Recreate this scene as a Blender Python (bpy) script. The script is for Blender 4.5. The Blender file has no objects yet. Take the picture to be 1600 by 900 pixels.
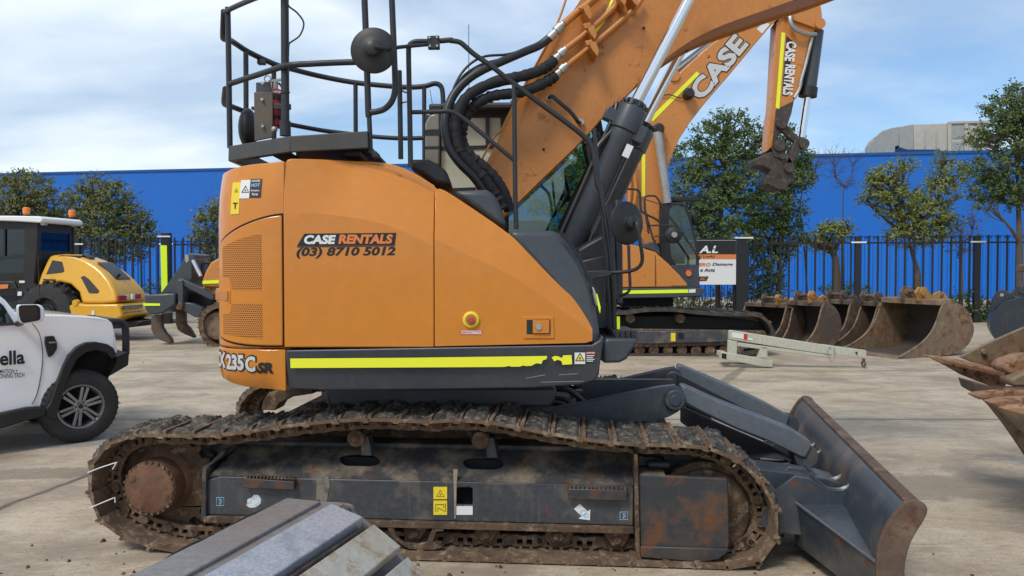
import bpy, bmesh, math, random
from math import radians as R, sin, cos, pi, sqrt, atan2
from mathutils import Vector, Matrix, noise
from mathutils.geometry import tessellate_polygon
random.seed(7)
sc = bpy.context.scene
col = sc.collection
# ---------------------------------------------------------------- camera, sky, sun, exposure
FPX, CX, CY, HOR, CH = 1240.0, 800.0, 450.0, 418.0, 1.95
PITCH = math.atan((CY - HOR) / FPX)
cam_d = bpy.data.cameras.new('camera')
cam = bpy.data.objects.new('camera', cam_d); col.objects.link(cam)
cam.location = (0, 0, CH); cam.rotation_euler = (pi / 2 - PITCH, 0, 0)
cam_d.sensor_width = 36; cam_d.lens = 36 * FPX / 1600.0
cam_d.clip_start = 0.05; cam_d.clip_end = 3000
sc.camera = cam
SUN_EL, SUN_AZ = R(52), R(215)          # azimuth clockwise from +Y: high, behind the camera to its left
w = bpy.data.worlds.new('World'); sc.world = w; w.use_nodes = True
nt = w.node_tree; nt.nodes.clear()
def wn(t, **k):
    n = nt.nodes.new(t)
    for a, b in k.items(): setattr(n, a, b)
    return n
out = wn('ShaderNodeOutputWorld'); bg = wn('ShaderNodeBackground'); bg.inputs['Strength'].default_value = 0.115
sky = wn('ShaderNodeTexSky', sky_type='NISHITA', sun_disc=False, sun_elevation=SUN_EL, sun_rotation=SUN_AZ)
sky.air_density = 1.0; sky.dust_density = 1.0; sky.ozone_density = 2.0
tc = wn('ShaderNodeTexCoord'); sep = wn('ShaderNodeSeparateXYZ'); nt.links.new(tc.outputs['Generated'], sep.inputs[0])
# project the view direction on a cloud layer
addz = wn('ShaderNodeMath', operation='ADD'); addz.inputs[1].default_value = 0.22
mx = wn('ShaderNodeMath', operation='MAXIMUM'); mx.inputs[1].default_value = 0.0
nt.links.new(sep.outputs['Z'], mx.inputs[0]); nt.links.new(mx.outputs[0], addz.inputs[0])
dx = wn('ShaderNodeMath', operation='DIVIDE'); dy = wn('ShaderNodeMath', operation='DIVIDE')
nt.links.new(sep.outputs['X'], dx.inputs[0]); nt.links.new(addz.outputs[0], dx.inputs[1])
nt.links.new(sep.outputs['Y'], dy.inputs[0]); nt.links.new(addz.outputs[0], dy.inputs[1])
cmb = wn('ShaderNodeCombineXYZ'); nt.links.new(dx.outputs[0], cmb.inputs[0]); nt.links.new(dy.outputs[0], cmb.inputs[1])
n1 = wn('ShaderNodeTexNoise'); n1.inputs['Scale'].default_value = 0.75; n1.inputs['Detail'].default_value = 9; n1.inputs['Roughness'].default_value = 0.52; n1.inputs['Distortion'].default_value = 0.3
mp = wn('ShaderNodeMapping'); mp.inputs['Location'].default_value = (3.3, 1.4, 0); mp.inputs['Scale'].default_value = (0.75, 1.25, 1)
nt.links.new(cmb.outputs[0], mp.inputs[0]); nt.links.new(mp.outputs[0], n1.inputs['Vector'])
# fewer clouds to the right
mr = wn('ShaderNodeMapRange'); mr.inputs['From Min'].default_value = -0.5; mr.inputs['From Max'].default_value = 0.6
mr.inputs['To Min'].default_value = 0.17; mr.inputs['To Max'].default_value = -0.04; nt.links.new(sep.outputs['X'], mr.inputs[0])
ad = wn('ShaderNodeMath', operation='ADD'); nt.links.new(n1.outputs[0], ad.inputs[0]); nt.links.new(mr.outputs[0], ad.inputs[1])
rp = wn('ShaderNodeValToRGB'); rp.color_ramp.elements[0].position = 0.42; rp.color_ramp.elements[1].position = 0.60
rp.color_ramp.elements[0].color = (0.12, 0.12, 0.12, 1); rp.color_ramp.elements[1].color = (0.93, 0.93, 0.93, 1)
nt.links.new(ad.outputs[0], rp.inputs[0])
n2 = wn('ShaderNodeTexNoise'); n2.inputs['Scale'].default_value = 1.6; n2.inputs['Detail'].default_value = 6
nt.links.new(mp.outputs[0], n2.inputs['Vector'])
rp2 = wn('ShaderNodeValToRGB'); rp2.color_ramp.elements[0].position = 0.35; rp2.color_ramp.elements[1].position = 0.7
rp2.color_ramp.elements[0].color = (3.5, 4.5, 5.7, 1); rp2.color_ramp.elements[1].color = (6.9, 7.4, 7.9, 1)
nt.links.new(n2.outputs[0], rp2.inputs[0])
mixc = wn('ShaderNodeMix', data_type='RGBA'); nt.links.new(rp.outputs[0], mixc.inputs[0])
sat = wn('ShaderNodeMix', data_type='RGBA', blend_type='MULTIPLY'); sat.inputs[0].default_value = 1.0
nt.links.new(sky.outputs[0], sat.inputs[6]); sat.inputs[7].default_value = (.74, .90, 1.02, 1)
nt.links.new(sat.outputs[2], mixc.inputs[6]); nt.links.new(rp2.outputs[0], mixc.inputs[7])
nt.links.new(mixc.outputs[2], bg.inputs[0]); nt.links.new(bg.outputs[0], out.inputs[0])
sun_d = bpy.data.lights.new('sun', 'SUN'); sun = bpy.data.objects.new('sun', sun_d); col.objects.link(sun)
sun_d.energy = 1.7; sun_d.angle = R(15); sun_d.color = (1.0, 0.95, 0.88)
sdir = Vector((sin(SUN_AZ) * cos(SUN_EL), cos(SUN_AZ) * cos(SUN_EL), sin(SUN_EL)))
sun.rotation_euler = (-sdir).to_track_quat('-Z', 'Y').to_euler(); sun.location = (0, 0, 30)
sc.view_settings.view_transform = 'Standard'; sc.view_settings.look = 'None'
sc.view_settings.gamma = 1; sc.view_settings.exposure = 0.42; sc.view_settings.use_curve_mapping = False
sc.render.engine = 'CYCLES'

# ---------------------------------------------------------------- measuring helpers (photo crops -> vertical planes)
CROPS = dict(a=(320, 0, 3.461), b=(640, 0, 3.0), c=(320, 230, 2.25), d=(640, 230, 2.25), e=(120, 600, 3), f=(480, 600, 3),
    g=(840, 540, 2.5), h=(1120, 540, 2.5), i=(0, 450, 3), j=(960, 0, 2.811), k=(900, 280, 2.811), l=(1200, 100, 2.5),
    m=(1120, 400, 3.333), n=(0, 240, 2.811), o=(1400, 420, 3), p=(200, 360, 4.5), r=(640, 120, 4.5), s=(860, 180, 3),
    t=(200, 760, 3.333), w=(820, 560, 8), x=(1160, 440, 5.623), P=(0, 0, 1))
def px(c, x, y):
    a, b, k = CROPS[c]; return (a + x / k, b + y / k)
def ray(qx, qy):
    dx, dz = (qx - CX) / FPX, (CY - qy) / FPX
    return Vector((dx, cos(PITCH) + dz * sin(PITCH), dz * cos(PITCH) - sin(PITCH)))
def at(qx, qy, Y):
    r = ray(qx, qy); return Vector((0, 0, CH)) + r * (Y / r.y)
def onground(qx, qy, z=0):
    r = ray(qx, qy); return Vector((0, 0, CH)) + r * ((z - CH) / r.z)
class Frame:
    def __init__(s, ox, oy, yaw):
        s.o = Vector((ox, oy, 0)); s.yaw = yaw
        s.u = Vector((cos(yaw), sin(yaw), 0)); s.v = Vector((-sin(yaw), cos(yaw), 0))
        s.m = Matrix.Translation(s.o) @ Matrix.Rotation(yaw, 4, 'Z')
    def L(s, c, x, y, v=0.0):                    # crop pixel on the plane v -> (u, v, z)
        r = ray(*px(c, x, y)); C = Vector((0, 0, CH))
        t = (s.o + s.v * v - C).dot(s.v) / r.dot(s.v)
        p = C + r * t - s.o
        return Vector((p.dot(s.u), v, p.z))
    def Lu(s, c, x, y, u):                       # crop pixel on the plane u = const
        r = ray(*px(c, x, y)); C = Vector((0, 0, CH)); t = (s.o + s.u * u - C).dot(s.u) / r.dot(s.u)
        p = C + r * t - s.o; return Vector((u, p.dot(s.v), p.z))
    def uz(s, c, pts, v=0.0):
        return [(q.x, q.z) for q in (s.L(c, x, y, v) for x, y in pts)]
    def tp(s, c, pts, v=0.0):                    # points (x, y[, v])
        return [s.L(c, p[0], p[1], p[2] if len(p) > 2 else v) for p in pts]
WORLD = Frame(0, 0, 0)

def catmull(pts, n=8, closed=False):
    P = [Vector(p) for p in pts]; N = len(P); o = []
    rng = range(N) if closed else range(N - 1)
    for i in rng:
        if closed: a, b, c, d = P[(i - 1) % N], P[i], P[(i + 1) % N], P[(i + 2) % N]
        else: a, b, c, d = P[max(i - 1, 0)], P[i], P[i + 1], P[min(i + 2, N - 1)]
        for k in range(n):
            t = k / n
            o.append(0.5 * ((2 * b) + (c - a) * t + (2 * a - 5 * b + 4 * c - d) * t * t + (3 * b - a - 3 * c + d) * t ** 3))
    if not closed: o.append(P[-1])
    return o
def curve2(pts, n=6, closed=False):
    return [(q.x, q.y) for q in catmull([(p[0], p[1], 0) for p in pts], n, closed)]
def roundpts(pts, r=0.02, n=4):
    o = []; N = len(pts)
    for i in range(N):
        p0, p1, p2 = Vector(pts[i - 1]), Vector(pts[i]), Vector(pts[(i + 1) % N])
        a, b = (p0 - p1), (p2 - p1); rr = min(r, a.length * .45, b.length * .45)
        A = p1 + a.normalized() * rr; B = p1 + b.normalized() * rr
        for k in range(n + 1):
            t = k / n; o.append(tuple(A * (1 - t) ** 2 + p1 * 2 * t * (1 - t) + B * t * t))
    return o

# ---------------------------------------------------------------- mesh builder
class MB:
    def __init__(s, frame=WORLD):
        s.f = frame; s.V = []; s.F = []; s.M = []; s.mi = 0
    def av(s, p): s.V.append(Vector(p)); return len(s.V) - 1
    def af(s, idx): s.F.append(tuple(idx)); s.M.append(s.mi)
    def hexa(s, c):                               # eight corners: four bottom, four top
        i = [s.av(p) for p in c]
        for q in ((0, 3, 2, 1), (4, 5, 6, 7), (0, 1, 5, 4), (1, 2, 6, 5), (2, 3, 7, 6), (3, 0, 4, 7)): s.af([i[k] for k in q])
        return s
    def box(s, lo, hi, rot=None, piv=None):
        (a, b, c), (d, e, f) = lo, hi
        P = [Vector(p) for p in ((a, b, c), (d, b, c), (d, e, c), (a, e, c), (a, b, f), (d, b, f), (d, e, f), (a, e, f))]
        if rot:
            pv = Vector(piv) if piv else (Vector(lo) + Vector(hi)) / 2
            P = [rot @ (p - pv) + pv for p in P]
        return s.hexa(P)
    def bar(s, p0, p1, w, h, up=(0, 0, 1)):       # rectangular bar
        p0, p1 = Vector(p0), Vector(p1); d = (p1 - p0).normalized(); up = Vector(up)
        if abs(d.dot(up)) > .98: up = Vector((0, 1, 0))
        sx = d.cross(up).normalized() * w / 2; sy = sx.cross(d).normalized() * h / 2
        return s.hexa([p0 - sx - sy, p0 + sx - sy, p1 + sx - sy, p1 - sx - sy, p0 - sx + sy, p0 + sx + sy, p1 + sx + sy, p1 - sx + sy])
    def prism(s, pts, v0, v1, holes=(), vf=None):  # polygon in (u, z), extruded in v
        loops = [list(pts)] + [list(h) for h in holes]
        tris = tessellate_polygon([[Vector((p[0], p[1], 0)) for p in l] for l in loops])
        flat = [p for l in loops for p in l]; n = len(flat)
        base = len(s.V)
        for vv in (v0, v1):
            for p in flat: s.V.append(Vector((p[0], (vf(p[0], p[1], vv) if vf else vv), p[1])))
        if not holes:
            s.af([base + k for k in range(n)]); s.af([base + n + k for k in reversed(range(n))])
        else:
            for t in tris:
                a, b, c = [Vector((flat[k][0], flat[k][1], 0)) for k in t]
                if (b - a).cross(c - a).length < 1e-10: continue
                s.af([base + k for k in t]); s.af([base + n + k for k in reversed(t)])
        st = 0
        for l in loops:
            m = len(l)
            for k in range(m):
                a, b = base + st + k, base + st + (k + 1) % m
                s.af((a, b, b + n, a + n))
            st += m
        return s
    def ring(s, c, a, b, r, n):
        return [s.av(c + a * (cos(2 * pi * k / n) * r) + b * (sin(2 * pi * k / n) * r)) for k in range(n)]
    def tube(s, pts, r, n=8, smooth=0, closed=False, caps=True):
        P = [Vector(p) for p in pts]
        if smooth: P = catmull(P, smooth, closed)
        N = len(P); rr = r if isinstance(r, (list, tuple)) else None
        rings = []; prev = None
        for k in range(N):
            if closed: d = P[(k + 1) % N] - P[k - 1]
            else: d = P[min(k + 1, N - 1)] - P[max(k - 1, 0)]
            if d.length < 1e-9: d = Vector((0, 0, 1))
            d.normalize()
            if prev is None:
                a = d.orthogonal().normalized()
            else:
                a = prev - d * prev.dot(d)
                a = a.normalized() if a.length > 1e-6 else d.orthogonal().normalized()
            prev = a; b = d.cross(a)
            q = rr[min(int(k / max(N - 1, 1) * (len(rr) - 1) + .5), len(rr) - 1)] if rr else r
            if rr:
                x = k / max(N - 1, 1) * (len(rr) - 1); i0 = min(int(x), len(rr) - 2) if len(rr) > 1 else 0
                q = rr[i0] + (rr[min(i0 + 1, len(rr) - 1)] - rr[i0]) * (x - i0)
            rings.append(s.ring(P[k], a, b, q, n))
        for k in range(N if closed else N - 1):
            A, B = rings[k], rings[(k + 1) % N]
            for i in range(n): s.af((A[i], A[(i + 1) % n], B[(i + 1) % n], B[i]))
        if caps and not closed:
            s.af(list(reversed(rings[0]))); s.af(rings[-1])
        return s
    def cyl(s, p0, p1, r, n=20, r1=None):
        return s.lathe(p0, p1, [(0, r), (1, r if r1 is None else r1)], n)
    def lathe(s, p0, p1, prof, n=24, closed=False):             # prof: (t along axis, radius)
        p0, p1 = Vector(p0), Vector(p1); d = p1 - p0; dn = d.normalized(); a = dn.orthogonal().normalized(); b = dn.cross(a)
        rings = [s.ring(p0 + d * t, a, b, max(r, 1e-4), n) for t, r in prof]
        for A, B in zip(rings, rings[1:]):
            for i in range(n): s.af((A[i], A[(i + 1) % n], B[(i + 1) % n], B[i]))
        if closed:
            A, B = rings[-1], rings[0]
            for i in range(n): s.af((A[i], A[(i + 1) % n], B[(i + 1) % n], B[i]))
            return s
        s.af(list(reversed(rings[0]))); s.af(rings[-1]); return s
    def torus(s, c, axis, R0, r, n=32, m=8):
        c, ax = Vector(c), Vector(axis).normalized(); a = ax.orthogonal().normalized(); b = ax.cross(a)
        return s.tube([c + a * cos(2 * pi * k / n) * R0 + b * sin(2 * pi * k / n) * R0 for k in range(n)], r, m, closed=True)
    def sphere(s, c, r, n=12, m=8, sc_=(1, 1, 1)):
        c = Vector(c); rows = []
        for j in range(1, m):
            th = pi * j / m
            rows.append([s.av(c + Vector((sin(th) * cos(2 * pi * k / n) * r * sc_[0], sin(th) * sin(2 * pi * k / n) * r * sc_[1], cos(th) * r * sc_[2]))) for k in range(n)])
        t = s.av(c + Vector((0, 0, r * sc_[2]))); bt = s.av(c - Vector((0, 0, r * sc_[2])))
        for k in range(n):
            s.af((t, rows[0][k], rows[0][(k + 1) % n])); s.af((bt, rows[-1][(k + 1) % n], rows[-1][k]))
        for A, B in zip(rows, rows[1:]):
            for k in range(n): s.af((A[k], B[k], B[(k + 1) % n], A[(k + 1) % n]))
        return s
    def grid(s, fn, nu, nv, thick=0.0):           # surface fn(i/nu, j/nv), optional back side given by fn(.., True)
        I = [[s.av(fn(i / nu, j / nv)) for j in range(nv + 1)] for i in range(nu + 1)]
        for i in range(nu):
            for j in range(nv): s.af((I[i][j], I[i + 1][j], I[i + 1][j + 1], I[i][j + 1]))
        return I
    def shell(s, fn, nu, nv, back):               # closed: front grid and a back grid shifted by back(i,j)
        A = [[s.av(fn(i / nu, j / nv)) for j in range(nv + 1)] for i in range(nu + 1)]
        B = [[s.av(Vector(fn(i / nu, j / nv)) + Vector(back(i / nu, j / nv))) for j in range(nv + 1)] for i in range(nu + 1)]
        for i in range(nu):
            for j in range(nv):
                s.af((A[i][j], A[i + 1][j], A[i + 1][j + 1], A[i][j + 1])); s.af((B[i][j], B[i][j + 1], B[i + 1][j + 1], B[i + 1][j]))
            s.af((A[i][0], B[i][0], B[i + 1][0], A[i + 1][0])); s.af((A[i][nv], A[i + 1][nv], B[i + 1][nv], B[i][nv]))
        for j in range(nv):
            s.af((A[0][j], A[0][j + 1], B[0][j + 1], B[0][j])); s.af((A[nu][j], B[nu][j], B[nu][j + 1], A[nu][j + 1]))
        return s
    def text(s, txt, mapf, W, H, bold=0.02, shear=0.0, ext=0.0, grow=0.0):
        """mapf(x, y) -> local point, x in 0..W and y in 0..H (cap height)"""
        cu = bpy.data.curves.new('t', 'FONT'); cu.body = txt; cu.size = 1.0; cu.shear = shear; cu.offset = bold; cu.resolution_u = 3
        ob = bpy.data.objects.new('t', cu); me = bpy.data.meshes.new_from_object(ob)
        xs = [v.co.x for v in me.vertices]; ys = [v.co.y for v in me.vertices]
        if xs:
            x0, x1 = min(xs), max(xs); y0, y1 = min(ys), max(ys)
            cu2 = 0.0
            base = len(s.V)
            for v in me.vertices:
                s.V.append(Vector(mapf((v.co.x - x0) / (x1 - x0) * (W + 2 * grow) - grow, (v.co.y - y0) / (y1 - y0) * (H + 2 * grow) - grow)))
            for p in me.polygons: s.af([base + k for k in p.vertices])
        bpy.data.meshes.remove(me); bpy.data.objects.remove(ob); bpy.data.curves.remove(cu)
        return s
    def build(s, name, mats, parent=None, bevel=0.0, seg=2, smooth=True, ang=38, clean=True):
        me = bpy.data.meshes.new(name)
        off = rootloc(parent)
        me.from_pydata([tuple(s.f.m @ v - off) for v in s.V], [], s.F)
        if not isinstance(mats, (list, tuple)): mats = [mats]
        for m in mats: me.materials.append(m)
        me.polygons.foreach_set('material_index', s.M)
        bm = bmesh.new(); bm.from_mesh(me)
        if clean: bmesh.ops.recalc_face_normals(bm, faces=bm.faces)
        bm.to_mesh(me); bm.free()
        if smooth:
            me.shade_smooth(); me.set_sharp_from_angle(angle=R(ang))
        o = bpy.data.objects.new(name, me); col.objects.link(o)
        if parent: o.parent = parent
        if bevel:
            b = o.modifiers.new('bevel', 'BEVEL'); b.width = bevel; b.segments = seg; b.limit_method = 'ANGLE'; b.angle_limit = R(35)
            b.harden_normals = False; b.use_clamp_overlap = True
        return o
def rootloc(p):
    v = Vector((0, 0, 0))
    while p: v += Vector(p.location); p = p.parent
    return v
def tag(o, label=None, cat=None, group=None, kind=None):
    if label: o['label'] = label
    if cat: o['category'] = cat
    if group: o['group'] = group
    if kind: o['kind'] = kind
    return o
def thing(name, label, cat, loc, group=None):
    o = bpy.data.objects.new(name, None); col.objects.link(o); o.location = loc; o.empty_display_size = .2
    return tag(o, label, cat, group)

# ---------------------------------------------------------------- materials
def lerp3(a, b, t): return tuple(a[k] + (b[k] - a[k]) * t for k in range(3))
class NT:
    def __init__(s, name):
        s.m = bpy.data.materials.new(name); s.m.use_nodes = True; s.t = s.m.node_tree; s.b = s.t.nodes['Principled BSDF']
        s.tc = s.n('ShaderNodeTexCoord'); s.co = s.tc.outputs['Object']
    def n(s, t, **k):
        q = s.t.nodes.new(t)
        for a, b in k.items(): setattr(q, a, b)
        return q
    def l(s, a, b): s.t.links.new(a, b)
    def map(s, scale=(1, 1, 1), loc=(0, 0, 0), rot=(0, 0, 0), src=None):
        m = s.n('ShaderNodeMapping'); m.inputs['Scale'].default_value = scale; m.inputs['Location'].default_value = loc; m.inputs['Rotation'].default_value = rot
        s.l(src or s.co, m.inputs[0]); return m.outputs[0]
    def noise(s, scale, vec=None, detail=6, rough=.6, dist=0):
        q = s.n('ShaderNodeTexNoise'); q.inputs['Scale'].default_value = scale; q.inputs['Detail'].default_value = detail
        q.inputs['Roughness'].default_value = rough; q.inputs['Distortion'].default_value = dist
        s.l(vec or s.co, q.inputs['Vector']); return q.outputs[0]
    def ramp(s, f, p0, p1, c0=0.0, c1=1.0):
        q = s.n('ShaderNodeMapRange'); q.inputs['From Min'].default_value = p0; q.inputs['From Max'].default_value = p1
        q.inputs['To Min'].default_value = c0; q.inputs['To Max'].default_value = c1; s.l(f, q.inputs[0]); return q.outputs[0]
    def mix(s, f, a, b, mode='MIX'):
        q = s.n('ShaderNodeMix', data_type='RGBA', blend_type=mode)
        for sock, val in ((q.inputs[0], f), (q.inputs[6], a), (q.inputs[7], b)):
            if hasattr(val, 'links'): s.l(val, sock)
            elif isinstance(val, (int, float)): sock.default_value = val
            else: sock.default_value = (*val, 1)
        return q.outputs[2]
    def math(s, op, a, b=None, clamp=False):
        q = s.n('ShaderNodeMath', operation=op); q.use_clamp = clamp
        for i, val in enumerate((a, b)):
            if val is None: continue
            if hasattr(val, 'links'): s.l(val, q.inputs[i])
            else: q.inputs[i].default_value = val
        return q.outputs[0]
    def bump(s, h, strength=.3, dist=.01):
        q = s.n('ShaderNodeBump'); q.inputs['Strength'].default_value = strength; q.inputs['Distance'].default_value = dist
        s.l(h, q.inputs['Height']); s.l(q.outputs[0], s.b.inputs['Normal'])
    def set(s, **k):
        for a, b in k.items():
            i = s.b.inputs[a.replace('_', ' ')]
            if hasattr(b, 'links'): s.l(b, i)
            elif isinstance(b, tuple) and len(b) == 3: i.default_value = (*b, 1)
            else: i.default_value = b
        return s
def paint(name, c, rough=.35, metal=0.0, coat=0.0, dirt=.15, dcol=(.16, .11, .07), sc_=2.5, rust=0.0, rcol=(.19, .07, .025), bump=.12, streak=.15, fine=.06, rnd=False, lo=.5):
    t = NT(name)
    co = t.co
    if rnd:
        oi = t.n('ShaderNodeObjectInfo'); va = t.n('ShaderNodeVectorMath', operation='ADD'); cb = t.n('ShaderNodeCombineXYZ')
        k = t.math('MULTIPLY', oi.outputs['Random'], 37.0); t.l(k, cb.inputs[0]); t.l(k, cb.inputs[1])
        t.l(t.co, va.inputs[0]); t.l(cb.outputs[0], va.inputs[1]); co = va.outputs[0]
    big = t.noise(sc_, co, 8, .62)
    c1 = t.mix(t.ramp(t.noise(sc_ * 9, co, 4), .3, .7), tuple(x * (1 - fine * 2) for x in c), tuple(min(1, x * (1 + fine * 2)) for x in c))
    m = t.ramp(big, lo, lo + .22, 0, min(1, dirt * 2.2))
    if streak:
        st = t.noise(3.0, t.map((7, 7, .5), src=co), 5)
        m = t.math('ADD', m, t.ramp(st, .56, .75, 0, streak), True)
    c2 = t.mix(m, c1, dcol)
    if rust:
        rn = t.noise(sc_ * 1.7, t.map((1, 1, 1), (5, 3, 1), src=co), 9, .7)
        rm = t.ramp(rn, .62 - rust * .3, .70 - rust * .2)
        c2 = t.mix(rm, c2, t.mix(t.noise(sc_ * 12, co, 3), rcol, tuple(x * .45 for x in rcol)))
        rg = t.math('ADD', t.math('MULTIPLY', rm, .45), rough, True)
    else:
        rg = t.math('ADD', t.math('MULTIPLY', m, .3), rough, True)
    t.set(Base_Color=c2, Roughness=rg, Metallic=metal)
    if coat: t.set(Coat_Weight=coat, Coat_Roughness=.06)
    if bump: t.bump(t.noise(sc_ * 22, co, 5), bump, .004)
    return t.m
def flatmat(name, c, rough=.5, metal=0.0, emis=0):
    t = NT(name); t.set(Base_Color=tuple(c), Roughness=rough, Metallic=metal); return t.m
def mudmat(name, c0, c1, c2, sc_=6, bump=.8, dist=.02, rough=.9, rnd=True, thr=.52):
    t = NT(name); co = t.co
    oi = t.n('ShaderNodeObjectInfo'); va = t.n('ShaderNodeVectorMath', operation='ADD'); cb = t.n('ShaderNodeCombineXYZ')
    k = t.math('MULTIPLY', oi.outputs['Random'], 37.0 if rnd else 0.0); t.l(k, cb.inputs[0]); t.l(k, cb.inputs[2]); t.l(t.co, va.inputs[0]); t.l(cb.outputs[0], va.inputs[1]); co = va.outputs[0]
    a = t.mix(t.ramp(t.noise(sc_, co, 9, .7), .35, .62), c0, c1)
    b = t.mix(t.ramp(t.noise(sc_ * 2.3, t.map(loc=(3, 3, 3), src=co), 8, .7), thr, thr + .15), a, c2)
    t.set(Base_Color=b, Roughness=rough); t.bump(t.noise(sc_ * 7, co, 8, .7), bump, dist); return t.m
M = {}
ORANGE = (.60, .212, .024)
M['orange'] = paint('orange_paint', ORANGE, .16, coat=.45, dirt=.10, dcol=(.50, .20, .05), bump=.012, streak=.10, fine=.02, sc_=1.6)
M['orange'].node_tree.nodes['Principled BSDF'].inputs['Specular IOR Level'].default_value = .35
M['orange_boom'] = paint('orange_boom_paint', (.51, .19, .034), .42, coat=.1, dirt=.12, dcol=(.36, .15, .05), bump=.06, streak=.10, fine=.04, rust=.04)
M['orange_far'] = paint('faded_orange_paint', (.54, .20, .035), .4, coat=.15, dirt=.1, dcol=(.36, .18, .08), bump=.03, rust=.03)
M['char'] = paint('charcoal_paint', (.045, .052, .062), .38, coat=.1, dirt=.10, dcol=(.11, .09, .07), bump=.08, streak=.12)
M['rail'] = paint('rail_paint', (.018, .019, .021), .42, dirt=.08, dcol=(.08, .07, .06), bump=.08)
M['black'] = paint('black_plastic', (.012, .012, .013), .5, dirt=.08, dcol=(.07, .06, .05), bump=.15)
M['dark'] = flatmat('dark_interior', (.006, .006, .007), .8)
M['tframe'] = paint('dirty_track_frame', (.046, .051, .058), .45, dirt=.5, dcol=(.17, .145, .115), rust=.14, bump=.35, streak=.4, sc_=3.5, fine=.10)
M['tslope'] = paint('dusty_frame_top', (.032, .032, .034), .6, dirt=.8, dcol=(.23, .18, .12), rust=.14, bump=.8, sc_=3.4, lo=.46)
M['mudmetal'] = mudmat('muddy_steel', (.050, .029, .018), (.145, .088, .050), (.30, .22, .145), 5)
M['rustplate'] = paint('rusted_panel', (.034, .036, .040), .45, dirt=.35, dcol=(.11, .075, .05), rust=.40, rcol=(.17, .075, .032), bump=.4, sc_=2.6)
M['hub'] = mudmat('rusty_hub', (.115, .055, .03), (.20, .10, .058), (.09, .06, .042), 5, .6, .01)
M['lump'] = mudmat('asphalt_lumps', (.020, .020, .022), (.12, .108, .09), (.34, .28, .21), 8, 1.0, .04, thr=.49)
M['shoe'] = mudmat('worn_shoe', (.085, .048, .029), (.18, .115, .068), (.34, .26, .18), 6, .6, .01)
M['blade'] = paint('blade_paint', (.042, .052, .066), .36, coat=.1, dirt=.35, dcol=(.15, .135, .11), rust=.10, bump=.15, streak=.15)
M['bladerust'] = paint('blade_rust', (.10, .062, .042), .7, dirt=.7, dcol=(.19, .13, .09), rust=.35, rcol=(.15, .06, .028), bump=.7, sc_=4)
M['cyl'] = paint('cylinder_cover_paint', (.105, .120, .138), .33, coat=.15, dirt=.1, dcol=(.2, .18, .15), bump=.06, rust=.03)
M['chrome'] = flatmat('chrome_rod', (.78, .78, .78), .10, 1.0)
M['galv'] = paint('galvanised', (.42, .41, .38), .45, metal=.7, dirt=.2, bump=.1)
M['steel'] = paint('worn_bright_steel', (.46, .51, .57), .36, metal=.5, dirt=.45, dcol=(.26, .27, .29), bump=.35, streak=0, sc_=9, fine=.12)
M['steelgrey'] = paint('worn_grey_steel', (.20, .19, .185), .46, metal=.25, dirt=.5, dcol=(.19, .155, .13), bump=.3, streak=0, rust=.12, rcol=(.20, .10, .06), sc_=4, fine=.10)
M['steelrust'] = paint('stained_steel', (.42, .40, .34), .55, metal=.15, dirt=.35, dcol=(.30, .22, .13), bump=.35, streak=0, rust=.3, rcol=(.33, .19, .08), sc_=4)
M['rubber'] = paint('tyre_rubber', (.022, .022, .023), .75, dirt=.3, dcol=(.07, .06, .05), bump=.4, sc_=5)
M['sleeve'] = paint('hose_sleeve', (.009, .009, .010), .75, dirt=.0, bump=1.0, sc_=3)
M['hose'] = flatmat('hose_rubber', (.014, .014, .015), .42)
M['white'] = paint('white_car_paint', (.86, .865, .87), .2, coat=.8, dirt=.02, dcol=(.6, .58, .54), bump=0, streak=0, fine=0)
M['whitepl'] = flatmat('white_vinyl', (.78, .78, .78), .5)
M['yellow'] = paint('yellow_paint', (.70, .36, .015), .35, coat=.3, dirt=.1, dcol=(.4, .22, .05), bump=.03, streak=.08, fine=.03)
M['fluoro'] = flatmat('fluoro_tape', (.72, .95, .02), .45)
M['fluoroy'] = flatmat('yellow_tape', (.85, .85, .03), .45)
M['lblyel'] = flatmat('label_yellow', (.80, .60, .03), .5)
M['lblwht'] = flatmat('label_white', (.72, .72, .70), .5)
M['lblblk'] = flatmat('label_black', (.01, .01, .012), .5)
M['lblred'] = flatmat('label_red', (.55, .03, .03), .5)
M['lblora'] = flatmat('label_orange', (.70, .20, .05), .5)
M['lblblu'] = flatmat('label_blue', (.30, .55, .75), .5)
M['lblgry'] = flatmat('letter_grey', (.55, .55, .54), .5)
M['red'] = flatmat('red_plastic', (.40, .015, .02), .4)
M['pink'] = flatmat('pink_plastic', (.7, .08, .35), .4)
M['beacon'] = flatmat('amber_lens', (.85, .22, .02), .25)
M['lamp'] = flatmat('lamp_glass', (.8, .8, .8), .12)
M['kerb'] = paint('kerb_concrete', (.34, .32, .28), .85, dirt=.3, bump=.3)
M['cream'] = paint('cream_steel', (.46, .46, .36), .5, dirt=.2, dcol=(.3, .27, .18), bump=.1, streak=.1)
M['bkt'] = paint('brown_worn_bucket', (.095, .068, .052), .6, dirt=.6, dcol=(.23, .165, .11), rust=.4, rcol=(.17, .08, .038), bump=.5, sc_=3)
M['bkt2'] = paint('tan_worn_bucket', (.18, .125, .078), .6, dirt=.6, dcol=(.30, .20, .115), rust=.45, rcol=(.19, .085, .035), bump=.5, sc_=3)
M['bktin'] = paint('polished_bucket_inside', (.10, .09, .08), .45, metal=.3, dirt=.4, dcol=(.16, .12, .09), rust=.15, bump=.2, sc_=2)
M['tooth'] = paint('rusty_tooth', (.25, .125, .06), .65, dirt=.5, dcol=(.38, .25, .15), rust=.35, rcol=(.12, .05, .025), bump=.4, sc_=5)
M['yelwear'] = paint('worn_yellow_paint', (.42, .21, .04), .6, dirt=.4, dcol=(.15, .10, .06), rust=.3, bump=.4, sc_=5)
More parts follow.
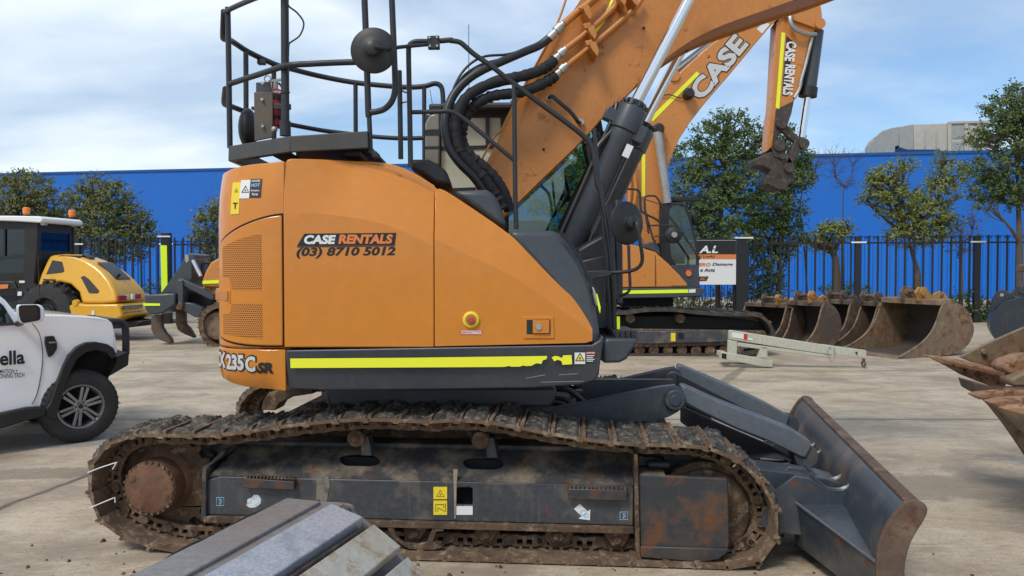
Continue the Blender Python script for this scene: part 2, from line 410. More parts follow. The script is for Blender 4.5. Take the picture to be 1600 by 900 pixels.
M['slate'] = paint('dark_blue_grey_paint', (.022, .030, .040), .38, dirt=.1, bump=.1)
M['fence'] = flatmat('black_fence_paint', (.010, .010, .012), .45)
M['duct'] = paint('beige_duct', (.45, .41, .31), .6, dirt=.15, dcol=(.3, .28, .22), bump=.05, streak=.1, sc_=.8)
M['ductg'] = paint('grey_duct', (.33, .32, .27), .5, metal=.2, dirt=.15, dcol=(.24, .24, .2), bump=.05, sc_=.8)
M['soil'] = paint('soil', (.11, .085, .055), .9, dirt=.4, bump=.5)
M['bark'] = paint('bark', (.085, .062, .045), .9, dirt=.4, dcol=(.12, .10, .08), bump=.9, sc_=5)
def glassmat(name, tint, tr=.55, rough=.03):
    t = NT(name); t.t.nodes.remove(t.b); o = t.t.nodes['Material Output']
    g = t.n('ShaderNodeBsdfGlossy'); g.inputs['Roughness'].default_value = rough; g.inputs[0].default_value = (.9, .95, .95, 1)
    a = t.n('ShaderNodeBsdfTransparent'); a.inputs[0].default_value = (*tint, 1)
    f = t.n('ShaderNodeFresnel'); f.inputs[0].default_value = 1.5
    fa = t.math('ADD', f.outputs[0], 1 - tr - .04 if tr < .96 else 0, True)
    m = t.n('ShaderNodeMixShader'); t.l(fa, m.inputs[0]); t.l(a.outputs[0], m.inputs[1]); t.l(g.outputs[0], m.inputs[2]); t.l(m.outputs[0], o.inputs[0]); return t.m
M['glass'] = glassmat('cab_glass', (.50, .66, .55), .92)
M['glassr'] = glassmat('smoky_glass', (.80, .84, .78), .88, .04)
M['sky_pane'] = paint('painted_sky_pane', (.46, .49, .39), .22, dirt=.5, dcol=(.28, .31, .22), bump=0, sc_=1.2, fine=.02)  # opaque pale colour stands in for sky reflected in the cab windows
M['corner_sky'] = paint('painted_corner_reflection', (.20, .20, .165), .18, dirt=.4, dcol=(.12, .12, .09), bump=0, sc_=1.5, fine=.02)  # tone painted for the pale reflections on the dark glossy cab corner
M['hitch'] = mudmat('dark_greasy_steel', (.028, .022, .018), (.06, .045, .035), (.12, .085, .06), 4, .4, .01, .65)
M['glassd'] = glassmat('tinted_glass', (.10, .13, .13), .93)
M['glass2'] = glassmat('clear_green_glass', (.42, .52, .46), .93)
M['darkglass'] = flatmat('dark_mirror', (.03, .035, .04), .12)
M['mirrorg'] = flatmat('mirror_glass', (.6, .62, .65), .03, 1.0)
def rimmat():
    t = NT('alloy_rim'); t.set(Base_Color=(.33, .34, .35), Metallic=.8, Roughness=.35); return t.m
M['rim'] = rimmat()
# grille: round punched holes
def grillemat():
    t = NT('perforated_orange'); s = t.n('ShaderNodeSeparateXYZ'); t.l(t.tc.outputs['UV'], s.inputs[0])
    P = 1 / .0135
    yy = t.math('MULTIPLY', s.outputs[1], P); row = t.math('FLOOR', yy)
    odd = t.math('MULTIPLY', t.math('MODULO', row, 2.0), .5)
    xx = t.math('ADD', t.math('MULTIPLY', s.outputs[0], P), odd)
    fx = t.math('SUBTRACT', t.math('FRACT', xx), .5); fy = t.math('SUBTRACT', t.math('FRACT', yy), .5)
    d = t.math('SQRT', t.math('ADD', t.math('MULTIPLY', fx, fx), t.math('MULTIPLY', fy, fy)))
    m = t.ramp(d, .36, .30)
    t.set(Base_Color=t.mix(m, ORANGE, (.03, .015, .01)), Roughness=.45); return t.m
M['grille'] = grillemat()
# ================================================================ SETTING
def groundmat():
    t = NT('yard_concrete'); s = t.n('ShaderNodeSeparateXYZ'); t.l(t.co, s.inputs[0])
    base = t.mix(t.ramp(t.noise(.35, None, 7, .62), .38, .62), (.33, .275, .205), (.47, .405, .32))
    base = t.mix(t.ramp(t.noise(1.4, t.map((.8, 1, 1)), 9, .75), .42, .60), base, (.55, .49, .40))
    # long dusty tyre drags across the yard
    dr = t.noise(1.0, t.map((.5, 2.4, 1), rot=(0, 0, R(4))), 8, .68, .4)
    base = t.mix(t.ramp(dr, .54, .72, 0, .45), base, (.66, .60, .50))
    dr2 = t.noise(1.0, t.map((.6, 1.6, 1), (9, 2, 0), rot=(0, 0, R(-7))), 8, .7, .3)
    base = t.mix(t.ramp(dr2, .55, .72, 0, .5), base, (.20, .16, .115))
    dr3 = t.noise(1.0, t.map((.16, 6.5, 1), (2, 7, 0), rot=(0, 0, R(2))), 6, .6, .2)
    base = t.mix(t.ramp(dr3, .60, .72, 0, .3), base, (.26, .225, .18))
    base = t.mix(t.ramp(t.noise(.55, t.map(loc=(4, 9, 0)), 5, .55), .54, .66, 0, .5), base, (.235, .20, .16))
    # gravelly grain
    base = t.mix(t.ramp(t.noise(45, None, 3, .7), .35, .68, 0, .45), base, (.17, .14, .10))
    base = t.mix(t.ramp(t.noise(9, t.map((.6, 1.5, 1), (3, 5, 0)), 9, .75), .52, .66, 0, .6), base, (.215, .175, .13))
    base = t.mix(t.ramp(t.noise(5, t.map((.35, 2.6, 1), (8, 1, 0)), 9, .78), .55, .66, 0, .55), base, (.62, .575, .49))
    wht = t.ramp(t.noise(7, t.map((.5, 1.6, 1), (1, 1, 1)), 8, .75), .60, .70, 0, .5)
    wht = t.math('MULTIPLY', wht, t.ramp(t.noise(.4, t.map(loc=(7, 2, 0)), 3), .48, .6))
    base = t.mix(wht, base, (.66, .63, .57))
    # tyre lug prints
    # expansion joints
    wob = t.ramp(t.noise(1.2, None, 4), 0, 1, -.08, .08)
    def line(expr, wdt, amt):
        global _b
        m = t.ramp(t.math('ABSOLUTE', expr), wdt, wdt * .4, 0, amt)
        return m
    X, Y = s.outputs[0], s.outputs[1]
    Yw = t.math('ADD', Y, t.math('MULTIPLY', wob, .25))
    for y0, sl in ((10.15, .0), (14.9, .005), (20.2, 0)):
        e = t.math('SUBTRACT', t.math('SUBTRACT', Yw, y0), t.math('MULTIPLY', X, sl))
        base = t.mix(line(e, .035, .85), base, (.07, .06, .05))
        base = t.mix(t.ramp(t.math('ABSOLUTE', e), .16, .02, 0, .22), base, (.16, .13, .10))
    # cracked joint on the left
    e = t.math('SUBTRACT', t.math('ADD', X, t.math('MULTIPLY', wob, 1.2)), t.math('ADD', t.math('MULTIPLY', Y, .16), -5.17))
    msk = t.ramp(Y, 7.9, 7.6)
    base = t.mix(t.math('MULTIPLY', t.ramp(t.math('ABSOLUTE', e), .05, .015), msk), base, (.06, .055, .045))
    base = t.mix(t.math('MULTIPLY', t.ramp(t.math('ABSOLUTE', e), .25, .03, 0, .35), msk), base, (.14, .12, .10))
    # oil and water stains on the slab
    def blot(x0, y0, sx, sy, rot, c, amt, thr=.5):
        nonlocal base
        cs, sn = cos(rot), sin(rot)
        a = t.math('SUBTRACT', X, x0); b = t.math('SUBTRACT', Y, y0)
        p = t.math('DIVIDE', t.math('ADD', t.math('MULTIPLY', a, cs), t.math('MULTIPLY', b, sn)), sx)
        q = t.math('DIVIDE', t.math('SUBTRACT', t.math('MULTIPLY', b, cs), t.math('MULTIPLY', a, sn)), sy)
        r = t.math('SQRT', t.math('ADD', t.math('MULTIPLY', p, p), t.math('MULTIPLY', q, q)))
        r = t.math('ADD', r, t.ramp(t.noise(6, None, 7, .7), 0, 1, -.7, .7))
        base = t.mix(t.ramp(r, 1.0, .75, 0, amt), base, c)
    g = onground(1265, 810); blot(g.x - .02, g.y + .1, .10, .75, R(4), (.07, .06, .05), .85)
    g = onground(1275, 870); blot(g.x, g.y, .28, .14, R(0), (.08, .07, .055), .7)
    g = onground(1205, 810); blot(g.x, g.y, .12, .3, R(0), (.11, .09, .07), .6)
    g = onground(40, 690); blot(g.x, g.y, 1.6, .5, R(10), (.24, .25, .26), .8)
    g = onground(60, 740); blot(g.x, g.y, .9, .25, R(5), (.12, .10, .08), .55)
    g = onground(1140, 590); blot(g.x, g.y, .12, 2.0, R(-25), (.14, .12, .09), .7)
    g = onground(1450, 760); blot(g.x, g.y, 1.5, .45, R(0), (.21, .185, .15), .7)
    damp = t.noise(.8, t.map((.8, 1.3, 1), (12, 3, 0)), 9, .68, .5)
    base = t.mix(t.ramp(damp, .50, .60, 0, .60), base, (.225, .19, .15))
    fine_ = t.noise(14, t.map((.7, 1.8, 1), (2, 2, 0)), 9, .8)
    base = t.mix(t.ramp(fine_, .56, .64, 0, .5), base, (.14, .115, .085))
    base = t.mix(t.ramp(fine_, .42, .35, 0, .35), base, (.66, .62, .54))
    base = t.mix(1.0, base, (1.03, .95, .85), 'MULTIPLY')
    t.set(Base_Color=base, Roughness=t.ramp(t.noise(2, None, 5), .3, .7, .62, .92))
    hb = t.math('ADD', t.math('MULTIPLY', t.noise(30, None, 6, .7), .5), t.math('MULTIPLY', t.noise(3, None, 5), 1.0))
    t.bump(hb, .35, .03)
    return t.m
gb = MB(); N = 60
gb.av((-400, -200, 0)); gb.av((400, -200, 0)); gb.av((400, 900, 0)); gb.av((-400, 900, 0)); gb.af((0, 1, 2, 3))
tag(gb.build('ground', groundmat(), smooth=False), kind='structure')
cb_ = MB(); rc_ = random.Random(5)
for k in range(260):
    if k < 170: x, y = rc_.uniform(-3.4, 2.2), 5.1 + rc_.gauss(0, .35) + rc_.choice((0, 0, 2.6)) - .06 * 0
    elif k < 205: x, y = rc_.uniform(1.6, 3.6), rc_.uniform(4.6, 8)
    else: x, y = rc_.uniform(-9, 13), rc_.uniform(7, 24)
    r_ = abs(rc_.gauss(0, .008)) + .004
    c_ = Vector((x, y, r_ * .3)); ids = [cb_.av(c_ + Vector((cos(a) * r_ * rc_.uniform(.7, 1.3), sin(a) * r_ * rc_.uniform(.7, 1.3), -r_ * .3))) for a in (0, 1.2, 2.5, 3.8, 5)]
    tp_ = [cb_.av(c_ + Vector((cos(a + .3) * r_ * rc_.uniform(.4, .8), sin(a + .3) * r_ * rc_.uniform(.4, .8), r_ * rc_.uniform(.3, .8)))) for a in (0, 1.2, 2.5, 3.8, 5)]
    for q in range(5): cb_.af((ids[q], ids[(q + 1) % 5], tp_[(q + 1) % 5], tp_[q]))
    cb_.af(tp_)
tag(cb_.build('mud_crumbs', M['mudmetal'], smooth=False), 'small dry mud crumbs fallen on the concrete around the tracks', 'mud', kind='stuff')
FY = 29.5                                        # the boundary fence
# verge behind the fence with a footpath
vb = MB(); vb.box((-60, FY + .6, .0), (60, FY + 9, .10)); tag(vb.build('verge', M['soil'], smooth=False), kind='structure')
pv = MB(); pv.box((4.5, FY + .35, .0), (40, FY + 2.6, .12)); tag(pv.build('footpath', M['kerb'], smooth=False), kind='structure')
kb = MB(); kb.box((-60, FY - .15, 0), (-6.5, FY + .15, .30)); kb.box((-60, FY - 1.6, 0), (-6.5, FY - 1.35, .14))
tag(kb.build('kerb', M['kerb'], bevel=.02), kind='structure')

# ---------------------------------------------------------------- blue warehouse
def bluemat(name, c):
    t = NT(name)
    n = t.ramp(t.noise(.12, t.map((1, 1, .4)), 4), .3, .7); cc = t.mix(n, c, tuple(x * 1.12 for x in c))
    t.set(Base_Color=cc, Roughness=.48); return t.m
def wallY(qx): return 7.05 * FPX / (138 + 42 * qx / 1600.0) if False else 62.0 - 13.0 * qx / 1600.0
pL, pR = at(-250, 300, 63.0), at(1900, 300, 46.5)
yaw = atan2(pR.y - pL.y, pR.x - pL.x); BF = Frame(pL.x, pL.y, yaw); BL = (pR - pL).to_2d().length
ZT = 8.95
bw = thing('warehouse', 'long plain blue warehouse behind the boundary fence', 'building', tuple(BF.o))
b = MB(BF); b.box((0, .25, 0), (BL, 14, ZT - .05)); b.build('wall', bluemat('blue_cladding', (.002, .105, .42)), bw, smooth=False)
b = MB(BF); b.box((0, 0, 3.9), (BL, .24, ZT)); b.build('fascia_panel', bluemat('blue_fascia', (.002, .118, .47)), bw, smooth=False)
b = MB(BF); b.box((-.1, -.08, ZT), (BL + .1, .32, ZT + .16)); b.build('parapet_cap', bluemat('blue_cap', (.003, .07, .26)), bw, smooth=False)
b = MB(BF); prof = []
u = 0.0
while u < BL:
    prof += [(u, .12), (u + .28, .12), (u + .34, .02), (u + .44, .02), (u + .5, .12)]; u += .5
I = [[b.av((p[0], p[1], z)) for z in (0, 3.88)] for p in prof]
for k in range(len(I) - 1): b.af((I[k][0], I[k + 1][0], I[k + 1][1], I[k][1]))
b.build('ribbed_cladding', bluemat('blue_ribs', (.003, .135, .52)), bw, smooth=False, clean=False)
# roof duct
def PT(c, x, y, Y): return at(*px(c, x, y), Y)
DY = 56.0; DF = Frame(at(1440, 240, DY).x, DY, R(-14))
dt = thing('roof_duct', 'beige air duct with a grey curved elbow on the roof of the blue warehouse', 'duct', (DF.o.x, DF.o.y, 0))
el = [(405, 348), (405, 310), (418, 285), (445, 262), (480, 250), (512, 245), (512, 318), (497, 322), (497, 355), (405, 355)]
b = MB(DF); b.prism(DF.uz('l', el), 0, 2.6); b.build('elbow', M['ductg'], dt, bevel=.03)
b = MB(DF); b.prism(DF.uz('l', [(512, 245), (570, 235), (570, 335), (545, 335), (512, 325)]), .02, 2.58); b.build('duct_joint', M['ductg'], dt, bevel=.03)
b = MB(DF); b.prism(DF.uz('l', [(570, 236), (700, 232), (700, 345), (695, 355), (665, 335), (570, 335)]), .0, 2.6)
for x in (610, 655): b.prism(DF.uz('l', [(x, 240), (x + 5, 240), (x + 5, 330), (x, 330)]), -.06, .1)
b.build('duct_run', M['duct'], dt, bevel=.03)
b = MB(DF); b.prism(DF.uz('l', [(700, 230), (860, 226), (860, 356), (700, 356)]), -.1, 2.8); b.build('plenum_box', M['duct'], dt, bevel=.03)
b = MB(DF)
for x0 in (700, 765, 815): b.prism(DF.uz('l', [(x0, 229), (x0 + 14, 229), (x0 + 14, 356), (x0, 356)]), -.2, -.08)
b.prism(DF.uz('l', [(700, 226), (862, 222), (862, 232), (700, 236)]), -.22, -.05); b.build('plenum_frame', M['duct'], dt, bevel=.02)
b = MB(DF); b.prism(DF.uz('l', [(720, 243), (763, 243), (763, 292), (720, 292)]), -.14, -.09); b.prism(DF.uz('l', [(720, 306), (763, 306), (763, 345), (720, 345)]), -.14, -.09)
b.build('louvre', M['ductg'], dt)

# ---------------------------------------------------------------- fences
def fence_run(label, x0, x1, y0, y1, zt, posts, capped=True):
    L = sqrt((x1 - x0) ** 2 + (y1 - y0) ** 2); F = Frame(x0, y0, atan2(y1 - y0, x1 - x0))
    t = thing('security_fence', label, 'fence', (x0, y0, 0), 'runs of the black boundary fence')
    b = MB(F); n = int(L / .305)
    for k in range(n):
        u = (k + .5) * L / n; b.box((u - .029, -.028, .12), (u + .029, .02, zt))
    b.build('picket_panel', M['fence'], t, smooth=False)
    for z in (zt - .26, .35):
        b = MB(F); b.box((0, .021, z - .03), (L, .06, z + .03)); b.build('rail', M['fence'], t, smooth=False)
    for pxx in posts:
        q = (x0 + x1) / 2
        # intersection of the pixel column with the run
        r = ray(pxx, 430); k = (F.o - Vector((0, 0, CH))).dot(F.v) / r.dot(F.v); u = (Vector((0, 0, CH)) + r * k - F.o).dot(F.u)
        b = MB(F); b.box((u - .10, -.09, 0), (u + .10, .10, zt - .02)); po = b.build('post', M['fence'], t, bevel=.008)
        if capped:
            b = MB(F); b.box((u - .26, -.125, zt - .27), (u + .26, -.095, zt - .215)); b.build('rail_bracket', M['lblwht'], po, smooth=False)
    return t
a0, a1 = at(-60, 430, FY), at(450, 430, FY)
fence_run('black picket fence behind the yellow roller and the ripper', a0.x, a1.x, FY, FY, 3.06, (122, 262))
c0, c1 = at(1158, 430, 29.3), at(1700, 430, 27.6)
fence_run('black picket fence behind the row of buckets', c0.x, c1.x, 29.3, 27.6, 3.10, (1340, 1526))
g0, g1 = at(900, 430, 29.9), at(1150, 430, 29.2)
GF = Frame(g0.x, g0.y, atan2(g1.y - g0.y, g1.x - g0.x)); GL = (g1 - g0).to_2d().length
gt = thing('sliding_gate', 'black sliding yard gate carrying the white notice board', 'gate', (g0.x, g0.y, 0))
b = MB(GF); n = int(GL / .2)
for k in range(n): u = (k + .5) * GL / n; b.box((u - .015, -.015, .36), (u + .015, .015, 2.95))
b.build('gate_bars', M['fence'], gt, smooth=False)
b = MB(GF); b.box((0, -.04, 2.95), (GL, .04, 3.03)); b.box((0, -.04, .28), (GL, .04, .36)); b.box((GL - .08, -.04, .37), (GL, .04, 2.94)); b.build('gate_frame', M['fence'], gt, smooth=False)
gp = at(1161, 430, 29.2)
gps = thing('gate_post', 'thick black gate post at the end of the bucket fence', 'post', (gp.x, gp.y, 0))
b = MB(Frame(gp.x, gp.y, 0)); b.box((-.30, -.2, 0), (.16, .2, 3.0)); b.build('column', M['fence'], gps, bevel=.02)
b = MB(Frame(gp.x, gp.y, 0)); b.box((-.34, -.24, 3.0), (.30, .24, 3.06)); b.build('cap', M['lblwht'], gps, bevel=.01)
# notice board
sg = at(1100, 410, 28.95); SF = Frame(sg.x, 28.95, R(2))
sn = thing('notice_board', 'white notice board with a black header fixed to the gate beside the second excavator', 'sign', (SF.o.x, SF.o.y, 0))
q = SF.uz('k', [(430, 270), (704, 268), (704, 463), (430, 463)])
x0, x1, zt, zb = q[0][0], q[1][0], q[1][1], q[2][1]
b = MB(SF); b.box((x0, 0, zb), (x1, .05, zt)); b.build('panel', M['lblwht'], sn, bevel=.005)
hz = SF.uz('k', [(700, 330), (700, 350)]); z1, z2 = hz[0][1], hz[1][1]
b = MB(SF); b.box((x0 + .01, -.012, z1), (x1 - .01, -.002, zt - .01)); b.build('header', M['lblblk'], sn, smooth=False)
b = MB(SF); b.box((x0 + .01, -.012, z2), (x1 - .01, -.002, z1 - .003)); b.build('orange_band', M['lblora'], sn, smooth=False)
def sgn(mb, txt, X0, Y0, X1, Y1, **k):
    (ua, za), (ub, zb_) = SF.uz('k', [(X0, Y1), (X1, Y0)])
    mb.text(txt, lambda x, y: (ua + x, -.016, za + y), ub - ua, zb_ - za, **k)
# only the last letters of the header show beside the machine
b = MB(SF); sgn(b, 'A.L', 540, 292, 624, 325, bold=.03, shear=.25); b.build('header_lettering', M['whitepl'], sn, smooth=False)
for tx, box in (('d Look)', (540, 333, 608, 347)), ('Damage', (598, 367, 688, 383)), ('e Acts', (545, 391, 610, 406))):
    b = MB(SF); sgn(b, tx, *box, bold=.02, shear=.25); b.build('lettering', M['lblblk'], sn, smooth=False)
b = MB(SF); sgn(b, 'ZERO', 518, 367, 590, 382, bold=.03, shear=.25); b.build('orange_lettering', M['lblora'], sn, smooth=False)
b = MB(SF); b.prism(SF.uz('k', [(500, 447), (510, 427), (582, 427), (572, 447)]), -.012, -.002); b.build('logo_block', M['lblblk'], sn, smooth=False)
b = MB(SF); sgn(b, 'IC', 545, 431, 572, 443, bold=.03, shear=.2); b.build('logo_lettering', M['lblora'], sn, smooth=False)

# high-vis bollard
bo = at(257, 430, 27.5); HF = Frame(bo.x, 27.5, 0)
ho = thing('safety_post', 'black post wrapped in a tall fluorescent yellow sleeve behind the ripper', 'post', (bo.x, 27.5, 0))
b = MB(HF); b.box((-.12, 0, 0), (.17, .25, 3.15)); b.build('core', M['fence'], ho, bevel=.01)
b = MB(HF); q = HF.uz('p', [(230, 104), (275, 106), (280, 440), (238, 440)]); b.prism(q, -.03, -.005); b.build('yellow_sleeve', M['fluoro'], ho, smooth=False)
b = MB(HF); b.box((-.22, -.04, 3.0), (.22, -.005, 3.05)); b.build('white_band', M['lblwht'], ho, smooth=False)

# ---------------------------------------------------------------- trees and plants
def leafmat(name, c0, c1, c2):
    t = NT(name)
    g = t.n('ShaderNodeNewGeometry'); r = g.outputs['Random Per Island']
    a = t.mix(r, c0, c1); b_ = t.mix(t.ramp(t.noise(1.1, None, 3), .45, .68), a, c2)
    t.set(Base_Color=b_, Roughness=.6); t.b.inputs['Specular IOR Level'].default_value = .3
    tr = t.n('ShaderNodeBsdfTranslucent'); t.l(b_, tr.inputs[0]); ms = t.n('ShaderNodeMixShader'); ms.inputs[0].default_value = .25
    o = t.t.nodes['Material Output']; t.l(t.b.outputs[0], ms.inputs[1]); t.l(tr.outputs[0], ms.inputs[2]); t.l(ms.outputs[0], o.inputs[0]); return t.m
M['leaf_olive'] = leafmat('olive_leaves', (.10, .125, .036), (.20, .205, .07), (.22, .22, .085))
M['leaf_dark'] = leafmat('dark_leaves', (.055, .095, .026), (.125, .18, .052), (.16, .20, .065))
M['leaf_pale'] = leafmat('light_leaves', (.13, .17, .036), (.25, .28, .07), (.27, .30, .10))  # lighter yellow-green foliage colours
M['leaf_hedge'] = leafmat('hedge_leaves', (.045, .085, .018), (.10, .16, .035), (.16, .20, .05))
M['leaf_rust'] = leafmat('reddish_leaves', (.16, .07, .05), (.22, .12, .08), (.12, .11, .05))
def leafcloud(mb, c, rad, n, size, rnd, hollow=.35, clump=None):
    """leaf-shaped faces in small sprays spread through an ellipsoid"""
    k = 0
    sprays = max(4, n // 9)
    for _ in range(sprays):
        while True:
            d = Vector((rnd.uniform(-1, 1), rnd.uniform(-1, 1), rnd.uniform(-1, 1)))
            if .05 < d.length <= 1: break
        f = d.length; d = d / f * (hollow + (1 - hollow) * f ** .6)
        rg = 1 + .30 * noise.noise(Vector((d.x * 2.1 + c[0], d.y * 2.1 + c[1], d.z * 2.1)) * 1.3)
        p = Vector(c) + Vector((d.x * rad[0], d.y * rad[1], d.z * rad[2])) * rg
        ax = (d + Vector((rnd.gauss(0, .6), rnd.gauss(0, .6), rnd.gauss(0, .5) + .15))).normalized()
        ln = size * rnd.uniform(1.5, 3.4)
        for q in range(9):
            t_ = q / 8.0; b0 = p + ax * ln * t_
            o = Vector((rnd.gauss(0, 1), rnd.gauss(0, 1), rnd.gauss(0, .8) - .1)).normalized()
            sd = o.cross(ax)
            if sd.length < .05: sd = o.orthogonal()
            sd = sd.normalized() * size * .26; L = size * rnd.uniform(.7, 1.3)
            a = mb.av(b0); b1 = mb.av(b0 + o * L * .5 + sd); c1 = mb.av(b0 + o * L); d1 = mb.av(b0 + o * L * .5 - sd)
            mb.af((a, b1, c1, d1))
def tree(name, label, base_px, Y, trunk, lobes, leaves, size, mat, tr=.09, seed=1, twigs=1, cat='tree', group='trees behind the boundary fence', dz=0.0, bare=0, depth=.8, trunkmat='bark'):
    """trunk: list of crop-free pixel points; lobes: (px, py, rx, ry) in photo pixels"""
    rnd = random.Random(seed); k = Y / FPX; lobes = [(l[0], l[1] + (11 if seed in (3, 4) else 3), l[2] * .88, l[3] * .88) for l in lobes]
    g = at(base_px[0], base_px[1], Y); g.z = 0.1
    t = thing(name, label, cat, tuple(g), group)
    b = MB(WORLD); n_ = len(trunk)
    tp = [Vector((g.x, g.y, 0))] + [at(x, y, Y + rnd.uniform(-.15, .15)) for x, y in trunk]
    b.tube(tp, [tr, tr * .8, tr * .62, tr * .45, tr * .3], 8, smooth=3)
    top = tp[-1]
    for li, lb in enumerate(lobes):
        c = at(lb[0], lb[1], Y); c.y += (lb[4] if len(lb) > 4 else rnd.uniform(-.4, .4))
        j = min(range(1, len(tp)), key=lambda q: (tp[q] - c).length + (2 if tp[q].z > c.z else 0)); s0 = tp[j]
        mid = s0.lerp(c, .5) + Vector((rnd.uniform(-.15, .15), rnd.uniform(-.2, .2), -.1))
        b.tube([s0, mid, c], [tr * .5, tr * .33, tr * .14], 6, smooth=4)
        for q in range(5 * twigs):
            d = Vector((rnd.gauss(0, 1), rnd.gauss(0, 1) * depth, rnd.gauss(0, .7) + .35)).normalized()
            e = c + Vector((d.x * lb[2] * k, d.y * lb[2] * k, d.z * lb[3] * k)) * .92; st = mid.lerp(c, rnd.uniform(.2, 1))
            m2 = st.lerp(e, .5) + Vector((rnd.uniform(-.1, .1), 0, rnd.uniform(-.12, .05)))
            b.tube([st, m2, e], [tr * .2, tr * .12, tr * .05], 5, smooth=3)
            if bare:
                for z in range(bare):
                    s2 = st.lerp(e, rnd.uniform(.3, .9)); d2 = (d + Vector((rnd.gauss(0, .6), rnd.gauss(0, .6), rnd.gauss(0, .5)))).normalized()
                    b.tube([s2, s2 + d2 * rnd.uniform(.25, .6)], [tr * .08, tr * .04], 4)
    b.build('trunk', M[trunkmat], t)
    if leaves:
        b = MB(WORLD); tot = sum(l[2] * l[3] for l in lobes)
        for lb in lobes:
            c = at(lb[0], lb[1], Y); c.y += (lb[4] if len(lb) > 4 else 0)
            leafcloud(b, c, (lb[2] * k, lb[2] * k * depth, lb[3] * k), int(leaves * 1.5 * lb[2] * lb[3] / tot), size * .78, rnd)
        b.build('crown', M[mat], t, smooth=False, clean=False)
    return t
tree('eucalypt_tree', 'dark bushy tree behind the roller cab at the left edge', (30, 460), 33, [(32, 400), (35, 350)],
     [(10, 300, 34, 34), (45, 285, 34, 26), (75, 310, 32, 28), (40, 330, 48, 26), (85, 338, 30, 18), (0, 335, 24, 22), (30, 268, 16, 12)], 6800, .17, 'leaf_olive', seed=3)
tree('eucalypt_tree', 'round olive green tree between the roller and the ripper', (172, 470), 32, [(172, 430), (170, 380), (165, 340)],
     [(150, 282, 26, 16), (135, 305, 32, 22), (175, 300, 34, 24), (160, 330, 50, 26), (205, 335, 32, 26), (222, 358, 24, 18), (170, 362, 58, 22), (125, 345, 26, 22), (185, 385, 40, 14), (148, 268, 8, 6), (182, 282, 12, 8)], 8600, .165, 'leaf_olive', seed=4)
tree('eucalypt_tree', 'olive tree half hidden behind the back corner of the orange excavator', (328, 470), 32, [(328, 420), (330, 380)],
     [(330, 348, 28, 24), (322, 375, 22, 16), (350, 320, 20, 18), (335, 395, 26, 14)], 2600, .165, 'leaf_olive', seed=5)
tree('eucalypt_tree', 'tall dense dark green tree beside the second excavator boom', (1122, 470), 30, [(1122, 420), (1125, 350), (1130, 260)],
     [(1140, 195, 40, 22), (1110, 215, 34, 24), (1165, 225, 44, 28), (1080, 250, 34, 30), (1135, 260, 50, 34), (1170, 290, 44, 36), (1090, 300, 44, 36), (1130, 330, 54, 40), (1075, 345, 34, 34), (1150, 372, 44, 30), (1100, 385, 44, 26), (1200, 205, 14, 12), (1130, 178, 12, 8)],
     15500, .16, 'leaf_dark', tr=.12, seed=6)
tree('eucalypt_tree', 'dark green tree behind the quick hitch of the second excavator', (1215, 480), 31, [(1216, 430), (1220, 370), (1225, 300)],
     [(1215, 210, 26, 20), (1240, 240, 26, 22), (1225, 275, 34, 30), (1250, 272, 24, 20), (1205, 320, 36, 34), (1235, 330, 26, 26), (1195, 365, 34, 30), (1225, 375, 22, 28), (1190, 235, 22, 18)],
     9500, .155, 'leaf_dark', tr=.1, seed=8)
tree('bare_tree', 'leafless grey tree in front of the blue wall right of the quick hitch', (1318, 480), 32.5, [(1318, 420), (1317, 340), (1318, 290)],
     [(1310, 262, 26, 26), (1335, 250, 24, 24), (1300, 240, 26, 20), (1328, 285, 22, 18)], 0, .1, 'leaf_olive', tr=.05, seed=9, twigs=3, bare=3)
tree('bare_tree', 'thin leafless tree rising beside the dark green trees', (1262, 480), 32.5, [(1258, 400), (1250, 320), (1262, 280)],
     [(1275, 250, 22, 16), (1265, 262, 16, 20)], 0, .1, 'leaf_olive', tr=.05, seed=10, twigs=3, bare=3)
tree('crooked_tree', 'crooked low tree with a small light green crown behind the buckets', (1306, 470), 31, [(1307, 430), (1303, 398), (1285, 388), (1262, 376)],
     [(1300, 362, 26, 13), (1284, 378, 20, 9), (1318, 352, 12, 8), (1254, 366, 10, 6)], 1500, .16, 'leaf_pale', tr=.20, seed=11, twigs=2)
tree('forked_tree', 'forked tree with an olive crown in the middle of the right fence', (1434, 470), 31, [(1434, 440), (1434, 425), (1425, 395), (1420, 370)],
     [(1388, 268, 26, 13), (1415, 256, 16, 10), (1385, 292, 32, 20), (1405, 315, 40, 24), (1440, 335, 46, 26), (1465, 300, 32, 22), (1485, 270, 32, 18), (1475, 245, 16, 9), (1430, 365, 46, 18), (1365, 275, 14, 12), (1480, 345, 18, 20), (1355, 308, 12, 8)],
     8800, .15, 'leaf_pale', tr=.15, seed=12, twigs=2)
tree('bare_tree', 'small twiggy tree between the forked tree and the right hand tree', (1503, 480), 31, [(1503, 440), (1503, 405), (1504, 380)],
     [(1508, 365, 26, 18), (1498, 385, 22, 14), (1515, 340, 14, 10)], 260, .12, 'leaf_rust', tr=.06, seed=13, twigs=3, bare=3)
tree('eucalypt_tree', 'tall dark tree cut by the right edge of the picture', (1594, 470), 26, [(1593, 380), (1591, 320), (1590, 260)],
     [(1590, 145, 22, 16), (1570, 165, 30, 20), (1590, 190, 34, 22), (1555, 200, 26, 18), (1530, 215, 18, 14), (1590, 225, 42, 20), (1550, 260, 36, 18), (1580, 280, 42, 20), (1545, 295, 28, 18), (1585, 308, 26, 12), (1620, 180, 30, 40), (1630, 260, 30, 40), (1535, 318, 14, 10)],
     11500, .135, 'leaf_dark', tr=.13, seed=14, twigs=2)
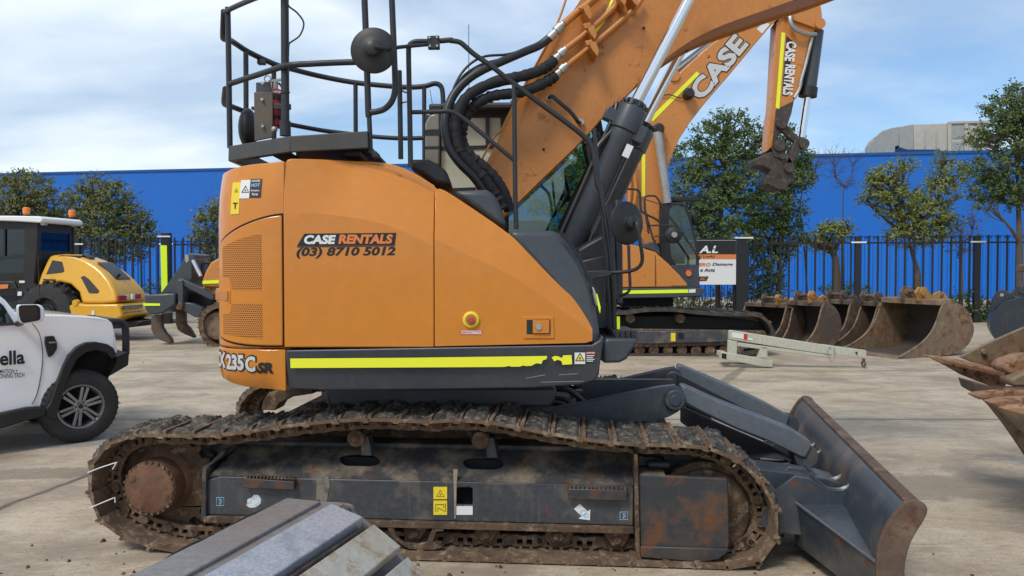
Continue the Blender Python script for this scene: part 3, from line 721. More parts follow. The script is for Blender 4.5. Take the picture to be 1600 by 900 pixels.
tree('eucalypt_tree', 'added green tree standing in for the reflection in the cab glass of the front excavator', (880, 470), 32, [(880, 400), (885, 330)],  # added behind the cab; its green stands in for trees reflected in the glass
     [(880, 250, 40, 34), (850, 290, 40, 36), (915, 290, 40, 40), (880, 340, 56, 34), (930, 240, 30, 24)], 5200, .17, 'leaf_pale', seed=17)
# hedges and groundcover
def shrub(label, x0, x1, ytop, ybot, Y, n, mat, seed, group='shrubs along the verge'):
    rnd = random.Random(seed); k = Y / FPX; c = at((x0 + x1) / 2, (ytop + ybot) / 2, Y); t = thing('shrub', label, 'shrub', (c.x, c.y, .1), group)
    w_, h_ = (x1 - x0) / 2 * k, (ybot - ytop) / 2 * k
    b = MB(WORLD)
    for q in range(8): b.tube([(c.x + rnd.uniform(-.2, .2) * w_, c.y, .1), (c.x + rnd.uniform(-.9, .9) * w_, c.y + rnd.uniform(-.2, .2), c.z + h_ * .3)], [.02, .008], 5)
    b.build('stems', M['bark'], t)
    b = MB(WORLD)
    m = max(2, int(w_ / h_ * 1.3))
    for q in range(m):
        cx = c.x + (-1 + 2 * (q + .5) / m) * w_ * .85; leafcloud(b, (cx, c.y + rnd.uniform(-.2, .2), c.z - rnd.uniform(0, .25) * h_), (w_ / m * 1.5, .5, h_), n // m, .12, rnd, hollow=.2)
    b.build('foliage', M[mat], t, smooth=False, clean=False)
shrub('low green shrub behind the fence right of the roller', 232, 340, 440, 492, 31.0, 2200, 'leaf_hedge', 21)
shrub('low green shrub between the roller tail and the fence', 190, 240, 448, 495, 31.2, 900, 'leaf_hedge', 22)
shrub('low clipped hedge behind the yard gate', 940, 1165, 455, 478, 33.0, 2600, 'leaf_hedge', 23)
shrub('low hedge showing between two buckets under the crooked tree', 1290, 1352, 445, 470, 31.5, 1100, 'leaf_hedge', 24)
shrub('tall dark shrub at the gate post', 1172, 1222, 385, 492, 30.6, 3600, 'leaf_dark', 25)
shrub('light green shrub beside the last fence post', 1488, 1522, 452, 505, 28.7, 900, 'leaf_hedge', 26)
shrub('green shrub behind the dark blue bucket', 1520, 1572, 470, 505, 28.6, 900, 'leaf_hedge', 27)
# ================================================================ MAIN EXCAVATOR
TF = Frame(-0.446, 5.20, R(-4.6))                 # undercarriage: near track face is v = 0
oh = at(447, 545, 5.13)
HF_ = Frame(oh.x, 5.13, R(2.0))                   # house: side plane v = 0, rear door seam u = 0
EX = thing('excavator', 'large orange excavator with grey dozer blade and muddy tracks in the middle of the yard', 'excavator', (-.4, 6.5, 0))
H = HF_
# ---- rear corner surface, arc length s from the seam, height z
PLAN = [(0, 0), (-.10, .0), (-.20, .012), (-.30, .035), (-.38, .075), (-.44, .125), (-.485, .19), (-.515, .27), (-.535, .38), (-.55, .6), (-.565, .95), (-.57, 1.4), (-.565, 1.85), (-.55, 2.2), (-.53, 2.45), (-.5, 2.6), (-.44, 2.7), (-.35, 2.77), (-.2, 2.81), (0, 2.82)]
PL_ = [Vector((p.x, p.y, 0)) for p in catmull([(a, b_, 0) for a, b_ in PLAN], 6)]
ACC = [0.0]
for a, b_ in zip(PL_, PL_[1:]): ACC.append(ACC[-1] + (b_ - a).length)
def plan(s):
    s = max(0.0, min(s, ACC[-1] - 1e-6))
    lo, hi = 0, len(ACC) - 1
    while hi - lo > 1:
        m_ = (lo + hi) // 2
        if ACC[m_] <= s: lo = m_
        else: hi = m_
    t = (s - ACC[lo]) / (ACC[hi] - ACC[lo]); p = PL_[lo].lerp(PL_[hi], t); d = (PL_[hi] - PL_[lo]).normalized()
    return p, Vector((d.y, -d.x, 0)) * -1        # outward normal
ZB, ZTOP = H.L('c', 285, 858).z, H.L('c', 280, 40).z
def corner(s, z, off=0.0):
    p, nrm = plan(s)
    k = 0.0
    if z > ZTOP - .42: k = ((z - ZTOP + .42) / .42) ** 2 * .075
    if z < ZB + .16: k = max(k, ((ZB + .16 - z) / .16) ** 2 * .07)
    c = Vector((0, 1.41, 0)); f = min(1, s / .12)
    q = Vector((p.x, p.y, 0)) + (c - Vector((p.x, p.y, 0))).normalized() * k * f
    dirn = Vector((p.x, p.y - 0, 0))
    nrm = (plan(s + .01)[0] - plan(max(0, s - .01))[0]); nrm = Vector((-nrm.y, nrm.x, 0)).normalized()
    if nrm.dot(Vector((0, 1.41, 0)) - p) > 0: nrm = -nrm
    return Vector((q.x, q.y, z)) + nrm * off
def s_at(c, x, y):
    """arc length where the photo pixel meets the corner surface"""
    r = ray(*px(c, x, y)); best = None
    for k in range(0, 90):
        s = k * .01; p = corner(s, 1.8); wv = H.m @ Vector((p.x, p.y, 0))
        d = abs(wv.x / wv.y - r.x / r.y)
        if best is None or d < best[0] - 1e-6: best = (d, s, wv.y)
    q = at(*px(c, x, y), best[2]); return best[1], q.z
SEND = ACC[-1]
def patch(mb, s0, s1, zlo, zhi, off, back, nu=20, nv=8):
    mb.shell(lambda i, j: corner(s0 + (s1 - s0) * i, zlo(i) + (zhi(i) - zlo(i)) * j, off), nu, nv,
             lambda i, j: (corner(s0 + (s1 - s0) * i, zlo(i) + (zhi(i) - zlo(i)) * j, off - back) - corner(s0 + (s1 - s0) * i, zlo(i) + (zhi(i) - zlo(i)) * j, off)))
topz = lambda s: ZTOP - .015 - .05 * min(1, s / .5) ** 2
botz = lambda s: ZB + .0 - .0 * s + (.055 * min(1, s / .5) ** 2)
zdiv = H.L('c', 280, 705).z                       # seam above the counterweight
b = MB(H); patch(b, .004, SEND - .004, lambda i: botz(i * SEND), lambda i: zdiv - .012, 0, .05, 90, 7); b.build('counterweight', M['orange'], EX, bevel=.006)
b = MB(H); patch(b, .004, SEND - .004, lambda i: zdiv, lambda i: topz(i * SEND), 0, .05, 90, 14); rc = b.build('rear_cowl', M['orange'], EX, bevel=.008)
# corner door with its grilles
sL, sR = .50, s_at('c', 271, 400)[0]
zr_top = H.L('c', 271, 240).z; zl_top = H.L('c', 62, 325).z - .03; zr_b = H.L('c', 270, 705).z; zl_b = zr_b + .06
s1_ = .50; s0_ = .018
zh = lambda i: zr_top + (zl_top - zr_top) * (i ** 1.5) if True else 0
b = MB(H); patch(b, s0_, s1_, lambda i: zdiv + .015 + .05 * i ** 3, lambda i: zr_top - (zr_top - zl_top) * i ** 1.6, .016, .018, 22, 14)
cd = b.build('corner_door', M['orange'], EX, bevel=.008, seg=3)
b = MB(H); patch(b, s0_ - .008, s1_ + .010, lambda i: zdiv + .004 + .05 * i ** 3, lambda i: zr_top + .014 - (zr_top - zl_top) * i ** 1.6, .003, .002, 22, 14); b.build('seam_gasket', M['dark'], cd)
def uvpatch(name, s0, s1, lo, hi, off, mat, parent):
    b = MB(H); nu, nv = 14, 6; uv = []
    b.grid(lambda i, j: corner(s0 + (s1 - s0) * i, lo(i) + (hi(i) - lo(i)) * j, off), nu, nv)
    o = b.build(name, mat, parent, clean=False); lay = o.data.uv_layers.new(name='UVMap')
    for p in o.data.polygons:
        for li in p.loop_indices:
            vi = o.data.loops[li].vertex_index; i, j = divmod(vi, nv + 1); i /= nu; j /= nv
            lay.data[li].uv = (s0 + (s1 - s0) * i, lo(i) + (hi(i) - lo(i)) * j)
    return o
ga0, ga1 = s_at('c', 202, 400)[0], s_at('c', 72, 400)[0]
gz = lambda y: H.L('c', 200, y, .06).z
uvpatch('grille', ga0, ga1, lambda i: gz(500) + (.0 if i < .72 else .085) + .0, lambda i: gz(308) - (gz(308) - gz(352)) * i ** 1.4, .0185, M['grille'], cd)
uvpatch('grille', ga0 - .002, ga1, lambda i: gz(668) + .02 * i, lambda i: gz(548) - (.0 if i < .76 else .07), .0185, M['grille'], cd)
# latch on the corner door
b = MB(H); sa, sb = s_at('c', 96, 520)[0], s_at('c', 68, 520)[0]
patch(b, sa, sb, lambda i: gz(548), lambda i: gz(498), .022, .01, 3, 3); b.build('latch_plate', M['orange'], cd, bevel=.003)
b = MB(H); patch(b, sa + .018, sb - .018, lambda i: gz(540), lambda i: gz(506), .026, .006, 3, 3); b.build('latch', M['orange_boom'], cd, bevel=.002)
# warning labels on the cowl
def slabel(parent, name, x0, y0, x1, y1, mat, off=.003, cr='c'):
    (sa, za), (sb, zb_) = s_at(cr, x1, y0), s_at(cr, x0, y1)
    b = MB(H); patch(b, sa, sb, lambda i: zb_, lambda i: za, off, .002, 4, 2); return b.build(name, mat, parent)
l1 = slabel(rc, 'warning_label', 92, 121, 119, 236, M['lblyel']); l2 = slabel(rc, 'warning_label', 119, 113, 153, 180, M['lblwht']); l3 = slabel(rc, 'warning_label', 153, 109, 194, 177, M['lblblk'])
def stext(parent, name, txt, x0, y0, x1, y1, mat, off=.005, cr='c', **k):
    """text box in crop pixels: left x0, right x1, top y0, bottom y1"""
    (sa, za), (sb, zb_) = s_at(cr, x0, y0), s_at(cr, x1, y1)
    b = MB(H); b.text(txt, lambda x, y: corner(sa - x, zb_ + y, off), sa - sb, za - zb_, **k); return b.build(name, mat, parent, smooth=False, clean=False)
stext(l3, 'lettering', 'DANGER', 158, 113, 190, 120, M['lblwht'], bold=.02)
stext(l3, 'lettering', 'HOT', 160, 126, 188, 138, M['lblblu'], bold=.02); stext(l3, 'lettering', 'Rotating', 157, 148, 189, 156, M['lblwht'], bold=.02); stext(l3, 'lettering', 'Parts', 162, 160, 186, 169, M['lblwht'], bold=.02)
def tri(mb, mapf, cx, cy, r, t=.16):
    o = [(cx + r * cos(a), cy + r * sin(a)) for a in (pi / 2, pi * 7 / 6, pi * 11 / 6)]
    for k in range(3):
        a, c_ = Vector((*o[k], 0)), Vector((*o[(k + 1) % 3], 0)); ce = Vector((cx, cy, 0))
        A, B_ = a.lerp(ce, t * 1.6), c_.lerp(ce, t * 1.6)
        mb.af([mb.av(mapf(q.x, q.y)) for q in (a, c_, B_, A)])
    bolt = [(.1, .42), (-.22, -.05), (.0, -.05), (-.12, -.4), (.2, .08), (.0, .08)]
    mb.af([mb.av(mapf(cx + x * r, cy - r * .05 + y * r)) for x, y in bolt])
(sa, za) = s_at('c', 136, 150)
b = MB(H); tri(b, lambda x, y: corner(sa - x, za + y, .0055), 0, 0, .032); b.build('warning_symbol', M['lblblk'], l2, smooth=False, clean=False)
(sa, za) = s_at('c', 106, 152)
b = MB(H); tri(b, lambda x, y: corner(sa - x, za + y, .0055), 0, 0, .018); b.build('warning_symbol', M['lblblk'], l1, smooth=False, clean=False)
stext(l1, 'lettering', 'T', 97, 195, 115, 216, M['lblblk'], bold=.02)
# model lettering around the counterweight
CWG = [o for o in EX.children if o.name.startswith('counterweight')][0]
for nm, mt, of, gr, bd in (('model_outline', 'lblblk', .004, .009, .075), ('model_lettering', 'lblgry', .0065, 0, .045)):
    (sa, za), (sb, zb_) = s_at('c', 52, 716), s_at('c', 178, 786)
    s76 = s_at('c', 78, 740)[0]
    for txt, f0, f1 in (('CX', s76 + .17, s76 + .008), ('235', s76, s_at('c', 139, 740)[0]), ('C', s_at('c', 141, 740)[0], s_at('c', 179, 740)[0])):
        b = MB(H)
        b.text(txt, lambda x, y, f0=f0: corner(f0 - x, zb_ + y + (f0 - s76) * .05, of), f0 - f1, za - zb_, bold=bd, shear=.0, grow=gr); b.build(nm, M[mt], CWG, smooth=False, clean=False)
stext(CWG, 'model_suffix', 'SR', 186, 756, 245, 796, M['lblblk'], .004, bold=.06, shear=.15)
b = MB(H); patch(b, s_at('c', 50, 700)[0], s_at('c', 50, 700)[0] + .15, lambda i: zdiv - .15, lambda i: zdiv - .02, .003, .002, 4, 3); b.build('yellow_tape', M['fluoroy'], CWG)

# ---- side panels with a soft crease: z profile of v
def panel(name, outline, crease, mat, thick=.05, tilt=.42, bev=.008, off=0.0, fade=0):
    """outline and crease in (u, z); above the crease the sheet leans inwards"""
    def cz(u):
        for (a, za), (c_, zc) in zip(crease, crease[1:]):
            if a <= u <= c_: return za + (zc - za) * (u - a) / (c_ - a)
        return crease[0][1] if u < crease[0][0] else crease[-1][1]
    _a, _b = min(p[0] for p in outline), max(p[0] for p in outline)
    outline = [(_a if p[0] < _a + .012 else (_b if p[0] > _b - .012 else p[0]), p[1]) for p in outline]; N_ = len(outline)
    loops = [Vector((p[0], p[1], 0)) for p in outline]
    # scan columns across u
    us = sorted(set([round(p[0], 4) for p in outline] + [outline[0][0] + 0]))
    umin, umax = min(p[0] for p in outline), max(p[0] for p in outline)
    nc = 46; cols = []
    for k in range(nc + 1):
        u = umin + .0008 + (umax - umin - .0016) * k / nc; zs = []
        for i in range(N_):
            (a, za), (c_, zc) = outline[i], outline[(i + 1) % N_]
            if (a <= u < c_) or (c_ <= u < a): zs.append(za + (zc - za) * (u - a) / (c_ - a))
        zs.sort(); z0, z1 = zs[0], zs[-1]; c = min(max(cz(u), z0), z1)
        col_ = []
        for f in (0, .25, .5, .75, .92): col_.append(z0 + (c - z0) * f)
        for f in (0, .04, .12, .3, .55, .8, 1): col_.append(c + (z1 - c) * f)
        cols.append([Vector((u, 0, z)) for z in col_])
        for p in cols[-1]:
            h = max(0, p.z - cz(u)); lo = max(0, cz(u) - p.z)
            g_ = min(1, max(0, (u - umin) / fade)) if fade else 1; g_ = g_ * g_ * (3 - 2 * g_)
            p.y = off + (h * tilt * .85 + (h ** 2) * .12) * (.25 + .75 * g_)
            p.y -= .012
    mb = MB(H); nv = len(cols[0])
    A = [[mb.av(p) for p in c_] for c_ in cols]; B_ = [[mb.av(p + Vector((0, thick, 0))) for p in c_] for c_ in cols]
    for i in range(nc):
        for j in range(nv - 1):
            mb.af((A[i][j], A[i + 1][j], A[i + 1][j + 1], A[i][j + 1])); mb.af((B_[i][j], B_[i][j + 1], B_[i + 1][j + 1], B_[i + 1][j]))
        mb.af((A[i][0], B_[i][0], B_[i + 1][0], A[i + 1][0])); mb.af((A[i][-1], A[i + 1][-1], B_[i + 1][-1], B_[i][-1]))
    for j in range(nv - 1):
        mb.af((A[0][j], A[0][j + 1], B_[0][j + 1], B_[0][j])); mb.af((A[nc][j], B_[nc][j], B_[nc][j + 1], A[nc][j + 1]))
    return mb.build(name, mat, EX, bevel=bev, seg=3, ang=7)
ol = H.uz('c', [(280.5, 703), (280, 400), (280, 60), (284, 42), (300, 38), (430, 36), (560, 39), (640, 46), (690, 62), (740, 86), (790, 118), (803, 128), (806, 400), (804, 703)])
cr = H.uz('c', [(280, 236), (380, 232), (460, 240), (560, 254), (640, 274), (720, 305), (810, 350)])
ED = panel('engine_door', ol, cr, M['orange'], fade=.45)
ol = H.uz('d', [(92, 700), (88, 400), (87, 170), (90, 146), (100, 138), (118, 144), (160, 170), (220, 210), (300, 265), (380, 325), (450, 387), (510, 448), (560, 508), (600, 562), (630, 612), (641, 640), (643, 662), (638, 680), (620, 688)])
cr = H.uz('d', [(80, 322), (150, 352), (220, 386), (300, 420), (400, 475), (480, 535), (560, 590), (650, 660)])
PD = panel('pump_door', ol, cr, M['orange'])
b = MB(H); b.prism(H.uz('c', [(264, 52), (292, 52), (292, 706), (264, 706)]), .035, .16); b.build('corner_gasket', M['dark'], EX)
# seam and body shell behind the doors
sil = H.uz('c', [(278, 712), (278, 42), (300, 44), (560, 46), (640, 54), (740, 96), (806, 134)]) + H.uz('d', [(110, 150), (220, 218), (310, 280), (350, 300), (500, 300), (545, 318), (590, 388), (636, 480), (662, 640), (664, 700)])
b = MB(H); b.prism(sil, .13, 2.70); b.build('inner_body', M['orange_boom'], EX, bevel=.02)
b = MB(H); b.prism([(u, z) for u, z in H.uz('c', [(282, 708), (282, 250), (560, 262), (700, 300), (800, 350), (804, 560), (806, 708)]) + H.uz('d', [(95, 705), (95, 340), (300, 440), (480, 560), (640, 690), (640, 702)])], .045, .128); b.build('door_gasket', M['dark'], EX)
# charcoal tank fairing in front
q = H.uz('d', [(345, 296), (380, 292), (500, 290), (530, 300), (552, 325), (590, 380), (618, 430), (645, 500), (662, 590), (672, 650), (676, 705), (640, 705), (600, 600), (500, 470), (400, 360)])
b = MB(H); b.prism(q, .035, 1.0, vf=lambda u, z, v: v + (.10 * max(0, (z - 1.75)) if v < .5 else 0)); b.build('tank_fairing', M['char'], EX, bevel=.035, seg=3)
q = H.uz('d', [(150, 152), (270, 148), (296, 160), (320, 205), (345, 285), (300, 270), (215, 205)], .15)
b = MB(H); b.prism(q, .16, 1.0); b.build('air_cowl', M['char'], EX, bevel=.04, seg=3)
q = H.uz('b', [(0, 745), (90, 745), (140, 775), (175, 800), (195, 870), (120, 860), (60, 820), (0, 790)], .3)
b = MB(H); b.prism(q, .3, .9); b.build('exhaust_cowl', M['black'], EX, bevel=.03, seg=3)
# rib highlight edge of the fairing: a rubber bead
b = MB(H); b.tube(H.tp('d', [(530, 300, .02), (552, 325, .02), (590, 380, .02), (622, 440, .02), (648, 510, .02)]), .012, 6, smooth=3); b.build('fairing_bead', M['rail'], EX)
# lower belt
q = H.uz('c', [(285, 713), (285, 842), (300, 852), (420, 858)]) + H.uz('d', [(60, 855), (430, 850), (600, 838), (652, 822), (666, 800), (668, 770), (683, 672), (676, 660), (668, 678), (640, 694)])
b = MB(H); b.prism(q, -.012, .35, vf=lambda u, z, v: v + (.05 * max(0, (1.27 - z) / .12) if v < 0 and z < 1.27 else 0)); BE = b.build('side_skirt', M['char'], EX, bevel=.014, seg=3)
def hbox(name, cr_, pts, v0, v1, mat, parent, bevel=0.0, **k):
    b = MB(H); b.prism(H.uz(cr_, pts, v0 if abs(v0) < .5 else v0), v0, v1); return b.build(name, mat, parent, bevel=bevel, **k)
# reflective tape with a torn end
tape = [(453.5, 560.2), (640, 559), (855, 556.2), (854, 561), (848, 563), (846, 568.5), (838, 567.5), (830, 571.5), (822, 572), (818, 571), (812, 572.8), (800, 573), (795, 571.8), (789, 573), (785, 573.3), (700, 573.8), (454, 575)]
b = MB(H); b.prism(H.uz('P', tape, -.014), -.0155, -.0125); b.build('reflective_tape', M['fluoroy'], BE, smooth=False)
b = MB(H); b.prism(H.uz('P', [(862, 558.5), (867, 556), (873, 557), (878, 559.5), (880, 555.2), (893, 554.8), (894, 569), (879, 570), (877, 564), (871, 562), (866, 564.5)], -.014), -.0155, -.0125); b.build('reflective_tape', M['fluoroy'], BE, smooth=False)
def flatlabel(parent, name, cr_, x0, y0, x1, y1, mat, v=-.014, t=.0025, F=None):
    F = F or H
    b = MB(F); b.prism(F.uz(cr_, [(x0, y0), (x1, y0), (x1, y1), (x0, y1)], v), v - t, v); return b.build(name, mat, parent, smooth=False)
def flattext(parent, name, txt, cr_, x0, y0, x1, y1, mat, v=-.018, F=None, slope=0.0, **k):
    F = F or H
    (ua, za), (ub, zb_) = F.uz(cr_, [(x0, y1), (x1, y0)], v)
    b = MB(F); b.text(txt, lambda x, y: (ua + x, v, za + y + x * slope), ub - ua, zb_ - za, **k); return b.build(name, mat, parent, smooth=False, clean=False)
wl = flatlabel(BE, 'warning_label', 'd', 580, 722, 617, 762, M['lblwht']); wr = flatlabel(BE, 'warning_label', 'd', 617.6, 717, 656, 758, M['lblblk'])
(ua, za) = H.uz('d', [(599, 742)], -.018)[0]
b = MB(H); tri(b, lambda x, y: (ua + x, -.0185, za + y), 0, 0, .037); b.build('warning_symbol', M['lblblk'], wl, smooth=False, clean=False)
b = MB(H); b.af([b.av((ua + x, -.0176, za + y)) for x, y in ((-.03, -.018), (.03, -.018), (0, .035))]); b.build('warning_triangle', M['lblyel'], wl, smooth=False, clean=False)
flatlabel(wr, 'label_band', 'd', 619, 719, 654, 727, M['lblred'], -.017, .001); flattext(wr, 'lettering', 'DANGER', 'd', 622, 720, 651, 726, M['lblwht'], -.0195, bold=.02)
for k in range(4): flatlabel(wr, 'text_line', 'd', 622, 731 + 6.5 * k, 650 - 5 * (k % 2), 734 + 6.5 * k, M['lblwht'], -.017, .001)
# scratches on the skirt
b = MB(H)
for x0, y0, x1, y1 in ((455, 826, 610, 822), (400, 812, 470, 800), (520, 800, 590, 796)):
    p0, p1 = H.L('d', x0 * .97 + 20, y0, -.013), H.L('d', x1 * .97 + 20, y1, -.013); p0.y = p1.y = -.0155; b.bar(p0, p1, .0015, .003)
b.build('scratches', M['galv'], BE, smooth=False)
# hire company lettering on the engine door
VD = -.0135
b = MB(H); b.prism(H.uz('c', [(324, 348), (350, 304), (673, 301), (668, 344)], VD), VD - .0012, VD); nm = b.build('name_banner', M['lblblk'], ED, smooth=False)
b = MB(H); b.prism(H.uz('c', [(324, 352), (325.5, 349.5), (668, 345.5), (667.5, 348)], VD), VD - .001, VD); b.build('banner_line', M['lblblk'], nm, smooth=False)
flattext(nm, 'lettering', 'CASE', 'c', 349, 309, 461, 341, M['lblwht'], VD - .0022, bold=.05, shear=.18, slope=.004)
flattext(nm, 'lettering', 'RENTALS', 'c', 469, 307, 661, 340, M['lblora'], VD - .0022, bold=.05, shear=.18, slope=.004)
flattext(ED, 'phone_number', '(03) 8710 5012', 'c', 322, 353, 670, 392, M['lblblk'], VD - .0004, bold=.036, shear=.2, slope=.010)
# emergency stop and latch on the pump door
c = H.L('d', 216, 606, 0); b = MB(H); b.lathe(c + Vector((0, -.010, 0)), c + Vector((0, -.030, 0)), [(0, .055), (.8, .053), (1, .047)], 28); es = b.build('emergency_stop', M['lblyel'], PD, bevel=.002)
b = MB(H); b.lathe(c + Vector((0, -.0302, 0)), c + Vector((0, -.0315, 0)), [(0, .038), (1, .037)], 28); b.build('recess', M['orange_boom'], es)
b = MB(H); b.lathe(c + Vector((0, -.031, 0)), c + Vector((0, -.05, 0)), [(0, .017), (.4, .017), (.5, .023), (.9, .021), (1, .014)], 24); b.build('stop_button', flatmat('faded_red', (.42, .07, .04), .5), es)
el_ = flatlabel(PD, 'emergency_label', 'd', 180, 643, 254, 659, M['lblred'], -.0135, .0015); flatlabel(el_, 'label_face', 'd', 182, 645, 252, 657, M['lblwht'], -.0153, .0008)
flattext(el_, 'lettering', 'EMERGENCY STOP', 'd', 184, 647, 250, 655, M['lblred'], -.0168, bold=.02)
b = MB(H); b.prism(H.uz('d', roundpts([(397, 594), (505, 594), (509, 672), (400, 672)], 5)), -.020, .01); lt = b.build('latch_plate', M['orange'], PD, bevel=.004)
b = MB(H); b.prism(H.uz('d', [(411, 606), (494, 605), (494, 656), (411, 656)]), -.0225, -.0205); b.build('recess', M['rail'], lt)
b = MB(H); b.prism(H.uz('d', [(432, 608), (490, 607), (490, 653), (432, 653)]), -.034, -.022); b.build('latch', M['orange'], lt, bevel=.003)
c = H.L('d', 453, 631, 0); b = MB(H); b.lathe(c + Vector((0, -.034, 0)), c + Vector((0, -.042, 0)), [(0, .023), (1, .019)], 20); b.build('lock', M['galv'], lt)
# front step
b = MB(H); q = H.uz('d', [(678, 700), (690, 672), (800, 672), (799, 690), (765, 745), (740, 758), (680, 760)], .06); b.prism(q, .06, .5); st_ = b.build('side_step', M['char'], EX, bevel=.02, seg=3)
b = MB(H)
for k in range(4):
    x0 = 722 + k * 19; b.prism(H.uz('d', [(x0, 646), (x0 + 15, 646), (x0 + 17, 670), (x0 + 2, 670)], .1), .1, .12)
b.build('step_grating', M['rail'], st_)
b = MB(H); q = H.uz('d', [(715, 644), (800, 644), (800, 674), (715, 674)], .12); b.prism(q, .13, .5); b.build('toe_box', M['black'], st_, bevel=.01)
# lights on the fairing front edge
b = MB(H); b.prism(H.uz('d', [(640, 490), (648, 494), (660, 530), (664, 556), (656, 560), (648, 530)], .02), .0, .08); b.build('side_lamp', M['galv'], EX, bevel=.01)
b = MB(H); b.prism(H.uz('d', [(655, 515), (659, 515), (671, 562), (669, 585), (664, 570)], .0), -.008, -.003); b.build('fluoro_decal', M['fluoro'], EX)
flatlabel(EX, 'fluoro_decal', 'd', 726, 595, 739, 640, M['fluoro'], .25)
# dark works behind the fairing, under the boom
hb_ = H.uz('d', [(560, 300), (640, 120), (700, 120), (735, 300), (738, 670), (560, 670)], .6)
b = MB(H); b.prism(H.uz('d', [(590, 360), (640, 330), (700, 300), (722, 470), (722, 670), (600, 670)], .5), .5, 1.1); b.build('front_frame', M['black'], EX, bevel=.02)
b = MB(H); b.prism(H.uz('d', [(600, 400), (690, 380), (690, 640), (640, 640)], .42), .42, .6); b.build('tool_box', M['rail'], EX, bevel=.01)

# ---- turntable and lower house
b = MB(H); b.prism(H.uz('P', [(505, 606), (870, 606), (868, 626), (860, 636), (515, 636)], .55), .55, 2.2); b.build('slew_frame', M['char'], EX, bevel=.02)
cc = TF.m @ Vector((.05, 1.55, 0)); cc = H.m.inverted() @ cc
b = MB(H); b.cyl((cc.x, cc.y, .80), (cc.x, cc.y, 1.17), .62, 40); b.build('slew_ring', M['mudmetal'], EX)
for k in range(18):
    a = -pi * (k + .5) / 18; b = MB(H); b.cyl((cc.x + cos(a) * .60, cc.y + sin(a) * .60, 1.02), (cc.x + cos(a) * .66, cc.y + sin(a) * .66, 1.02), .012, 6); b.build('slew_bolt', M['galv'], EX)

# ---- rear platform, rails and mast
A_ = lambda pts, v=.1: H.tp('a', pts, v)
def rail(pts, r=.0165, name='guard_rail', sm=4, mat='rail', parent=None, **k):
    b = MB(H); b.tube(A_(pts) if isinstance(pts[0], tuple) else pts, r, 10, smooth=sm, **k); return b.build(name, M[mat], parent or EX)
V2 = 2.35
pl_pts = H.uz('a', [(460, 735), (880, 708), (885, 800), (460, 822)], .06)
b = MB(H); b.prism(pl_pts, .06, .10)
p0, p1, p2, p3 = A_([(460, 735, .06), (127, 790, .45), (125, 872, .45), (460, 822, .06)])
b.hexa([p2, p3, p3 + Vector((.01, .05, 0)), p2 + Vector((.04, .03, 0)), p1, p0, p0 + Vector((.01, .05, 0)), p1 + Vector((.04, .03, 0))])
q0 = p1 + Vector((0.0, 1.6, 0)); q1 = p2 + Vector((0, 1.6, 0))
b.hexa([p2 + Vector((0, .02, 0)), p2 + Vector((.05, .02, 0)), q1 + Vector((.05, 0, 0)), q1, p1 + Vector((0, .02, 0)), p1 + Vector((.05, .02, 0)), q0 + Vector((.05, 0, 0)), q0])
b.build('platform_skirt', paint('kick_plate', (.055, .052, .048), .5, dirt=.2, bump=.15, streak=.2), EX, bevel=.006)
b = MB(H); z_ = p3.z + .05; xr = H.L('a', 880, 800, .1).x; b.hexa([(p3.x + .02, .12, z_), (xr, .12, z_), (xr, 2.3, z_), (p2.x + .06, 2.3, z_), (p3.x + .02, .12, z_ + .02), (xr, .12, z_ + .02), (xr, 2.3, z_ + .02), (p2.x + .06, 2.3, z_ + .02)]); b.build('platform_deck', M['rail'], EX)
b = MB(H); b.hexa([(p3.x + .02, .12, z_), (p3.x + .03, .14, z_), (p2.x + .10, 2.2, z_), (p2.x + .06, .66, z_), (p3.x + .02, .12, z_ + .02), (p3.x + .03, .14, z_ + .02), (p2.x + .10, 2.2, z_ + .02), (p2.x + .06, .66, z_ + .02)]) if False else None
for x in (410, 800): b = MB(H); b.prism(H.uz('a', [(x - 45, 812), (x + 40, 812), (x + 40, 846), (x - 45, 846)], .2), .2, .6); b.build('platform_foot', M['black'], EX, bevel=.008)
# rails: near side
rail([(124, 40, .62), (128, 250, .62), (131, 460, .62), (136, 800, .62)], .020, sm=0)
rail([(112, 62, .62), (135, 50, .55), (200, 20, .4), (300, -20, .15), (440, -60, .1)], .018)
rail([(105, 60, .70), (100, 190, .9), (106, 210, 1.1), (145, 222, 1.35), (240, 283, 1.6), (385, 350, 1.9), (480, 376, 2.1), (620, 411, 2.3), (800, 445, V2), (1000, 466, V2), (1110, 472, V2), (1190, 466, V2), (1240, 452, V2), (1272, 462, V2), (1286, 500, V2), (1290, 600, V2)], .024)
rail([(130, 455, .62), (290, 403, .35), (440, 356, .1), (560, 346, .08), (700, 339, .08), (830, 335, .08)], .020)
rail([(112, 480, .7), (105, 545, .9), (112, 566, 1.1), (150, 578, 1.35), (270, 625, 1.7)], .022)
rail([(455, 672, 2.1), (620, 703, 2.3), (750, 720, V2), (900, 738, V2), (1060, 748, V2), (1190, 746, V2)], .021)
for x, y0, y1, v in ((222, 280, 775, 1.5), (373, 350, 770, 1.9), (815, 452, 740, V2), (1186, 474, 900, V2)): rail([(x, y0, v), (x + 2 * (y1 - y0) / 500, y1, v)], .021, sm=0)
rail([(432, -40, .16), (436, 735, .16)], .0265, 'mast', sm=0)
b = MB(H); b.tube(A_([(434, 500, .16), (435, 505, .16)]), .032, 10); b.build('mast_clamp', M['rail'], EX)
b = MB(H); b.tube(A_([(434, 655, .16), (436, 735, .16)]), .036, 10); b.build('mast_socket', M['rail'], EX)
b = MB(H); b.tube(A_([(445, -20, .12), (452, 30, .12), (500, 70, .12), (535, 125, .12), (515, 190, .12), (470, 225, .12), (455, 240, .13), (452, 300, .13)]), .006, 6, smooth=5); b.build('aerial_cable', M['hose'], EX)
rail([(862, -40, .1), (872, 200, .1), (884, 600, .1), (886, 632, .1)], .021, sm=0, name='gate_rail')
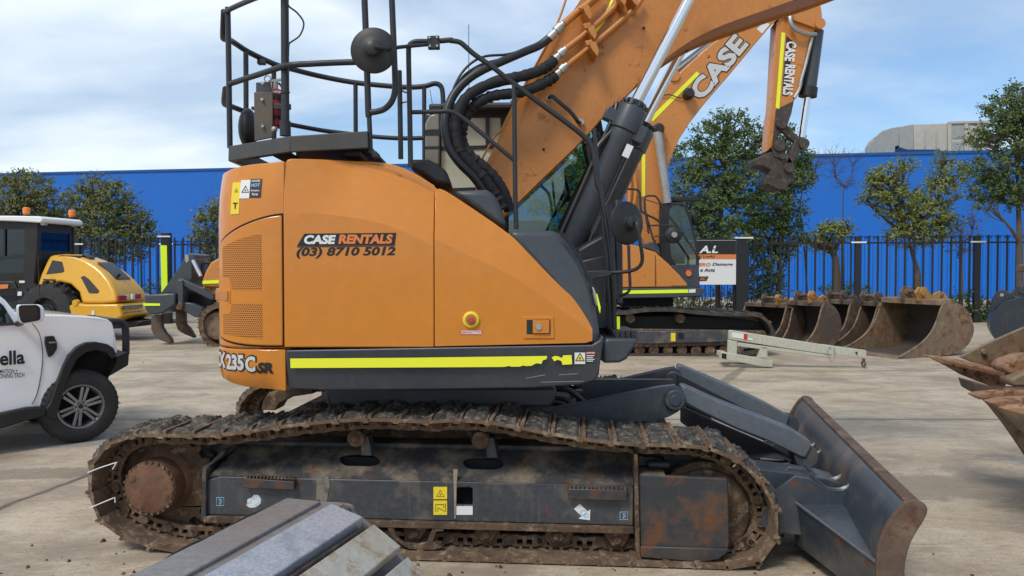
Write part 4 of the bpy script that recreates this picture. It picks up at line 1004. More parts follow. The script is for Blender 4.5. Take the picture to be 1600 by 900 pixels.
rail([(1010, -40, .08), (1018, 150, .08), (1028, 400, .08), (1028, 490, .08), (1010, 550, .08), (970, 590, .08), (920, 605, .08), (893, 608, .08)], .020, name='gate_rail')
rail([(887, 600, .1), (893, 720, .1), (896, 815, .1)], .016, sm=0, name='gate_rail')
b = MB(H); b.prism(H.uz('a', [(880, 812), (925, 815), (942, 832), (942, 850), (905, 850), (900, 830), (880, 822)], .09), .09, .16); b.build('gate_hinge', M['rail'], EX, bevel=.006)
rail([(1052, 382, .5), (1056, 600, .5), (1060, 860, .5)], .018, sm=0, name='grab_post')
b = MB(H); b.tube(A_([(1060, 485, .5), (1085, 500, .45), (1105, 498, .3)]), .006, 6, smooth=3); b.tube(A_([(1062, 560, .5), (1080, 552, .45), (1100, 552, .3)]), .005, 6, smooth=3); b.build('tie_cable', M['hose'], EX)
b = MB(H); b.box(*[tuple(x) for x in (A_([(285, 348, 1.7)])[0] - Vector((0, .02, 0)), A_([(325, 322, 1.7)])[0] + Vector((0, .04, 0)))]); b.build('rail_light', M['black'], EX, bevel=.006)
# front access rails
rail(A_([(1113, 905, .2), (1108, 600, .2), (1102, 300, .2), (1106, 250, .2), (1125, 230, .2), (1160, 224, .2), (1240, 224, .2), (1330, 216, .2)]) + H.tp('b', [(190, 190, .2), (235, 198, .2), (270, 226, .2), (305, 256, .2), (390, 315, .2), (480, 386, .2), (640, 505, .2), (740, 578, .2), (805, 630, .2), (845, 672, .2), (866, 735, .2), (880, 860, .2)]) + H.tp('d', [(672, 160, .2), (694, 280, .2), (708, 400, .22), (716, 520, .24), (722, 662, .26)]), .0175, name='hand_rail')
rail(H.tp('b', [(490, 395, .2), (495, 905, .2)]) + H.tp('d', [(375, 288, .2)]), .0165, sm=0, name='hand_rail')
rail(H.tp('b', [(12, 526, .2), (120, 524, .2), (185, 522, .2), (230, 540, .2), (290, 585, .2), (380, 660, .2), (492, 752, .2)]), .0155, name='hand_rail')
# mirror on the rail, seen from behind
def mirror(c, axis, r, arm, parentname='mirror', squash=1.0):
    b = MB(H); c = Vector(c); ax = Vector(axis).normalized()
    b.lathe(c - ax * .015, c + ax * .028, [(0, r * .97), (.2, r), (.38, r * .985), (.55, r * .90), (.75, r * .62), (.9, r * .40), (1, r * .36)], 48)
    m = b.build('mirror', M['black'], EX)
    b = MB(H); b.lathe(c + ax * .026, c + ax * .08, [(0, r * .33), (.25, r * .35), (.8, r * .32), (1, r * .22)], 24); b.build('pivot', M['rail'], m)
    b = MB(H); b.torus(c + ax * .030, ax, r * .36, .006, 20, 6); b.build('pivot_ring', M['rail'], m)
    b = MB(H); b.lathe(c - ax * .0155, c - ax * .022, [(0, r * .93), (1, r * .9)], 40); b.build('mirror_glass', M['mirrorg'], m)
    b = MB(H); b.tube(arm, .0125, 10, smooth=4); b.build('arm', M['rail'], m); return m
mc = H.L('a', 912, 272, -.08)
mirror(mc, (0, -1, 0), .146, [mc + Vector((.02, -.095, .0))] + A_([(980, 262, -.14), (1080, 252, .1), (1210, 240, .18)]))
b = MB(H); b.prism(H.uz('a', roundpts([(1202, 194), (1268, 190), (1271, 262), (1207, 263)], 6), .15), .15, .19); br = b.build('mirror_bracket', M['rail'], EX, bevel=.004)
for x, y in ((1215, 205), (1255, 203), (1217, 250), (1256, 249)): b = MB(H); p = H.L('a', x, y, .15); b.cyl(p, p - Vector((0, .012, 0)), .008, 8); b.build('bolt', M['galv'], br)
mc2 = H.L('d', 765, 267, .1); b_ax = Vector((.55, -.84, .02))
mirror(mc2, b_ax, .147, [mc2 + b_ax.normalized() * .09] + H.tp('d', [(800, 275, 0), (812, 340, 0), (818, 395, .02), (805, 422, .04), (770, 436, .08), (700, 442, .15)]))
b = MB(H); b.tube(H.tp('d', [(770, 345, .08), (772, 420, .08), (775, 490, .1), (765, 512, .12), (740, 522, .2)]), .010, 8, smooth=4); b.build('mirror_stay', M['rail'], EX)
b = MB(H); b.prism(H.uz('d', [(612, 436), (690, 432), (708, 436), (708, 450), (690, 456), (650, 462), (635, 472)], .1), .08, .2); b.build('mirror_mount', M['rail'], EX, bevel=.006)
# vertical grab rails by the fairing
b = MB(H); b.tube(H.tp('s', [(205, 60, .3), (215, 180, .3), (240, 420, .3), (262, 700, .3), (270, 880, .3)]), .013, 8, smooth=3); b.build('grab_rail', M['rail'], EX)
b = MB(H); b.tube(H.tp('s', [(270, 420, .5), (285, 600, .5), (300, 860, .5)]), .022, 8, smooth=3); b.build('front_post', M['rail'], EX)
b = MB(H); b.bar(H.L('s', 318, 400, .7), H.L('s', 322, 885, .55), .05, .05); b.build('front_post', M['rail'], EX, bevel=.006)

# extinguisher and its guard plate on the platform
b = MB(H); b.prism(H.uz('a', [(265, 498), (367, 494), (367, 742), (268, 762)], .3), .3, .32); gp_ = b.build('guard_plate', paint('brown_plate', (.085, .075, .062), .5, dirt=.3, bump=.2), EX, bevel=.004)
b = MB(H); b.prism(H.uz('a', [(276, 446), (352, 442), (356, 496), (276, 500)], .33), .33, .36); b.build('upper_plate', M['char'], gp_, bevel=.003)
for x, y in ((313, 540), (316, 684), (315, 452)): b = MB(H); p = H.L('a', x, y, .3); b.cyl(p, p - Vector((0, .02, 0)), .010, 10); b.build('bolt', M['galv'], gp_)
ec0, ec1 = H.L('a', 388, 690, .42), H.L('a', 384, 480, .42)
b = MB(H); b.lathe(ec0, ec1, [(0, .05), (.03, .058), (.85, .058), (.95, .045), (1, .02)], 20); ext = b.build('extinguisher', M['red'], EX)
b = MB(H)
for z0, z1, mt in ((520, 545, 0), (630, 650, 0)): b.lathe(H.L('a', 388, z1, .42), H.L('a', 388, z0, .42), [(0, .061), (1, .061)], 20)
b.build('strap', M['black'], ext)
b = MB(H); b.lathe(H.L('a', 386, 512, .42), H.L('a', 386, 500, .42), [(0, .0605), (1, .0605)], 20); b.lathe(H.L('a', 387, 560, .42), H.L('a', 387, 620, .42), [(0, .0600), (1, .0600)], 20, ) if False else None
b.build('label', M['lblwht'], ext)
b = MB(H); b.tube([ec1, ec1 + Vector((0, 0, .05))], .016, 8); b.bar(ec1 + Vector((-.05, 0, .05)), ec1 + Vector((.05, 0, .065)), .02, .015); b.build('valve', M['galv'], ext)
b = MB(H); b.torus(H.L('a', 340, 428, .33), (0, 1, .1), .022, .004, 18, 5); b.build('lifting_ring', M['galv'], gp_)
b = MB(H); b.tube(H.tp('a', [(400, 450, .42), (418, 480, .4), (412, 560, .36), (414, 680, .36)]), .008, 6, smooth=4); b.build('hose', M['hose'], ext)
b = MB(H); p = H.L('a', 235, 695, .8); b.sphere(p, .15, 20, 12, (.45, .75, 1.0)); b.build('rear_mirror', M['black'], EX)
b = MB(H); b.box(tuple(A_([(250, 590, .5)])[0]), tuple(A_([(275, 575, .5)])[0] + Vector((0, .05, 0)))); b.box(tuple(A_([(372, 590, .2)])[0]), tuple(A_([(462, 560, .2)])[0] + Vector((0, .03, 0)))); b.build('mast_bracket', M['rail'], EX, bevel=.004)
p = H.L('a', 376, 700, .25); b = MB(H); b.sphere(p, .022, 12, 8); b.build('work_lamp', M['galv'], EX)

# ---- boom
VB0, VB1 = 1.20, 1.80
top = H.uz('b', [(300, 905), (345, 815), (440, 620), (515, 455), (625, 245), (760, 60), (830, -60)], VB0) + H.uz('P', [(960, -120), (1100, -230), (1290, -250), (1420, -180)], VB0)
bot = H.uz('P', [(1500, -85), (1400, -55), (1310, -22)], VB0) + H.uz('j', [(790, 0), (700, 31), (600, 66), (500, 101), (410, 140), (330, 183), (255, 234), (180, 292), (110, 358), (60, 412), (0, 461)], VB0) + H.uz('b', [(1000, 440), (930, 520), (860, 600), (815, 650), (740, 725), (640, 820), (560, 898)], VB0) + H.uz('P', [(800, 325), (770, 350), (735, 340)], VB0)
tc_ = curve2(top, 3); bc_ = curve2(bot, 3)
b = MB(H); b.prism(tc_ + bc_, VB0, VB0 + .03); b.prism(tc_ + bc_, VB1 - .03, VB1)
BM = b.build('boom', M['orange_boom'], EX, bevel=.004)
# top and bottom flange plates between the side plates, set in from the edges
def flange(line, inset, name):
    b = MB(H)
    cen = Vector((sum(p[0] for p in tc_ + bc_) / len(tc_ + bc_), sum(p[1] for p in tc_ + bc_) / len(tc_ + bc_)))
    for (a, za), (c_, zc) in zip(line, line[1:]):
        d = Vector((c_ - a, zc - za)).normalized(); n_ = Vector((-d.y, d.x)) * inset
        P0, P1 = Vector((a, za)), Vector((c_, zc)); Q0, Q1 = P0 + n_, P1 + n_; R0, R1 = P0 + n_ * 1.7, P1 + n_ * 1.7
        b.hexa([(Q0.x, VB0 + .03, Q0.y), (Q1.x, VB0 + .03, Q1.y), (Q1.x, VB1 - .03, Q1.y), (Q0.x, VB1 - .03, Q0.y), (R0.x, VB0 + .03, R0.y), (R1.x, VB0 + .03, R1.y), (R1.x, VB1 - .03, R1.y), (R0.x, VB1 - .03, R0.y)])
    return b.build(name, M['orange_boom'], BM)
flange(tc_, -.02, 'top_flange'); flange(bc_, -.02, 'bottom_flange')
# top weld bead / thin pipe along the boom edge
b = MB(H); b.tube(H.tp('b', [(330, 760, 1.15), (400, 640, 1.15), (430, 610, 1.12), (470, 530, 1.13), (560, 360, 1.15), (640, 220, 1.15), (700, 90, 1.15), (735, -10, 1.15)]), .010, 6, smooth=4); b.build('edge_pipe', M['orange_boom'], BM)
b = MB(H); b.tube(H.tp('b', [(350, 790, 1.12), (415, 665, 1.12), (500, 480, 1.12), (600, 290, 1.12), (655, 190, 1.12)]), .009, 6, smooth=4); b.build('edge_pipe', M['orange_boom'], BM)
# hard pipes on the near side of the boom
def bpipe(pts, r): b = MB(H); b.tube(H.tp('b', pts), r, 10, smooth=4); return b.build('hydraulic_pipe', M['orange_boom'], BM)
bpipe([(722, 112, 1.05), (790, 55, 1.1), (850, 12, 1.12), (910, -40, 1.12)], .030)
bpipe([(733, 228, 1.08), (840, 145, 1.1), (930, 62, 1.12), (965, 25, 1.12), (972, -30, 1.12)], .024)
bpipe([(738, 305, 1.08), (850, 218, 1.12), (960, 125, 1.14), (1050, 45, 1.14), (1090, -10, 1.14)], .022)
bpipe([(800, 45, 1.02), (880, -20, 1.05)], .02)
b = MB(H); b.tube(H.tp('b', [(868, 150, 1.17), (905, 100, 1.17), (940, 30, 1.17), (960, -10, 1.17)]), .018, 6); b.build('yellow_stripe', M['fluoroy'], BM)
for x, y in ((830, 65), (852, 158), (862, 235), (1045, 0), (990, 0)):
    b = MB(H); q = H.uz('b', roundpts([(x - 27, y - 30), (x + 8, y - 32), (x + 22, y + 12), (x + 14, y + 38), (x - 8, y + 10)], 6), 1.05)
    b.prism(q, 1.0, 1.19); o = b.build('pipe_clamp', M['orange_boom'], BM, bevel=.006)
for x, y in ((832, 125), (840, 205)):
    b = MB(H); q = H.uz('b', [(x - 20, y - 10), (x + 12, y - 18), (x + 22, y + 2), (x - 10, y + 14)], 1.02); b.prism(q, 1.0, 1.04); b.build('clamp_cap', M['orange_boom'], BM, bevel=.004)
def fitting(x0, y0, x1, y1, r, v=1.06):
    a, c_ = H.L('b', x0, y0, v), H.L('b', x1, y1, v); b = MB(H)
    b.lathe(a, c_, [(0, r), (.3, r), (.32, r * .85), (.45, r * .85), (.47, r * 1.15), (.8, r * 1.15), (.82, r * .8), (1, r * .8)], 12); return b.build('hose_fitting', M['galv'], EX)
fitting(655, 180, 722, 110, .035); fitting(675, 283, 733, 228, .032); fitting(680, 358, 738, 303, .032)
def hose(pts, r, mat='sleeve', name='hydraulic_hose', wob=0):
    P = catmull(H.tp('b', pts), 6)
    rr = [r * (1 + wob * noise.noise(Vector((k * .9, pts[0][0], 0)))) for k in range(len(P))] if wob else r
    b = MB(H); b.tube(P, rr, 10); return b.build(name, M[mat], EX)
hose([(662, 172, 1.06), (610, 212, 1.05), (540, 242, 1.0), (440, 285, .95), (340, 330, .9), (270, 375, .88), (210, 440, .85), (175, 520, .82), (165, 600, .8), (185, 690, .8), (235, 765, .8), (300, 830, .82), (350, 900, .85)], .033, 'hose')
hose([(678, 282, 1.06), (640, 315, 1.03), (570, 345, .98), (480, 368, .92), (400, 385, .9), (320, 420, .88), (260, 465, .85), (222, 540, .83), (215, 620, .83), (235, 710, .83), (290, 775, .85), (350, 840, .86), (400, 910, .88), (440, 980, .9)], .043, wob=.35)
hose([(684, 356, 1.06), (640, 385, 1.03), (560, 420, .98), (480, 438, .94), (400, 448, .92), (330, 475, .9), (280, 520, .9), (250, 590, .9), (245, 660, .9), (280, 725, .9), (340, 775, .92), (400, 835, .93), (445, 910, .95), (470, 990, .97)], .042, wob=.35)
hose([(200, 560, .95), (205, 640, .95), (225, 720, .95), (270, 790, .95), (330, 850, .95), (370, 910, .95), (400, 980, .95)], .038, wob=.3)
hose([(520, 240, .98), (450, 256, .95), (360, 263, .93), (300, 288, .9), (250, 335, .88), (215, 395, .85), (200, 440, .85)], .010, 'hose')
hose([(500, 262, .98), (410, 282, .95), (330, 305, .92), (260, 350, .9), (225, 400, .88), (205, 440, .88)], .010, 'hose')
hose([(860, 640, 1.1), (870, 700, 1.1), (880, 800, 1.1), (870, 900, 1.1)], .014, 'hose'); hose([(880, 620, 1.1), (905, 700, 1.1), (900, 760, 1.1), (860, 870, 1.1)], .014, 'hose'); hose([(840, 660, 1.1), (845, 740, 1.1), (870, 820, 1.1)], .02, 'hose')
# grab handle on the boom plate
b = MB(H); b.tube(H.tp('b', [(652, 460, 1.19), (668, 452, 1.08), (700, 478, 1.06), (750, 520, 1.06), (775, 550, 1.06), (790, 572, 1.08), (800, 576, 1.19)]), .016, 8, smooth=4); gh = b.build('grab_handle', M['black'], BM)
b = MB(H)
for x, y in ((654, 462), (801, 574)): p = H.L('b', x, y, 1.19); b.cyl(p, p - Vector((0, .025, 0)), .026, 14)
b.build('handle_boss', M['galv'], gh)
b = MB(H)
for x, y in ((1097, 132), (628, 700)): p = H.L('b', x, y, 1.195); b.cyl(p, p - Vector((0, .012, 0)), .010, 10)
b.build('plug', M['dark'], BM)
# boom cylinders
def cylinder(vc, ax0, ax1, ax2, near=True, rb=.098, rr_=.047):
    p0, p1, p2 = H.L('P', *ax0, vc), H.L('P', *ax1, vc), H.L('P', *ax2, vc)
    b = MB(H); b.lathe(p0, p1, [(0, rb * .8), (.02, rb), (.80, rb), (.81, rb * 1.06), (.86, rb * 1.06), (.865, rb * 1.22), (.985, rb * 1.22), (1, rb * 1.05)], 32); bc = b.build('boom_cylinder', M['char'], EX, bevel=.003)
    b = MB(H); d = (p1 - p0).normalized(); b.lathe(p1, p1 + d * .05, [(0, rb * .95), (1, rb * .8)], 28)
    a = d.orthogonal().normalized(); c_ = d.cross(a)
    for k in range(12):
        an = 2 * pi * k / 12; q = p1 + (a * cos(an) + c_ * sin(an)) * rb * 1.02; b.cyl(q, q + d * .035, .012, 6)
    b.build('gland', M['rail'], bc)
    b = MB(H); b.lathe(p1 + d * .04, p2, [(0, rr_), (1, rr_)], 28); b.build('rod', M['chrome'], bc)
    return bc, p0, p1, d
bc, p0, p1, d = cylinder(.98, (868, 440), (990, 168), (1092, -30))
nv_ = Vector((0, -1, 0)); sd = d.cross(nv_).normalized()
b = MB(H); b.tube([p0 + sd * .10 + nv_ * .05 + d * .1, p0 + sd * .115 + nv_ * .05 + d * .9, p1 + sd * .12 + nv_ * .04 - d * .30], .014, 8); b.tube([p0 - sd * .115 + nv_ * .03 + d * .2, p1 - sd * .12 + nv_ * .03 - d * .2, p1 - sd * .14 - d * .02], .016, 8, smooth=3); b.build('cylinder_pipe', M['rail'], bc)
b = MB(H); c_ = p1 - d * .13; b.bar(c_ - sd * .05 + nv_ * .0, c_ - sd * .19, .10, .10, d); b.bar(c_ + sd * .05 - d * .05, c_ + sd * .17 - d * .05, .14, .14, d); b.build('port_block', M['char'], bc, bevel=.01)
q_ = H.L('s', 362, 168, .87); b = MB(H); b.bar(q_ - d * .05, q_ + d * .05, .055, .004, (0, -1, 0)); b.build('warning_label', M['lblwht'], bc, smooth=False)
cylinder(1.98, (900, 440), (1003, 200), (1092, 24))
# hose bundle by the barrel top
b = MB(H); b.tube(H.tp('s', [(330, 0, 1.0), (300, 60, .95), (215, 160, .9), (210, 260, .9)]), .018, 8, smooth=4); b.build('hydraulic_hose', M['hose'], EX)
b = MB(H); b.tube(H.tp('s', [(215, 95, 1.1), (235, 180, 1.1), (240, 240, 1.1)]), .03, 8, smooth=4); b.tube(H.tp('s', [(190, 110, 1.1), (200, 180, 1.1), (215, 240, 1.1)]), .025, 8, smooth=4); b.build('hydraulic_hose', M['hose'], EX)

# ---- cab on the far side
VC0, VC1 = 1.95, 2.75
cab = H.uz('P', [(664, 195), (674, 180), (690, 170), (735, 160), (925, 160), (938, 180), (960, 300), (962, 420), (662, 420)], VC0)
def frameprism(outer, holes, v0, v1, name, mat, parent, bevel=.006):
    b = MB(H); b.prism(outer, v0, v1, holes=holes); return b.build(name, mat, parent, bevel=bevel)
w1 = H.uz('r', [(215, 270), (210, 500), (540, 480), (540, 285), (430, 285), (420, 270)], VC0)
hole1 = H.uz('r', roundpts([(225, 290), (640, 285), (640, 478), (225, 490)], 14), VC0)
hole2 = H.uz('r', roundpts([(222, 515), (640, 502), (640, 770), (222, 785)], 14), VC0)
hole3 = H.uz('P', roundpts([(795, 180), (920, 180), (946, 300), (948, 372), (795, 372)], 8), VC0)
CB = frameprism(cab, [hole1, hole2, hole3], VC0, VC0 + .05, 'cab', M['black'], EX)
b = MB(H); b.prism(cab, VC1 - .05, VC1, holes=[hole3]); b.build('far_wall', M['black'], CB, bevel=.006)
b = MB(H)
b.prism(hole3, VC0 + .02, VC0 + .026); b.build('window_glass', M['glass'], CB, smooth=False)
for h_ in (hole1, hole2): b = MB(H); b.prism(h_, VC0 + .012, VC0 + .03); b.build('reflection_pane', M['sky_pane'], CB, smooth=False)
x0, x1_ = cab[0][0], cab[4][0]; zr = cab[3][1]; zb_ = cab[-1][1]
b = MB(H); b.box((x0 + .03, VC0 + .05, zr - .09), (x1_, VC1 - .05, zr)); b.build('cab_roof', M['black'], CB, bevel=.02)
b = MB(H); b.box((x0, VC0 + .05, zb_), (x0 + .07, VC1 - .05, zr - .1)); b.build('cab_rear', M['black'], CB, bevel=.01)
b = MB(H); b.box((x0, VC0 + .05, zb_), (x1_, VC1 - .05, zb_ + .1)); b.build('cab_floor', M['black'], CB)
q = H.uz('r', [(110, 330), (140, 270), (210, 250), (210, 620), (110, 620)], VC0 - .05); b = MB(H); b.prism(q, VC0 - .06, VC0 - .01); b.build('corner_panel', M['corner_sky'], CB, bevel=.015)
b = MB(H); b.prism(H.uz('r', [(108, 372), (212, 368), (212, 412), (108, 412)], VC0 - .062), VC0 - .064, VC0 - .055); b.prism(H.uz('r', [(108, 490), (212, 488), (212, 506), (108, 508)], VC0 - .062), VC0 - .064, VC0 - .055); b.build('pane_band', M['black'], CB)
b = MB(H)
b.prism(H.uz('r', [(240, 190), (700, 190), (720, 160), (740, 200), (740, 232), (215, 235), (215, 200)], VC0 - .1), VC0 - .15, VC0 - .02); b.build('roof_visor', M['black'], CB, bevel=.015)
b = MB(H); b.bar(H.L('r', 548, 280, VC0 - .01), H.L('r', 548, 490, VC0 - .01), .035, .03, (0, 1, 0)); b.build('window_bar', M['black'], CB)
# rear side panes are opaque, their sky reflection painted in pale
# seat, console and levers seen through the glass
b = MB(H); sx = H.L('P', 840, 330, 2.3).x; b.box((sx - .5, 2.15, zb_ + .1), (sx + .1, 2.6, zb_ + .45)); b.box((sx - .62, 2.15, zb_ + .3), (sx - .45, 2.6, zb_ + 1.05)); b.build('seat', M['rail'], CB, bevel=.05, seg=3)
b = MB(H); b.tube(H.tp('s', [(20, 375, 2.2), (60, 385, 2.15), (85, 390, 2.1)]), .035, 10); b.tube(H.tp('s', [(58, 260, 2.1), (80, 340, 2.1), (88, 400, 2.1)]), .014, 8); b.tube(H.tp('s', [(10, 480, 2.1), (70, 400, 2.1)]), .014, 8); b.build('control_levers', M['black'], CB)
b = MB(H); b.tube(H.tp('s', [(45, 535, 1.9), (110, 390, 1.92), (190, 230, 1.95), (260, 80, 1.95)]), .026, 8); b.build('windscreen_pillar', M['black'], CB)
for x0_, y0_, x1__, y1_ in ((95, 430, 165, 240), (268, 30, 238, 150)):
    pass
b = MB(H); b.prism(H.uz('s', [(320, 0), (330, 0), (312, 45), (300, 45)], .95), .95, .97); b.build('tag_plate', M['lblwht'], EX)
# thin whip aerials
b = MB(H); b.tube(H.tp('b', [(277, 115, 2.3), (278, 480, 2.3)]), .0035, 5); b.build('aerial', M['rail'], EX)
b = MB(H); b.tube(H.tp('b', [(95, 420, 2.6), (112, 520, 2.6)]), .003, 5); b.build('aerial', M['rail'], EX)
# ================================================================ UNDERCARRIAGE
T = TF
loop_px = [(217, 677), (273, 679), (353, 677), (420, 667), (517, 656), (590, 653), (660, 657), (733, 654), (787, 662), (837, 671), (892, 681), (944, 688), (994, 693), (1048, 693), (1104, 697), (1146, 712), (1180, 738), (1206, 772), (1219, 812), (1214, 850), (1192, 880), (1160, 895),
           (1100, 899), (1000, 899), (900, 897), (800, 894), (700, 890), (600, 886), (500, 882), (400, 878), (310, 873), (258, 862), (205, 846), (165, 828), (144, 795), (136, 755), (143, 718), (170, 690)]
LP = [T.L('P', x, y, 0) for x, y in loop_px]
for p in LP:
    if p.z < .03: p.z = .012
cl = catmull(LP, 10, closed=True)
acc = [0.0]
for k in range(len(cl)): acc.append(acc[-1] + (cl[(k + 1) % len(cl)] - cl[k]).length)
PER = acc[-1]; NS = 50; PITCHL = PER / NS
def along(s):
    s %= PER; lo, hi = 0, len(cl)
    while hi - lo > 1:
        m_ = (lo + hi) // 2
        if acc[m_] <= s: lo = m_
        else: hi = m_
    return cl[lo % len(cl)].lerp(cl[(lo + 1) % len(cl)], (s - acc[lo]) / max(1e-9, acc[lo + 1] - acc[lo]))
SW = .60
def shoe_mesh(seed, L=None):
    """x along the run, y across (0 near edge), z outwards; the outer surface of the plate is z = 0"""
    L = L or PITCHL; rnd = random.Random(seed); b = MB(); h = L * .5
    b.mi = 0
    prof = [(-h + .004, -.022), (h * .55, -.022), (h * .75, -.034), (h + .006, -.034), (h + .012, -.012), (h - .004, 0), (-h + .02, 0), (-h + .008, .012), (-h - .004, .010)]
    b.prism([(p[0], p[1]) for p in prof], 0, SW)
    for gx, gw, gh in ((-h + .014, .010, .024), (h - .016, .006, .012)):        # grousers
        b.box((gx - gw, .002, -.002), (gx + gw, SW - .002, gh))
    # bolts on the inner face
    for yy in (.20, .38):
        for xx in (-h * .45, h * .25): b.cyl((xx, yy, -.022), (xx, yy, -.045), .014, 6)
    # chain links below the plate
    for y0 in (.205, .365):
        pr = [(-h - .022, -.05), (-h - .03, -.085), (-h - .01, -.112), (-h + .03, -.118), (h * .1, -.108), (h * .5, -.118), (h + .005, -.112), (h + .02, -.09), (h + .012, -.055), (h * .7, -.036), (-h * .7, -.036)]
        w1 = [(-h * .5, -.052), (-h * .5, -.086), (-h * .12, -.086), (-h * .12, -.052)]; w2 = [(h * .14, -.052), (h * .14, -.086), (h * .52, -.086), (h * .52, -.052)]
        b.prism(pr, y0, y0 + .032, holes=[w1, w2])
    b.cyl((-h, .19, -.082), (-h, .41, -.082), .022, 10); b.cyl((-h - .0, .196, -.082), (-h, .19, -.082), .030, 10)
    # stuck asphalt lumps on the outer face
    b.mi = 1
    nx, ny = 12, 34; ph = rnd.uniform(0, 50)
    def H_(i, j):
        x = -h * .78 + (h * 1.62) * i; y = .012 + (SW - .024) * j
        e = min(i, 1 - i) * 6; e2 = min(j, 1 - j) * 14; ed = min(1, e, e2)
        n_ = noise.noise(Vector((x * 16 + ph, y * 14, 0))); n2_ = noise.noise(Vector((x * 46 + ph, y * 42, 3)))
        cover = noise.noise(Vector((ph * 1.3, y * 4, 2))) + .35
        n3_ = noise.noise(Vector((x * 95 + ph, y * 90, 7)))
        z = (.036 + .030 * n_ + .024 * n2_ + .010 * n3_) * ed * max(0.25, min(1, cover * 2.4))
        return Vector((x + n2_ * .006 * ed, y + (.006 * n_ if j > .05 else -0.004 * abs(n2_)), max(-.004, z)))
    b.grid(H_, nx, ny)
    return b
smesh = []
for sd_ in range(6):
    o = shoe_mesh(sd_ * 7 + 1).build('track_shoe', [M['shoe'], M['lump']], None, ang=50); smesh.append(o.data); bpy.data.objects.remove(o)
def lay_track(parent, v0, mirror_=False, nm='crawler_track'):
    tr = bpy.data.objects.new(nm, None); col.objects.link(tr); tr.parent = parent; tr.location = (0, 0, 0)
    off = rootloc(parent)
    for k in range(NS):
        s = (k + .3) * PITCHL; a, b_ = along(s - PITCHL / 2), along(s + PITCHL / 2); c = (a + b_) / 2
        x = (b_ - a).normalized(); out_ = Vector((-x.z, 0, x.x))
        if out_.dot(Vector((c.x, 0, c.z)) - Vector((.1, 0, .45))) < 0: out_ = -out_
        y = Vector((0, 1, 0)); X = y.cross(out_).normalized()
        m = Matrix(((X.x, y.x, out_.x, c.x), (X.y, y.y, out_.y, v0), (X.z, y.z, out_.z, c.z), (0, 0, 0, 1)))
        jit = Matrix.Rotation(random.uniform(-.012, .012), 4, 'Y')
        w_ = T.m @ m @ jit
        o = bpy.data.objects.new('track_shoe', smesh[(k * 5 + (k // 7)) % 6]); col.objects.link(o); o.parent = tr
        o.matrix_local = Matrix.Translation(-off) @ w_
    return tr
lay_track(EX, 0.0); lay_track(EX, 2.38)
def tb(name, mat, parent=EX, bevel=0.0, fn=None, F=T, **k):
    b = MB(F); fn(b); return b.build(name, mat, parent, bevel=bevel, **k)
# sprocket and final drive
VS = .10
sc0 = T.L('e', 340, 490, VS)
def side_gear(v, near):
    c = Vector((sc0.x, v, sc0.z))
    n_ = 21; pts = []
    for k in range(n_):
        for f, r in ((0, .335), (.22, .335), (.36, .375), (.5, .385), (.64, .375), (.78, .335)):
            a = 2 * pi * (k + f) / n_; pts.append((c.x + cos(a) * r, c.z + sin(a) * r))
    b = MB(T); b.prism(pts, .285, .325, holes=[[(c.x + cos(-2 * pi * k / 30) * .10, c.z + sin(-2 * pi * k / 30) * .10) for k in range(30)]]); sp = b.build('sprocket', M['mudmetal'], EX, bevel=.003)
    b = MB(T); b.lathe((c.x, VS + .005, c.z), (c.x, .56, c.z), [(0, .175), (.015, .188), (.30, .190), (.32, .2), (.44, .235), (.46, .27), (.62, .27), (1, .28)], 44); fd = b.build('final_drive', M['hub'], EX, bevel=.002)
    b = MB(T); b.lathe((c.x, VS - .008, c.z), (c.x, VS + .006, c.z), [(0, .166), (.3, .172), (1, .176)], 44); cp = b.build('cover_plate', M['hub'], fd)
    for k in range(26):
        if k % 9 == 8: continue
        b = MB(T); a = 2 * pi * k / 26; x, z = c.x + cos(a) * .178, c.z + sin(a) * .178; b.cyl((x, VS + .01, z), (x, VS - .010, z), .0115, 6); b.build('cover_bolt', M['mudmetal'], fd)
    for a in (R(150), R(-25), R(-115)):
        b = MB(T)
        x, z = c.x + cos(a) * .135, c.z + sin(a) * .135; b.lathe((x, VS - .006, z), (x, VS - .014, z), [(0, .024), (1, .022)], 16); b.lathe((x, VS - .013, z), (x, VS - .019, z), [(0, .012), (1, .011)], 6)
        b.build('drain_plug', M['hub'], fd)
side_gear(.1, True)
# motor guard behind sprocket
tb('drive_housing', M['mudmetal'], fn=lambda b: b.prism(T.uz('e', [(560, 300), (640, 330), (640, 640), (500, 645), (440, 560)], .35), .34, .58))
# idler
ic = T.L('g', 655, 650, .22)
b = MB(T); b.lathe((ic.x, .19, ic.z), (ic.x, .41, ic.z), [(0, .10), (.02, .255), (.1, .285), (.25, .29), (.3, .33), (.7, .33), (.75, .29), (.9, .285), (.98, .255), (1, .1)], 48); b.build('idler_wheel', M['mudmetal'], EX)
b = MB(T); b.lathe((ic.x, .15, ic.z), (ic.x, .19, ic.z), [(0, .06), (.3, .09), (1, .1)], 24); b.build('idler_hub', M['hub'], EX)
